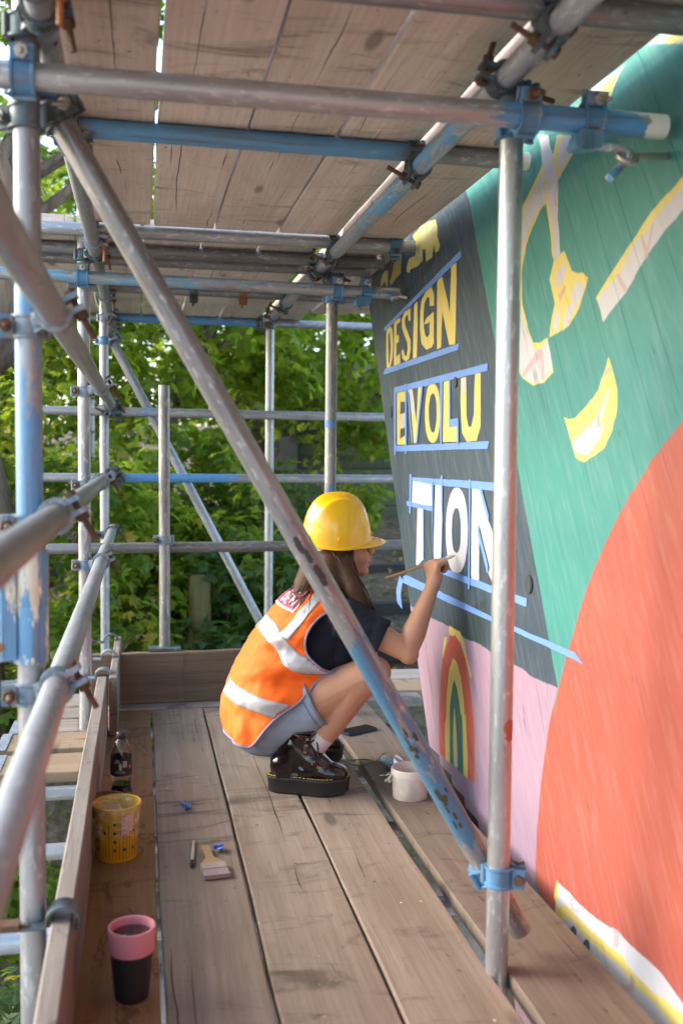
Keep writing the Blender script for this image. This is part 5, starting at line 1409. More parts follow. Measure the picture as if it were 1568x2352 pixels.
# garden shed of horizontal green boards
M_SHED = wood('green_stained_boards', (.075, .09, .05), (.115, .13, .075), (.055, .07, .035), crack=.3)
M_SLATE = plain('dark_roof_felt', (.05, .052, .055), .85, var=.3)
shed = empty('garden_shed', (2.3, 12.6, ground_z(2.3, 12.6)), 'green boarded garden shed half hidden by leaves behind the hard hat', 'shed')
zb = ground_z(2.3, 12.6)-.25
k = 0
while k < 12:
    plank(shed, (2.3, 12.35, zb+.10+k*.155), (1, 0, 0), 2.5, .150, M_SHED, .022, up=(0, -1, .12), name='board'); k += 1
mb = MB(); mb.box((2.3, 13.0, zb+.9), (2.46, 1.2, 1.8)); mb.build('shed_body', M_SHED, shed)
mb = MB(); mb.prism([(-1.45, 0), (1.45, 0), (1.45, .05), (-1.45, .05)], X_, Vector((0, -.25, 1)).normalized(), Vector((0, 1, .25)).normalized(), (2.3, 12.15, zb+1.86), 1.7); mb.build('roof', M_SLATE, shed)
M_WIN = plain('dusty_window_glass', (.06, .065, .075), .15, spec=.6)
mb = MB(); mb.box((1.72, 12.325, zb+.98), (.46, .03, .50)); f = mb.build('window', plain('dark_window_frame', (.03, .028, .03), .6), shed)
mb = MB(); mb.box((1.72, 12.306, zb+.98), (.38, .008, .42)); mb.build('pane', M_WIN, f)

# path things
def pot(label, x, y, r, h, mat, rim=True):
    z = ground_z(x, y)+.0; mb = MB()
    mb.lathe([(0, 0), (r*.72, 0), (r*.95, h*.82), (r*1.06, h*.82), (r*1.08, h), (r*.94, h), (r*.90, h*.86), (0, h*.84)], 24, (x, y, z))
    o = mb.build('plant_pot', mat, smooth=True); auto_smooth(o, 35)
    return tag(o, label, 'plant pot', 'plant pots on the bank')


M_POTD = plain('dark_plastic', (.03, .032, .038), .5); M_TERRA = plain('terracotta', (.42, .15, .07), .8); M_POTW = plain('white_plastic', (.6, .6, .58), .5)
M_WALLB = plain('stained_sleeper', (.035, .03, .026), .85, var=.35, scale=20)
_z = ground_z(2.25, 11)
pot('dark grey plant pot by the mural end, beyond the helmet peak', 2.16, 10.6, .115, .22, M_POTD)
pot('white plant pot tucked against the mural end', 2.40, 10.7, .075, .16, M_POTW)
for i, (x, y, r, lab) in enumerate(((2.10, 10.25, .045, 'leftmost little terracotta pot in the row'), (2.22, 10.2, .05, 'middle little terracotta pot in the row'), (2.34, 10.22, .045, 'rightmost little terracotta pot in the row'))):
    pot(lab, x, y, r, .08, M_TERRA)
mb = MB(); mb.box((2.1, 9.9, ground_z(2.1, 9.9)+.0), (1.8, .14, .16), Matrix.Rotation(.05, 4, 'Z'))
tag(mb.build('timber_edging', M_WALLB), 'dark timber edging below the row of pots', 'edging', 'timber edgings')
mb = MB(); mb.box((1.95, 8.75, ground_z(1.95, 8.75)+.01), (1.1, .13, .15), Matrix.Rotation(-.03, 4, 'Z'))
tag(mb.build('timber_edging', M_WALLB), 'black timber edging across the leafy path, level with the brush handle', 'edging', 'timber edgings')
hp = []
for i in range(24):
    q = i/23; x = 1.35+q*.75+.05*math.sin(q*9); y = 8.5-.9*q+.12*math.sin(q*6); hp.append((x, y, ground_z(x, y)+.04))
mb = MB(); mb.tube(hp, .026, 10); tag(mb.build('garden_hose', plain('grey_hose', (.09, .11, .12), .5), smooth=True), 'grey garden hose curving over the leafy path', 'hose')
mb = MB(); bz = ground_z(1.85, 7.35)
mb.lathe([(0, .0), (.24, 0), (.30, .12), (.31, .13), (.285, .13), (.24, .03), (0, .03)], 28, (1.85, 7.35, bz))
o = mb.build('round_basin', M_POTD, smooth=True); auto_smooth(o, 35); tag(o, 'dark round basin on the ground behind the painter\'s arm', 'basin')
# a lower lift of boards, seen through the gaps of the deck
low = empty('lower_deck', (.4, 1.6, -1.02), 'lower lift of pale boards under the deck', None, None, 'structure')
for i, (x, m) in enumerate(((-.06, M_FRESH), (.52, M_GREYB), (.80, M_FRESH))):
    plank(low, (x, 2.0+.2*(i % 2), -1.0), (0, 1, 0), 3.0, .225, m)

# ------------------------------------------------------------------ the crouching painter
person = empty('person', (.50, 3.30, 0), 'person crouching in yellow hard hat and orange vest, painting letters on the wall', 'person')


def rotz(c, deg, p):
    c = Vector(c); a = math.radians(deg)
    d = Vector(p)-c
    return c+Vector((d.x*math.cos(a)-d.y*math.sin(a), d.x*math.sin(a)+d.y*math.cos(a), d.z))


HC = Vector((.655, 3.300, .80)); HA = 9                     # head pivot and turn


def hp_(x, y, z): return rotz(HC, HA, (x, y, z))
HR = Matrix.Rotation(math.radians(HA), 4, 'Z')

b = MB()
# head
b.ball(hp_(.660, 3.300, .830), (.092, .074, .098), HR)
b.ball(hp_(.690, 3.300, .765), (.062, .060, .075), HR)
b.ball(hp_(.706, 3.300, .728), (.050, .048, .040), HR)
b.ball(hp_(.742, 3.300, .700), (.022, .024, .018), HR)      # chin
b.ball(hp_(.726, 3.300, .805), (.036, .056, .026), HR)      # brow
for s in (-1, 1):
    b.ball(hp_(.722, 3.300+s*.030, .752), (.030, .028, .036), HR)   # cheeks
    b.ball(hp_(.662, 3.300+s*.074, .775), (.016, .009, .028), HR)   # ears
b.cone(hp_(.752, 3.300, .796), .0085, hp_(.776, 3.300, .768), .0115)
b.ball(hp_(.7755, 3.300, .7655), (.0125, .0135, .0105), HR)
for s in (-1, 1): b.ball(hp_(.768, 3.300+s*.011, .7625), (.009, .007, .008), HR)
b.ball(hp_(.757, 3.300, .737), (.013, .022, .0085), HR)     # upper lip
b.ball(hp_(.755, 3.300, .7225), (.013, .020, .009), HR)     # lower lip
b.ball(hp_(.744, 3.300, .750), (.014, .028, .020), HR)
# neck and trunk
b.cone((.668, 3.30, .735), .050, (.598, 3.302, .640), .058)
b.cone((.590, 3.30, .60), .10, (.50, 3.31, .44), .115)
b.cone((.50, 3.31, .44), .115, (.40, 3.33, .235), .125)
for s, y in ((-1, 3.155), (1, 3.445)): b.cone((.605, 3.30, .60), .07, (.640, y, .575), .058)
# right arm (towards the viewer)
SH_R, EL_R, WR_R = Vector((.645, 3.150, .570)), Vector((.838, 3.085, .468)), Vector((.942, 3.165, .655))
b.cone(SH_R, .054, SH_R.lerp(EL_R, .45), .046); b.cone(SH_R.lerp(EL_R, .45), .046, EL_R, .036)
b.ball(EL_R+Vector((.006, -.004, -.010)), .034)
b.cone(EL_R, .037, EL_R.lerp(WR_R, .30), .040); b.cone(EL_R.lerp(WR_R, .30), .040, EL_R.lerp(WR_R, .72), .029); b.cone(EL_R.lerp(WR_R, .72), .029, WR_R, .0235)
# right hand closed on the brush: back of the hand up and to the viewer
def finger(b, pts, r0, r1):
    n = len(pts)-1
    for i in range(n): b.cone(pts[i], r0+(r1-r0)*i/n, pts[i+1], r0+(r1-r0)*(i+1)/n, 12)
b.cone(WR_R, .0235, (.957, 3.182, .690), .027)
for k, (yy, xx, zz) in enumerate(((3.166, .985, .742), (3.184, .980, .748), (3.201, .972, .744), (3.216, .962, .735))):
    b.cone((.955, 3.180+.004*k, .688), .021, (xx-.024, yy, zz-.006), .0125)      # metacarpals
    bx, l = xx-.022, (.036, .038, .035, .028)[k]
    finger(b, [(bx, yy, zz-.004), (bx+l*.75, yy+.006, zz+.004-.006*k), (bx+l*1.12, yy+.020, zz-.018-.004*k), (bx+l*.80, yy+.030, zz-.034-.003*k)], .0105 if k < 3 else .0092, .0078)
finger(b, [(.950, 3.196, .683), (.968, 3.222, .703), (.990, 3.232, .722), (1.006, 3.226, .732)], .0145, .0088)
# left arm folded across the far knee
b.cone((.645, 3.445, .575), .052, (.730, 3.545, .425), .036); b.cone((.730, 3.545, .425), .036, (.782, 3.430, .432), .024)
b.cone((.782, 3.430, .432), .024, (.790, 3.385, .432), .024)
for k in range(4): finger(b, [(.792, 3.375, .448-.011*k), (.797, 3.345, .447-.012*k), (.792, 3.325, .437-.011*k)], .0095, .0075)
finger(b, [(.780, 3.39, .452), (.776, 3.365, .462), (.778, 3.345, .462)], .011, .0085)
# legs
HIPR, KNR, ANR = Vector((.432, 3.215, .225)), Vector((.735, 3.115, .398)), Vector((.545, 3.165, .135))
HIPL, KNL, ANL = Vector((.432, 3.425, .225)), Vector((.770, 3.490, .392)), Vector((.590, 3.440, .135))
for H, K, A in ((HIPR, KNR, ANR), (HIPL, KNL, ANL)):
    b.cone(H+Vector((0, 0, .012)), .080, H.lerp(K, .45), .074); b.cone(H.lerp(K, .45), .076, K, .054)
    b.ball(K+Vector((.006, 0, -.004)), .054)
    b.cone(K, .050, K.lerp(A, .30)+Vector((-.008, 0, .012)), .055); b.cone(K.lerp(A, .30)+Vector((-.008, 0, .012)), .055, K.lerp(A, .68), .044); b.cone(K.lerp(A, .68), .044, A, .034)
    b.cone(A, .034, A+Vector((.02, 0, -.06)), .036)
body = melt('body', b, .0044, SKIN, person, 5, .5)
M_EYE = plain('dark_eye', (.025, .016, .012), .25)
M_LIP = plain('lips', (.40, .12, .10), .45)
for s in (-1, 1):
    mb = MB(); mb.ball(hp_(.7455, 3.300+s*.031, .788), (.008, .010, .0045), HR); mb.build('eye', M_EYE, person, True)
    mb = MB(); mb.tube([hp_(.748-.02*abs(q), 3.300+s*(.012+.034*q), .8085+.006*math.sin(q*2.6)) for q in (0, .3, .6, 1)], .0032, 6); mb.build('eyebrow', plain('brown_brow', (.05, .03, .02), .8), person, True)
mb = MB(); mb.ball(hp_(.7605, 3.300, .7325), (.0118, .0205, .0042), HR); mb.build('lips', M_LIP, person, True)

# ---- t-shirt
M_NAVY = NT('navy_cotton'); _v = M_NAVY.obj((1, 1, 1), False); _n = M_NAVY.noise(_v, 22, 4)
M_NAVY.bump(M_NAVY.math('ADD', _n, M_NAVY.noise(_v, 600, 2)), .35, .006); M_NAVY = M_NAVY.set(M_NAVY.mix(_n, (.010, .011, .020), (.020, .021, .034)), .85, spec=.2)
b = MB()
b.cone((.598, 3.30, .612), .105, (.51, 3.31, .455), .128); b.cone((.51, 3.31, .455), .128, (.43, 3.325, .30), .13)
for y in (3.165, 3.435): b.cone((.61, 3.30, .600), .085, (.635, y, .572), .068)
EN = SH_R.lerp(EL_R, .60)
b.cone(SH_R+Vector((-.01, 0, .002)), .070, EN+Vector((.004, 0, -.004)), .063, 24, False)
b.cone(SH_R.lerp(EL_R, .35), .064, EN+Vector((0, 0, -.004)), .0615, 24, False)
b.cone((.605, 3.215, .585), .075, (.565, 3.215, .42), .080); b.cone((.655, 3.20, .56), .062, (.635, 3.21, .44), .065)
b.cone((.64, 3.445, .57), .068, (.695, 3.505, .49), .058, 24, False)
tee = melt('t_shirt', b, .0055, M_NAVY, person, 6, .5)
ruffle(tee, lambda p: .0035*noise.noise(p*24)+.0020*noise.noise(p*55))

# ---- denim shorts
M_DENIM = NT('washed_denim'); _v = M_DENIM.obj((1, 1, 1), False); _n = M_DENIM.noise(_v, 30, 5, .6); _f = M_DENIM.noise(_v, 420, 3)
M_DENIM.bump(M_DENIM.math('ADD', _n, _f), .4, .004); _c = M_DENIM.mix(_n, (.19, .235, .31), (.33, .385, .46))
M_DENIM = M_DENIM.set(M_DENIM.mix(M_DENIM.math('MULTIPLY', _f, .3), _c, (.5, .54, .6)), .9, spec=.15)
M_DENIMD = plain('dark_denim_hem', (.14, .18, .25), .9, var=.3, scale=300, bump=.3)
b = MB()
b.cone((.400, 3.255, .218), .122, (.400, 3.395, .218), .122)
b.cone((.43, 3.29, .33), .12, (.43, 3.36, .33), .12)
HEMR = HIPR.lerp(KNR, .44); HEML = HIPL.lerp(KNL, .44)
b.cone(HIPR+Vector((-.02, .012, -.004)), .101, HEMR, .093, 28, False); b.cone(HIPL+Vector((-.02, -.015, .0)), .098, HEML, .092, 28, False)
shorts = melt('shorts', b, .0055, M_DENIM, person, 6, .5)
ruffle(shorts, lambda p: .003*noise.noise(p*20)+.0015*noise.noise(p*50))
for H, K, E_ in ((HIPR, KNR, HEMR), (HIPL, KNL, HEML)):
    d = (K-H).normalized(); x = d.orthogonal().normalized(); y = d.cross(x)
    mb = MB()
    for off, rr_ in ((-.002, .0935), (-.024, .0945)):
        ring = [E_+d*off+(x*math.cos(2*math.pi*i/40)+y*math.sin(2*math.pi*i/40))*(rr_+.001*math.sin(i*1.7)) for i in range(41)]
        mb.tube(ring, .0028 if off > -.01 else .0013, 6, False)
    mb.build('hem', M_DENIM if False else M_DENIMD, shorts, True, recalc=False)

# ---- hi-vis vest: a loft round the spine
M_ORANGE = NT('orange_hi_vis'); _v = M_ORANGE.obj((1, 1, 1), False); _n = M_ORANGE.noise(_v, 9, 4, .5, .6)
M_ORANGE.bump(M_ORANGE.math('ADD', _n, M_ORANGE.math('MULTIPLY', M_ORANGE.noise(_v, 500, 2), .25)), .40, .02)
M_ORANGE = M_ORANGE.set(M_ORANGE.mix(_n, (.90, .125, .010), (.98, .175, .018)), .62, spec=.25)
M_REFL = NT('silver_reflective_tape'); _v = M_REFL.obj((1, 1, 1), False); _n = M_REFL.noise(_v, 35, 4)
M_REFL.bump(_n, .35, .005); M_REFL = M_REFL.set(M_REFL.mix(_n, (.38, .38, .385), (.50, .50, .50)), .42, .15, spec=.5)
M_PIPE = plain('grey_lilac_piping', (.22, .20, .27), .8, var=.1)
_SB = [(0.2789, 3.3000, 0.1367), (0.2698, 3.3000, 0.2710), (0.3084, 3.3000, 0.3898), (0.3775, 3.3000, 0.5050), (0.4529, 3.3000, 0.5971), (0.5261, 3.3000, 0.6603), (0.5822, 3.3000, 0.6889)]
_SF = [(0.5308, 3.3000, 0.0618), (0.5969, 3.3000, 0.2087), (0.6560, 3.3000, 0.3187), (0.7018, 3.3000, 0.4191), (0.7191, 3.3000, 0.5053), (0.7092, 3.3000, 0.5771), (0.6679, 3.3000, 0.6284)]
_SW = [.205, .208, .198, .184, .178, .150, .082]


def _cr(a, s):
    """Catmull-Rom through a at parameter s."""
    n = len(a)-1; i = min(max(int(s), 0), n-1); t = s-i
    p = [np.array(a[min(max(k, 0), n)], float) for k in (i-1, i, i+1, i+2)]
    return .5*((2*p[1])+(-p[0]+p[2])*t+(2*p[0]-5*p[1]+4*p[2]-p[3])*t*t+(-p[0]+3*p[1]-3*p[2]+p[3])*t**3)


def vest(u, s, off=0.0):
    """u: degrees, 0 at the spine, 90 the side near the viewer, 180 the front; s: 0 hem .. 6 neck."""
    B, F, w = Vector(_cr(_SB, s)), Vector(_cr(_SF, s)), float(_cr(_SW, s))
    a = math.radians(u); cu, su = math.cos(a), math.sin(a)
    e = 2.35
    x = math.copysign(abs(cu)**(2/e), cu); y = math.copysign(abs(su)**(2/e), su)
    c = (B+F)/2; half = (B-F)/2
    fold = .0
    fold += .016*math.sin(3.2*s+.045*u)*math.exp(-((s-1.9)/1.0)**2)*max(0, math.sin(a))
    fold += .012*math.sin(7.0*s-.06*u+1.2)*math.exp(-((s-2.2)/1.1)**2)*max(0, math.sin(a*1.0))
    fold += .007*math.sin(.16*u+1.3*s)*math.exp(-((s-.3)/.7)**2)
    fold += .009*noise.noise(Vector((u*.035, s*1.6, 2.0)))+.0045*noise.noise(Vector((u*.11, s*4.0, 5.0)))
    k = 1+(fold+off)/max(.12, half.length)
    k2 = 1+(fold+off)/max(.10, w)
    return c+half*x*k+Vector((0, -1, 0))*w*y*k2


def hem(u):
    a = abs(((u+180) % 360)-180)
    q = min(1, max(0, (a-56)/76)); q = q*q*(3-2*q)
    return .38+2.40*q


AH = (113, 3.72, 37, 1.12)                                   # armhole: centre and radii in (u, s)


def in_hole(u, s):
    for sg in (1, -1):
        uu = ((u*sg+180) % 360)-180
        if ((uu-AH[0])/AH[2])**2+((s-AH[1])/AH[3])**2 < 1: return True
    return False


NU, NS = 180, 110
vs, fs, idx = [], [], {}
for j in range(NS+1):
    for i in range(NU):
        u = 360*i/NU; s = hem(u)+(6-hem(u))*j/NS
        # pull vertices near the armhole edge onto it
        for sg in (1, -1):
            uu = ((u*sg+180) % 360)-180
            r = math.hypot((uu-AH[0])/AH[2], (s-AH[1])/AH[3])
            if .93 < r < 1.045:
                uu = AH[0]+(uu-AH[0])/r; s = AH[1]+(s-AH[1])/r; u = uu*sg
        idx[i, j] = len(vs); vs.append(vest(u, s))
for j in range(NS):
    for i in range(NU):
        u = 360*(i+.5)/NU; s = hem(u)+(6-hem(u))*(j+.5)/NS
        if in_hole(u, s): continue
        fs.append((idx[i, j], idx[(i+1) % NU, j], idx[(i+1) % NU, j+1], idx[i, j+1]))
ve = mobj('vest', vs, fs, M_ORANGE, person, True)
_m = ve.modifiers.new('cloth_thickness', 'SOLIDIFY'); _m.thickness = .004; _m.offset = -1


def patch(name, fu, mat, parent, nu, ns, off=.0022, skip=True):
    """Strip laid on the vest: fu(p, q) gives (u, s) for p, q in 0..1."""
    vs, fs, ok = [], [], []
    for j in range(ns+1):
        for i in range(nu+1):
            u, s = fu(i/nu, j/ns); vs.append(vest(u, s, off)); ok.append(not (skip and (in_hole(u, s) or s < hem(u)+.03)))
    for j in range(ns):
        for i in range(nu):
            q = (j*(nu+1)+i, j*(nu+1)+i+1, (j+1)*(nu+1)+i+1, (j+1)*(nu+1)+i)
            if all(ok[k] for k in q): fs.append(q)
    used = sorted({k for f in fs for k in f}); mp = {k: n for n, k in enumerate(used)}
    o = mobj(name, [vs[k] for k in used], [tuple(mp[k] for k in f) for f in fs], mat, parent, True)
    m = o.modifiers.new('thickness', 'SOLIDIFY'); m.thickness = .0012; m.offset = -1
    return o


patch('reflective_band', lambda p, q: (-150+300*p, 1.14+.44*q+.10*math.cos(math.radians(-150+300*p))), M_REFL, ve, 150, 6)
def _ub(u): return 3.02+.30*math.cos(math.radians(u*1.0))-.42*math.exp(-((abs(u)-84)/34)**2)
patch('reflective_band', lambda p, q: (-172+344*p, _ub(-172+344*p)-.23+.46*q), M_REFL, ve, 170, 6)
for sg in (1, -1):
    patch('reflective_band', lambda p, q: (sg*(47+15*p+(7 if sg > 0 else 7)*q), 3.2+2.55*q), M_REFL, ve, 6, 40, .0034)
# lilac piping round the armholes and hem
for sg in (1, -1):
    mb = MB(); mb.tube([vest(sg*(AH[0]+AH[2]*1.01*math.cos(2*math.pi*i/64)), AH[1]+AH[3]*1.01*math.sin(2*math.pi*i/64), .001) for i in range(65)], .0042, 6, False)
    mb.build('piping', M_PIPE, ve, True, recalc=False)
mb = MB(); mb.tube([vest(u, hem(u)+.005, .001) for u in range(-180, 181, 3)], .0045, 6, False); mb.build('piping', M_PIPE, ve, True, recalc=False)
# maroon panel on the back
M_MAROON = plain('maroon_print', (.33, .03, .075), .6, var=.08); M_PWHITE = plain('white_print', (.62, .60, .60), .6, var=.05)
# panel spans u -40..40, s 4.05..5.25
pb = patch('back_panel', lambda p, q: (-42+84*p, 3.98+1.28*q), M_PWHITE, ve, 60, 24, .0028, False)
patch('panel_print', lambda p, q: (-39+78*p, 4.06+1.12*q), M_MAROON, pb, 60, 22, .0038, False)
# lettering on the panel as far as it can be read: E above DEN, near its right edge
STRK = {'E': [((0, 0), (0, 1)), ((0, 0), (.8, 0)), ((0, .5), (.7, .5)), ((0, 1), (.8, 1))], 'D': [((0, 0), (0, 1)), ((0, 1), (.55, .95)), ((.55, .95), (.85, .6)), ((.85, .6), (.85, .4)), ((.85, .4), (.55, .05)), ((.55, .05), (0, 0))],
        'N': [((0, 0), (0, 1)), ((0, 1), (.8, 0)), ((.8, 0), (.8, 1))]}
def letter(ch, u0, s0, du, ds):
    mb = MB()
    for (a0, b0), (a1, b1) in STRK[ch]:
        n = 5; L = math.hypot((a1-a0)*du*.0035, (b1-b0)*ds*.09)
        pts = [vest(u0+du*(a0+(a1-a0)*k/n), s0+ds*(b0+(b1-b0)*k/n), .0046) for k in range(n+1)]
        mb.tube(pts, .0030, 5)
    mb.build('letter', M_PWHITE, pb, True, recalc=False)
letter('E', 24, 4.72, 11, .34)
letter('D', 2, 4.16, 10, .38); letter('E', 14.5, 4.16, 9, .38); letter('N', 26, 4.16, 10, .38)

# ---- hair
M_HAIR = NT('brown_hair'); _v = M_HAIR.obj((1, 1, 1), False); _n = M_HAIR.noise(_v, 60, 4)
M_HAIR = M_HAIR.set(M_HAIR.mix(_n, (.028, .013, .007), (.095, .048, .024)), .58, spec=.2)
b = MB()
b.ball(hp_(.628, 3.300, .800), (.084, .086, .100), HR)
b.ball(hp_(.628, 3.300, .745), (.070, .080, .080), HR)
b.ball(hp_(.640, 3.228, .770), (.046, .020, .065), HR)
b.cone((.648, 3.218, .735), .036, (.680, 3.168, .655), .030); b.cone((.680, 3.168, .655), .030, (.722, 3.150, .585), .018)
b.cone((.600, 3.285, .74), .070, (.545, 3.250, .665), .050); b.cone((.545, 3.250, .665), .050, (.512, 3.235, .615), .026)
b.cone((.615, 3.24, .74), .05, (.60, 3.185, .665), .036)
hair = melt('hair', b, .006, M_HAIR, person, 8, .5)
mb = MB(); rr = random.Random(4)
for k in range(260):
    w = rr.random()
    if w < .55:      # front lock over the shoulder
        a = hp_(.600+rr.uniform(0, .075), 3.216+rr.gauss(0, .006), .770+rr.uniform(-.02, .012))
        m = Vector((.668+rr.gauss(0, .018), 3.172+rr.gauss(0, .010), .690+rr.gauss(0, .015)))
        e = Vector((.722+rr.gauss(0, .018), 3.142+rr.gauss(0, .010), .565+rr.uniform(-.035, .05)))
    else:            # hair down the back
        a = hp_(.600+rr.uniform(-.03, .06), 3.225+rr.uniform(-.003, .08), .765+rr.uniform(-.03, .015))
        m = Vector((.565+rr.gauss(0, .022), 3.225+rr.gauss(0, .03), .690+rr.gauss(0, .012)))
        e = Vector((.510+rr.gauss(0, .022), 3.215+rr.gauss(0, .03), .610+rr.uniform(-.05, .04)))
    pts = []
    for i in range(8):
        q = i/7; p = a.lerp(m, q).lerp(m.lerp(e, q), q)
        p += Vector((.006*math.sin(q*7+k), .004*math.cos(q*5+k*2), 0))*q; pts.append(p)
    r0 = rr.uniform(.0016, .0042)
    mb.tube(pts, [r0*(1-.75*(i/7)**2) for i in range(8)], 5)
mb.build('strands', M_HAIR, hair, True, recalc=False)['kind'] = 'stuff'

# ---- hard hat
M_HAT = NT('glossy_yellow_plastic'); _n = M_HAT.noise(M_HAT.obj((1, 1, 1), False), 34, 6, .7)
M_HAT.b.inputs['Coat Weight'].default_value = .3
M_HAT = M_HAT.set(M_HAT.mix(M_HAT.math('MULTIPLY', M_HAT.step(_n, .60, .72), .35), (.82, .45, .006), (.50, .28, .02)), M_HAT.math('ADD', M_HAT.math('MULTIPLY', _n, .28), .06), 0, spec=.6)
M_LINER = plain('white_liner', (.66, .66, .64), .6)
HO = Vector((.646, 3.300, .811))
HT = Matrix.Translation(HO) @ HR @ Matrix.Rotation(math.radians(-2), 4, 'Y') @ Matrix.Rotation(math.radians(6), 4, 'X')
def hat(th, ph, off=0.0):
    """th round the head (0 = front), ph 0 at the brim .. 90 at the crown."""
    c, s = math.cos(th), math.sin(th); cp, sp = math.cos(ph), math.sin(ph)
    rx = .121 if c > 0 else .118
    k = cp**.72
    x, y = rx*c*k, .098*s*k
    z = .152*sp**1.05
    # three ribs run over the crown from front to back
    rib = 0
    for yc, w, h in ((0, .020, .010), (.055, .010, .011), (-.055, .010, .011)):
        rib += h*math.exp(-((y-yc)/w)**2)
    rib *= min(1, max(0, (sp-.42)/.22))
    x *= 1+off/.11; y *= 1+off/.1; z += rib+off*sp
    return Vector((x, y, z))
vs, fs = [], []
n, m = 96, 34
brim = []
for q in range(4):        # brim rings, outermost first
    pass
rings = []
for r_ in (1.0, .5, .06):
    row = []
    for i in range(n):
        th = 2*math.pi*i/n; c, s = math.cos(th), math.sin(th)
        pk = max(0, (c-.30)/.70)**1.1
        w = .011+.046*pk
        droop = -.011*abs(s)**2+.004*pk-.012*pk*r_*0-.010*(r_**2)*(pk)
        row.append(Vector((.121*c if c > 0 else .118*c, .098*s, 0))+Vector((c, s*(1-.35*pk), 0))*w*r_+Vector((0, 0, droop-.003*r_)))
    rings.append(row)
for j in range(m+1):
    ph = math.radians(1.5+88.0*j/m)
    rings.append([hat(2*math.pi*i/n, ph)+Vector((0, 0, -.011*abs(math.sin(2*math.pi*i/n))**2*(1-j/m)**2)) for i in range(n)])
for row in rings: vs += [HT @ p for p in row]
for j in range(len(rings)-1):
    for i in range(n): fs.append((j*n+i, j*n+(i+1) % n, (j+1)*n+(i+1) % n, (j+1)*n+i))
fs.append(tuple((len(rings)-1)*n+i for i in range(n)))
hh = mobj('hard_hat', vs, fs, M_HAT, person, True)
_m = hh.modifiers.new('shell', 'SOLIDIFY'); _m.thickness = .003; _m.offset = -1
for th in (-95, -20, 95, 200):            # clip lugs on the side
    a = math.radians(th); p = HT @ (hat(a, .16)+Vector((math.cos(a)*.001, math.sin(a)*.001, -.004)))
    mb = MB(); mb.box((0, 0, 0), (.006, .034 if abs(th) == 95 else .014, .014)); R_ = HT.to_3x3().to_4x4() @ Matrix.Rotation(a, 4, 'Z')
    mb.v = [p+(R_ @ v) for v in mb.v]; mb.build('lug', M_HAT, hh)
mb = MB(); mb.lathe([(.0, .0), (.0, .001)], 3)
vs, fs = [], []
for j, (z, k) in enumerate(((-.004, .93), (-.024, .92))):
    for i in range(40):
        a = math.radians(95+170*i/39); c, s = math.cos(a), math.sin(a)
        vs.append(HT @ Vector((.118*c*k, .098*s*k, z-.010*(abs(s)))))
fs = [(i, i+1, 41+i, 40+i) for i in range(39)]
o = mobj('head_band', vs, fs, M_LINER, hh, True); o.modifiers.new('t', 'SOLIDIFY').thickness = .002

# ---- boots
M_BOOT = plain('oxblood_patent_leather', (.008, .0028, .0033), .18, var=.5, scale=14, bump=.08, spec=.5, Coat_Weight=.4)
M_SOLE = plain('black_rubber_sole', (.018, .017, .016), .55, var=.3, bump=.2)
M_STITCH = plain('yellow_welt_stitch', (.55, .36, .06), .6)
M_EYELET = plain('brass_eyelet', (.5, .38, .16), .35, .8)
M_LACE = plain('black_lace', (.012, .012, .013), .8)
M_SOCK = plain('pale_pink_sock', (.60, .50, .48), .95, var=.12, scale=300, bump=.4)


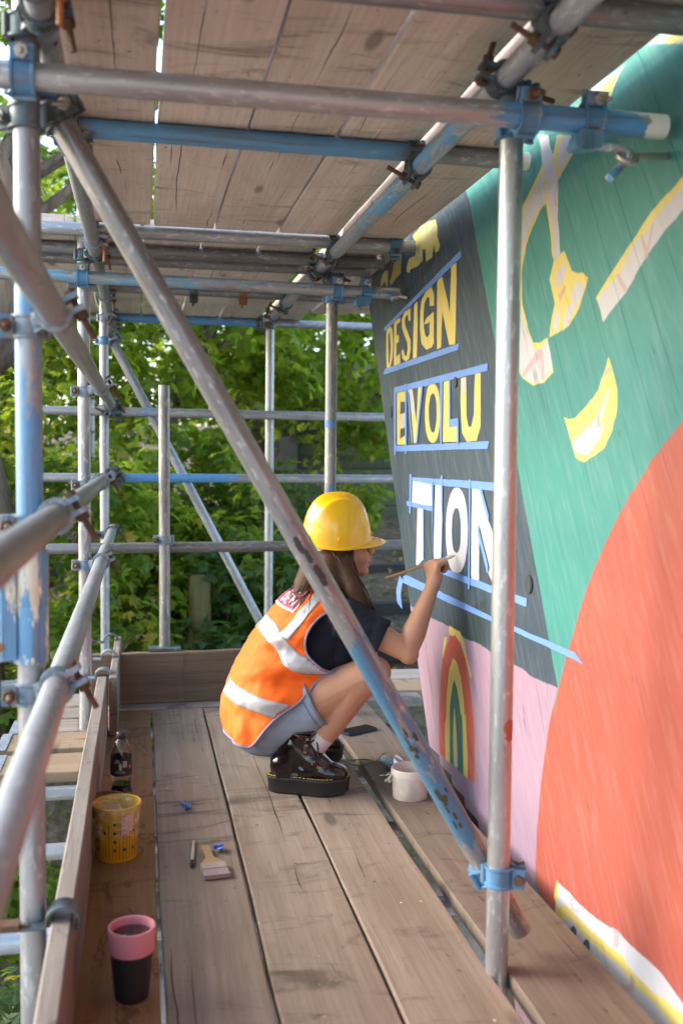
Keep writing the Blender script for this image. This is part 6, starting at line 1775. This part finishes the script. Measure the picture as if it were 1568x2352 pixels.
def boot(heel, yaw, side):
    Rm = Matrix.Translation(heel) @ Matrix.Rotation(yaw, 4, 'Z')
    L = .262
    def outline(g=0.0):
        pts = []
        for i in range(48):
            a = 2*math.pi*i/48; c, s = math.cos(a), math.sin(a)
            x = L/2+(L/2+g)*math.copysign(abs(c)**.8, c)
            f = x/L
            w = .036+.014*math.exp(-((f-.70)/.22)**2)-.002*math.exp(-((f-.42)/.12)**2)
            pts.append((x, (w+g)*math.copysign(abs(s)**.75, s)))
        return pts
    up = MB()
    up.ball((.055, 0, .085), (.052, .040, .055)); up.ball((.205, 0, .068), (.055, .045, .036)); up.ball((.150, 0, .075), (.075, .043, .045))
    up.cone((.062, 0, .09), .046, (.105, 0, .205), .046, 24, False); up.cone((.17, 0, .085), .040, (.095, 0, .150), .046)
    up.ball((.235, 0, .066), (.026, .038, .030)); up.box((.13, 0, .056), (.20, .072, .02))
    up.v = [Rm @ v for v in up.v]
    bo = melt('boot', up, .005, M_BOOT, person, 6, .5)
    inv = Rm.inverted() @ WM[bo.name]
    def crease(p):
        l = inv @ p
        k = math.exp(-((l.x-.13)/.06)**2)*min(1, max(0, (l.z-.07)/.03))
        return .0022*k*math.sin(l.z*120+l.x*45+2*math.sin(l.x*60))+.0008*noise.noise(l*30)
    ruffle(bo, crease)
    so = MB(); vs, fs = [], []
    for z, g in ((.002, -.004), (.006, .001), (.045, .003), (.050, .006), (.0555, .005), (.057, -.004)):
        for x, y in outline(g):
            vs.append(Rm @ Vector((x, y, z+.010*max(0, (x/L-.78)/.22)**2*(1 if z < .02 else .4))))
    for j in range(5):
        for i in range(48): fs.append((j*48+i, j*48+(i+1) % 48, (j+1)*48+(i+1) % 48, (j+1)*48+i))
    fs += [tuple(range(48))[::-1], tuple(5*48+i for i in range(48))]
    s_ = mobj('sole', vs, fs, M_SOLE, bo, True); auto_smooth(s_, 35)
    st = MB(); ol = outline(.0005)
    per = []
    for i in range(48):
        a, b_ = Vector(ol[i]), Vector(ol[(i+1) % 48]); k = max(1, round((b_-a).length/.0105))
        for j in range(k): per.append((a.lerp(b_, j/k), a.lerp(b_, (j+.6)/k)))
    for a, b_ in per:
        zz = .0585+.004*max(0, (a.x/L-.78)/.22)**2
        st.tube([Rm @ Vector((a.x, a.y, zz)), Rm @ Vector((b_.x, b_.y, zz))], .0016, 5)
    o = st.build('welt_stitching', M_STITCH, bo, recalc=False); o['kind'] = 'stuff'
    path = [(.205, .088), (.188, .100), (.170, .112), (.153, .128), (.145, .148), (.147, .168), (.151, .188)]
    for i, (x, z) in enumerate(path[1:]):
        for sg in (-1, 1):
            cpt = Rm @ Vector((x-.020, sg*(.0415-.0010*i), z-.004)); mb = MB(); k = 14
            nrm = (Rm.to_3x3() @ Vector((.25, sg, .2))).normalized(); a1 = nrm.orthogonal().normalized(); a2 = nrm.cross(a1)
            mb.tube([cpt+nrm*.001+(a1*math.cos(2*math.pi*q/k)+a2*math.sin(2*math.pi*q/k))*.0038 for q in range(k+1)], .0012, 5, False)
            mb.build('eyelet', M_EYELET, bo, True, recalc=False)
        mb = MB(); mb.tube([Rm @ Vector((x-.018, -.040+.001*i, z-.003)), Rm @ Vector((x+.004, -.016, z+.010)), Rm @ Vector((x+.004, .016, z+.012)), Rm @ Vector((x-.018, .040-.001*i, z-.003))], .0028, 6)
        mb.build('lace', M_LACE, bo, True)
    for sg in (-1, 1):
        mb = MB(); pts = [Rm @ Vector((.155+.012*math.sin(q*2.2), sg*(.012+.030*q)-.01*q*q, .190-.085*q)) for q in (0, .2, .4, .6, .8, 1)]
        mb.tube(pts, .0026, 6); mb.build('lace', M_LACE, bo, True)
    mb = MB(); mb.tube([Rm @ Vector((.105+.046*math.cos(2*math.pi*q/32), .046*math.sin(2*math.pi*q/32), .205)) for q in range(33)], .0035, 6, False)
    mb.build('collar', M_BOOT, bo, True, recalc=False)
    return bo


boot((.408, 3.190, 0), -.30, 1)
boot((.447, 3.432, 0), .12, -1)
for A, K in ((ANR, KNR), (ANL, KNL)):
    b = MB(); d = (K-A).normalized()
    b.cone(A+Vector((.02, 0, -.06)), .040, A, .038, 24); b.cone(A, .038, A+d*.075, .0405, 24, False)
    sk = melt('sock', b, .005, M_SOCK, person, 5, .5)

# ---- the brush in the right hand: a thing of its own
M_STICK = plain('varnished_stick', (.46, .25, .09), .4, var=.12)
M_FERR = plain('paint_smeared_ferrule', (.55, .50, .46), .35, .4, var=.2)
M_PBRIS = plain('paint_loaded_bristle', (.66, .60, .52), .6, var=.15)
A_, B_ = Vector((0.7939, 3.2050, 0.6888)), Vector((1.047, 3.243, .7585))
D_ = (B_-A_)
br = empty('fine_paintbrush', A_, 'long thin paintbrush held in the painter\'s hand, its tip on the white O', 'paintbrush', 'paintbrushes')
mb = MB(); mb.tube([A_, A_+D_*.1, A_+D_*.5, A_+D_*.74], [.0030, .0042, .0050, .0042], 12); mb.build('handle', M_STICK, br, True)
mb = MB(); mb.tube([A_+D_*.73, A_+D_*.86], [.0050, .0058], 12); mb.build('ferrule', M_FERR, br, True)
mb = MB(); mb.tube([A_+D_*.86, A_+D_*.93, A_+D_*.985, A_+D_*1.0], [.0056, .0066, .0035, .0012], 10); mb.build('bristles', M_PBRIS, br, True)

# ------------------------------------------------------------------ things standing and lying on the deck
# reusable cup
M_CUPB = NT('black_speckled_cup'); _n = M_CUPB.noise(M_CUPB.obj((1, 1, 1), False), 150, 4, .6)
M_CUPB.bump(_n, .15, .002); M_CUPB = M_CUPB.set(M_CUPB.mix(M_CUPB.step(_n, .66, .76), (.012, .011, .012), (.10, .095, .09)), .62)
M_PINKC = plain('pink_silicone', (.56, .22, .24), .5, var=.05)
M_COFFEE = plain('dark_drink', (.010, .010, .008), .06, spec=.6)
cx, cy = -.018, 2.004
cup = empty('reusable_cup', (cx, cy, 0), 'black tapered reusable cup with a pink rim, full of dark drink', 'cup')
H_ = .148
mb = MB(); mb.lathe([(0, .001), (.031, .001), (.0335, .004), (.0352, .02), (.0430, H_*.70), (.0425, H_*.70), (.034, .02), (0, .012)], 48, (cx, cy, 0)); auto_smooth(mb.build('cup_body', M_CUPB, cup, True), 40)
mb = MB(); mb.lathe([(.0432, H_*.665), (.0447, H_*.67), (.0470, H_*.985), (.0463, H_), (.0428, H_), (.0420, H_*.985), (.0405, H_*.72), (.0432, H_*.665)], 48, (cx, cy, 0)); auto_smooth(mb.build('rim', M_PINKC, cup, True), 50)
mb = MB(); mb.lathe([(.0, H_*.885), (.0414, H_*.885), (.0414, H_*.86)], 48, (cx, cy, 0)); mb.build('drink', M_COFFEE, cup, True)
for v in cup.children: pass

# yellow printed mixing tub in cling film
bx, by = -.064, 2.735
tubY = empty('mixing_tub', (bx, by, 0), 'yellow paint mixing tub printed with black measuring marks, wrapped in cling film', 'tub')
t = NT('printed_yellow_plastic')
tc = t.n("ShaderNodeTexCoord"); sp = t.n("ShaderNodeSeparateXYZ"); t.l(tc.outputs['Object'], sp.inputs[0])
ang_ = t.math('MULTIPLY', t.math('ARCTAN2', sp.outputs[1], sp.outputs[0]), 57.2958/9.5)
zz = sp.outputs[2]
fr = t.math('FRACT', ang_)
cell = t.math('FLOOR', ang_)
def hashn(v, k): return t.math('FRACT', t.math('MULTIPLY', t.math('SINE', t.math('ADD', t.math('MULTIPLY', v, 12.9898+k), k*3.7)), 43758.5453))
ht = t.math('ADD', .045, t.math('MULTIPLY', hashn(cell, 1), .065))
line = t.math('MULTIPLY', t.math('LESS_THAN', t.math('ABSOLUTE', t.math('SUBTRACT', fr, .5)), .085), t.math('MULTIPLY', t.math('LESS_THAN', zz, ht), t.math('GREATER_THAN', zz, .010)))
a2 = t.math('MULTIPLY', ang_, .36); f2 = t.math('FRACT', a2); c2 = t.math('FLOOR', a2)
z2 = t.math('MULTIPLY', zz, 42.0); fz = t.math('FRACT', z2); cz = t.math('FLOOR', z2)
blk = t.math('MULTIPLY', t.math('LESS_THAN', t.math('ABSOLUTE', t.math('SUBTRACT', f2, .45)), .13), t.math('LESS_THAN', t.math('ABSOLUTE', t.math('SUBTRACT', fz, .5)), .17))
blk = t.math('MULTIPLY', blk, t.math('GREATER_THAN', hashn(t.math('ADD', c2, t.math('MULTIPLY', cz, 7.0)), 2), .45))
blk = t.math('MULTIPLY', blk, t.math('GREATER_THAN', zz, .03)); blk = t.math('MULTIPLY', blk, t.math('LESS_THAN', zz, .128))
rnd = t.math('GREATER_THAN', hashn(cell, 3), .72)
base = t.mix(t.noise(tc.outputs['Object'], 30, 3), (.50, .30, .010), (.60, .38, .015))
c = t.mix(line, base, t.mix(rnd, (.02, .02, .018), (.42, .05, .012)))
c = t.mix(blk, c, (.02, .022, .02))
M_YTUB = t.set(c, .38)
M_YIN = plain('yellow_paint', (.70, .42, .01), .25, var=.1, scale=20)
HB = .150
mb = MB(); mb.lathe([(r*1.16, z) for r, z in [(0, 0), (.046, 0), (.0475, .003), (.0535, HB-.012), (.0565, HB-.012), (.0570, HB-.002), (.0555, HB), (.0525, HB-.001), (.0515, HB-.02), (.0465, .006), (0, .006)]], 56, (bx, by, 0)); auto_smooth(mb.build('tub_wall', M_YTUB, tubY, True, origin=(bx, by, 0)), 40)
mb = MB(); mb.lathe([(0, .085), (.0565, .085), (.0565, .075)], 40, (bx, by, 0)); mb.build('paint', M_YIN, tubY, True)
t = NT('cling_film'); t.set((.95, .95, .95), .08, Transmission_Weight=0.0, spec=.6)
_n = t.noise(t.obj((1, 1, 1), False), 34, 5, .6, 1.0); t.bump(_n, .9, .012)
tr = t.n("ShaderNodeBsdfTransparent"); gl = t.n("ShaderNodeBsdfGlossy"); gl.inputs['Roughness'].default_value = .08
df = t.n("ShaderNodeBsdfDiffuse"); df.inputs[0].default_value = (.8, .78, .76, 1)
bnode = [x for x in t.t.nodes if x.type == 'BUMP'][0]; t.l(bnode.outputs[0], gl.inputs['Normal'])
m1 = t.n("ShaderNodeMixShader"); m2 = t.n("ShaderNodeMixShader"); m1.inputs[0].default_value = .09
t.l(t.math('MULTIPLY', t.step(_n, .50, .70), .40), m2.inputs[0])
t.l(tr.outputs[0], m1.inputs[1]); t.l(gl.outputs[0], m1.inputs[2]); t.l(m1.outputs[0], m2.inputs[1]); t.l(df.outputs[0], m2.inputs[2]); t.l(m2.outputs[0], t.out.inputs[0])
M_FILM = t.m
vs, fs = [], []; n = 60; rowsf = []
rr = random.Random(9)
for r, z in ((.001, HB+.004), (.020, HB+.007), (.042, HB+.003), (.0575, HB+.002), (.0600, HB-.012), (.0590, HB-.035), (.0570, HB-.060), (.0562, HB-.080)):
    r *= 1.16
    for i in range(n):
        a = 2*math.pi*i/n
        k = noise.noise(Vector((math.cos(a)*3, math.sin(a)*3, z*40)))
        rj = r+max(0, k)*.010*(1 if z < HB-.02 else .3)+.003*(z < HB-.02)
        zj = z+(.006*noise.noise(Vector((math.cos(a)*r*60, math.sin(a)*r*60, 2))) if z > HB else 0)-(.012*max(0, noise.noise(Vector((math.cos(a)*2.3, math.sin(a)*2.3, 7)))) if z < HB-.075 else 0)
        vs.append((bx+rj*math.cos(a), by+rj*math.sin(a), zj))
for j in range(7):
    for i in range(n): fs.append((j*n+i, j*n+(i+1) % n, (j+1)*n+(i+1) % n, (j+1)*n+i))
fs.append(tuple(range(n))[::-1])
mobj('cling_film', vs, fs, M_FILM, tubY, True)
# pinkish torn sticker on the near side
vs, fs = [], []
for i in range(9):
    a = math.radians(-78+30*i/8)
    for q in range(5):
        z = .085+.045*q/4+.004*noise.noise(Vector((i, q, 1)))+(.010*(i-4)/8); vs.append((bx+.0668*math.cos(a), by+.0668*math.sin(a), z))
fs = [(i*5+q, (i+1)*5+q, (i+1)*5+q+1, i*5+q+1) for i in range(8) for q in range(4) if not (q == 3 and i in (0, 1)) and not (q == 0 and i > 6)]
mobj('sticker', vs, fs, plain('pinkish_sticker', (.58, .38, .32), .7, var=.2, scale=60), tubY, True)

# small tub with dark contents behind it
sx, sy = -.098, 2.905
sm = empty('small_pot', (sx, sy, 0), 'small brown open pot standing between the yellow tub and the bottle', 'pot')
M_BR = plain('brown_card', (.20, .12, .06), .7, var=.15); M_BRI = plain('grey_brown_wash', (.085, .06, .05), .3, var=.2, scale=20)
mb = MB(); mb.lathe([(0, 0), (.050, 0), (.0535, .10), (.0555, .10), (.0555, .106), (.0505, .106), (.047, .01), (0, .01)], 48, (sx, sy, 0)); auto_smooth(mb.build('pot_wall', M_BR, sm, True), 40)
mb = MB(); mb.lathe([(0, .088), (.0495, .088), (.049, .08)], 40, (sx, sy, 0)); mb.build('liquid', M_BRI, sm, True)

# plastic bottle
qx, qy = -.058, 3.120
bt = empty('drink_bottle', (qx, qy, 0), 'clear plastic bottle of dark cola with a black cap and black label', 'bottle')
t = NT('clear_plastic'); t.set((.96, .96, .95), .03, spec=.5)
fz_ = t.n("ShaderNodeFresnel"); fz_.inputs[0].default_value = 1.45
tr = t.n("ShaderNodeBsdfTransparent"); tr.inputs[0].default_value = (.95, .945, .93, 1); gl = t.n("ShaderNodeBsdfGlossy"); gl.inputs['Roughness'].default_value = .04
mx = t.n("ShaderNodeMixShader"); t.l(t.math('ADD', t.math('MULTIPLY', fz_.outputs[0], .55), .02), mx.inputs[0]); t.l(tr.outputs[0], mx.inputs[1]); t.l(gl.outputs[0], mx.inputs[2]); t.l(mx.outputs[0], t.out.inputs[0])
M_PET = t.m
M_COLA = plain('cola', (.006, .003, .002), .05, spec=.6); M_CAP = plain('black_cap', (.012, .013, .018), .4)
prof = [(0, .004), (.022, .001), (.029, .006), (.0325, .020), (.0330, .045), (.0300, .062), (.0290, .070), (.0305, .085), (.0325, .098), (.0335, .105), (.0335, .160), (.0325, .168), (.0290, .186), (.0210, .205), (.0135, .216), (.0130, .222)]
mb = MB(); mb.lathe(prof, 48, (qx, qy, 0)); mb.build('bottle_body', M_PET, bt, True)
mb = MB(); mb.lathe([(r-.0012, z+.0012) for r, z in prof[:7]]+[(.0288, .074), (0, .074)], 48, (qx, qy, 0)); auto_smooth(mb.build('cola', M_COLA, bt, True), 60)
mb = MB(); mb.lathe([(.0142, .214), (.0150, .215), (.0150, .234), (.0140, .236), (0, .236)], 40, (qx, qy, 0)); auto_smooth(mb.build('cap', M_CAP, bt, True), 40)
def band(r, z0, z1, a0, a1, mat, name, parent, n=40):
    vs = []
    for i in range(n+1):
        a = math.radians(a0+(a1-a0)*i/n)
        for z in (z0, z1): vs.append((qx+r*math.cos(a), qy+r*math.sin(a), z))
    return mobj(name, vs, [(2*i, 2*i+2, 2*i+3, 2*i+1) for i in range(n)], mat, parent, True)
M_LBL = plain('black_label', (.018, .012, .016), .35, var=.15)
lb = band(.0340, .105, .160, -180, 180, M_LBL, 'label', bt, 64)
M_LGREY = plain('grey_print', (.24, .23, .23), .5); M_LWHITE = plain('white_print_b', (.50, .48, .50), .5); M_LGREEN = plain('lime_print', (.35, .52, .05), .5); M_LPINK = plain('pink_print', (.65, .08, .16), .5)
band(.0343, .133, .151, -82, -60, M_LWHITE, 'barcode_panel', lb, 8)
for i in range(6): band(.0345, .1345, .1495, -80.5+3.4*i, -79.2+3.4*i, M_LBL, 'bar', lb, 1)
band(.0343, .124, .143, -101, -88, M_LGREEN, 'recycling_mark', lb, 6); band(.0343, .1235, .1275, -101, -88, M_LWHITE, 'recycling_caption', lb, 6)
for i, z in enumerate((.1145, .1175, .1205)): band(.0343, z, z+.0014, -128+6*i, -66-5*i, M_LGREY, 'small_print', lb, 14)
for i, z in enumerate((.1455, .1485, .1515, .1545)): band(.0343, z, z+.0014, -128+3*i, -92-3*i, M_LGREY, 'small_print', lb, 10)
band(.0343, .128, .138, -47, -38, M_LPINK, 'pink_mark', lb, 4)

# white paint tub with its drips
px_, py_ = .847, 3.052
M_WTUB = NT('paint_crusted_tub'); _n = M_WTUB.noise(M_WTUB.obj((1, 1, 1), False), 26, 4)
M_WTUB = M_WTUB.set(M_WTUB.mix(M_WTUB.step(_n, .45, .62), (.60, .53, .44), (.68, .62, .54)), .45)
wt = empty('paint_tub', (px_, py_, 0), 'pale peach paint tub standing on the inside board, under the diagonal brace', 'tub')
HW = .098
mb = MB(); mb.lathe([(0, 0), (.052, 0), (.055, .004), (.0585, HW-.026), (.0618, HW-.025), (.0618, HW-.003), (.0605, HW), (.057, HW), (.0565, HW-.02), (.053, .006), (0, .006)], 48, (px_, py_, 0)); auto_smooth(mb.build('tub_wall', M_WTUB, wt, True), 40)
mb = MB(); mb.lathe([(0, .038), (.0550, .038), (.0548, .03)], 40, (px_, py_, 0)); mb.build('paint', plain('peach_paint', (.62, .44, .33), .3, var=.08), wt, True)
mb = MB(); rr = random.Random(2)
for k in range(9):
    p = Vector((px_-.060, py_-.018+.004*k, HW-.02)); pts = [p]
    for i in range(4): p = p+Vector((rr.uniform(-.010, -.001), rr.gauss(0, .004), rr.uniform(-.012, .003))); pts.append(p)
    mb.tube(pts, .0010, 5)
o = mb.build('dried_drips', M_WTUB, wt, True, recalc=False); o['kind'] = 'stuff'

# brush wrapped in foil lying behind the tub
M_FOIL = plain('crumpled_foil', (.62, .63, .66), .25, .9, var=.2, scale=60, bump=.8); M_BHAND = galv('painted_handle', (.18, .26, .30), (.34, .42, .46), paint=(.16, .34, .52), cover=.5, metal=0.0, rough=.55)
ob = empty('wrapped_brush', (.885, 3.36, 0), 'paint-smeared blue-grey brush with its head wrapped in foil, behind the peach tub', 'paintbrush', 'paintbrushes')
h0, h1, h2 = Vector((0.8472, 3.4123, 0.0160)), Vector((0.8624, 3.3092, 0.0160)), Vector((0.8982, 3.2744, 0.0220))
mb = MB(); mb.tube([h0, h0.lerp(h1, .4), h0.lerp(h1, .8), h1+Vector((.01, -.02, .004))], [.012, .015, .014, .017], 12); mb.build('handle', M_BHAND, ob, True)
mb = MB(); pts, rs = [], []
for i in range(9):
    q = i/8; pts.append(h1.lerp(h2+Vector((.03, -.02, 0)), q)+Vector((0, 0, .006+.004*math.sin(q*9)))); rs.append(.024+.006*math.sin(q*13))
mb.tube(pts, rs, 14); o = mb.build('foil', M_FOIL, ob, False)
for v in o.data.vertices: v.co += Vector((rr.gauss(0, .002), rr.gauss(0, .002), rr.gauss(0, .002)))
# loop of wire
M_WIRE = plain('olive_wire', (.11, .095, .035), .5)
wp = [(0.8913, 3.4283, 0.0200), (0.8800, 3.4606, 0.0220), (0.8596, 3.4760, 0.0120), (0.8314, 3.4256, 0.0080), (0.8003, 3.4015, 0.0060), (0.7534, 3.3823, 0.0050), (0.7291, 3.3932, 0.0060), (0.7248, 3.4178, 0.0080), (0.7442, 3.4350, 0.0080), (0.7909, 3.4441, 0.0060), (0.8190, 3.4136, 0.0060), (0.8535, 3.3732, 0.0120)]
W2 = []
for i in range(len(wp)-1):
    for k in range(5): W2.append(_cr(wp, i+k/5))
mb = MB(); mb.tube([Vector(p) for p in W2], .0024, 7); tag(mb.build('wire_loop', M_WIRE, smooth=True), 'loop of olive wire lying across the gap beside the inside board', 'wire')

# phone
M_PH = plain('navy_phone_case', (.012, .018, .05), .45); M_GL = plain('black_phone_glass', (.006, .008, .006), .05, spec=.7)
ph = empty('mobile_phone', (0.8425, 3.8132, 0.0060), 'dark mobile phone lying face up on the inside board, its glass reflecting green', 'phone')
ph_c = Vector((0.8425, 3.8132, 0.0060)); ph_R = Matrix.Rotation(.50, 4, 'Z')
def rrect(L, W, r, n=6):
    o = []
    for sx_, sy_, a0 in ((1, 1, 0), (-1, 1, 90), (-1, -1, 180), (1, -1, 270)):
        for i in range(n+1):
            a = math.radians(a0+90*i/n); o.append((sx_*(L/2-r)+r*math.cos(a), sy_*(W/2-r)+r*math.sin(a)))
    return o
ux, uy = ph_R.to_3x3() @ X_, ph_R.to_3x3() @ Y_
mb = MB(); mb.prism(rrect(.150, .073, .011), ux, uy, Z_, ph_c+Vector((0, 0, -.004)), .010); mb.build('case', M_PH, ph)
mb = MB(); mb.prism(rrect(.143, .067, .009), ux, uy, Z_, ph_c+Vector((0, 0, .0062)), .0006); mb.build('screen', M_GL, ph)

# flat brush, small brush and two balls of tape on the second board
M_BW = plain('worn_brush_wood', (.33, .22, .10), .6, var=.25, scale=50); M_DRYP = plain('dried_pink_paint', (.36, .26, .215), .8, var=.22, scale=90, bump=.5); M_BRIS = plain('dried_bristles', (.30, .23, .21), .9, var=.3, scale=200, bump=.8)
fb = empty('flat_brush', (0.1919, 2.6606, 0.0000), 'wide flat brush crusted with dry pink paint, lying on the second board', 'paintbrush', 'paintbrushes')
c0, c1 = Vector((0.1939, 2.5318, 0.0100)), Vector((0.1703, 2.7472, 0.0120))
ax_ = (c1-c0).normalized(); pxv = Vector((-ax_.y, ax_.x, 0)).normalized(); Lb = (c1-c0).length
def bpoly(mb, pts, z0, th): mb.prism(pts, pxv, ax_, Z_, Vector((c0.x, c0.y, z0)), th)
mb = MB(); bpoly(mb, [(-.034, 0), (.034, 0), (.032, .042), (-.032, .042)], .003, .011); mb.build('bristles', M_BRIS, fb)
mb = MB(); bpoly(mb, [(-.0325, .040), (.0325, .040), (.0325, .075), (-.0325, .075)], .002, .014); mb.build('ferrule', M_DRYP, fb)
mb = MB(); bpoly(mb, [(-.030, .074), (.030, .074), (.022, .094), (.011, .112), (.010, .135), (.0125, .175), (.009, .192), (-.009, .192), (-.0125, .175), (-.010, .135), (-.011, .112), (-.022, .094)], .003, .012); mb.build('handle', M_BW, fb)
sb = empty('small_brush', (0.1391, 2.6996, 0.0000), 'little round brush with a black tip, left of the flat brush', 'paintbrush', 'paintbrushes')
s0, s1 = Vector((0.1309, 2.6049, 0.0060)), Vector((0.1472, 2.7858, 0.0060))
mb = MB(); mb.tube([s0.lerp(s1, .22), s0.lerp(s1, .6), s1], [.005, .0055, .0035], 10); mb.build('handle', plain('pale_stick', (.48, .40, .28), .5), sb, True)
mb = MB(); mb.tube([s0, s0.lerp(s1, .1), s0.lerp(s1, .24)], [.0015, .0058, .005], 10); mb.build('bristles', plain('black_bristle', (.015, .013, .012), .8), sb, True)
for P_, r_, lab in (((0.1282, 3.0586, 0.0120), .017, 'crumpled ball of blue tape in the middle of the second board'), ((0.2103, 2.7172, 0.0100), .014, 'smaller scrap of crumpled blue tape behind the flat brush')):
    mb = MB(); rr = random.Random(int(r_*1e4))
    for k in range(9):
        q = Vector(P_)+Vector((rr.gauss(0, r_*.45), rr.gauss(0, r_*.45), rr.uniform(-.4, .4)*r_)); e = Matrix.Rotation(rr.uniform(0, 6), 4, Vector((rr.random(), rr.random(), rr.random())).normalized())
        mb.box(q, (r_*1.1, r_*.8, .0012), e)
    o = mb.build('tape_ball', M_TAPE, recalc=False)
    for v in o.data.vertices: v.co += Vector((rr.gauss(0, .002), rr.gauss(0, .002), abs(rr.gauss(0, .001))))
    tag(o, lab, 'tape', 'crumpled tape')
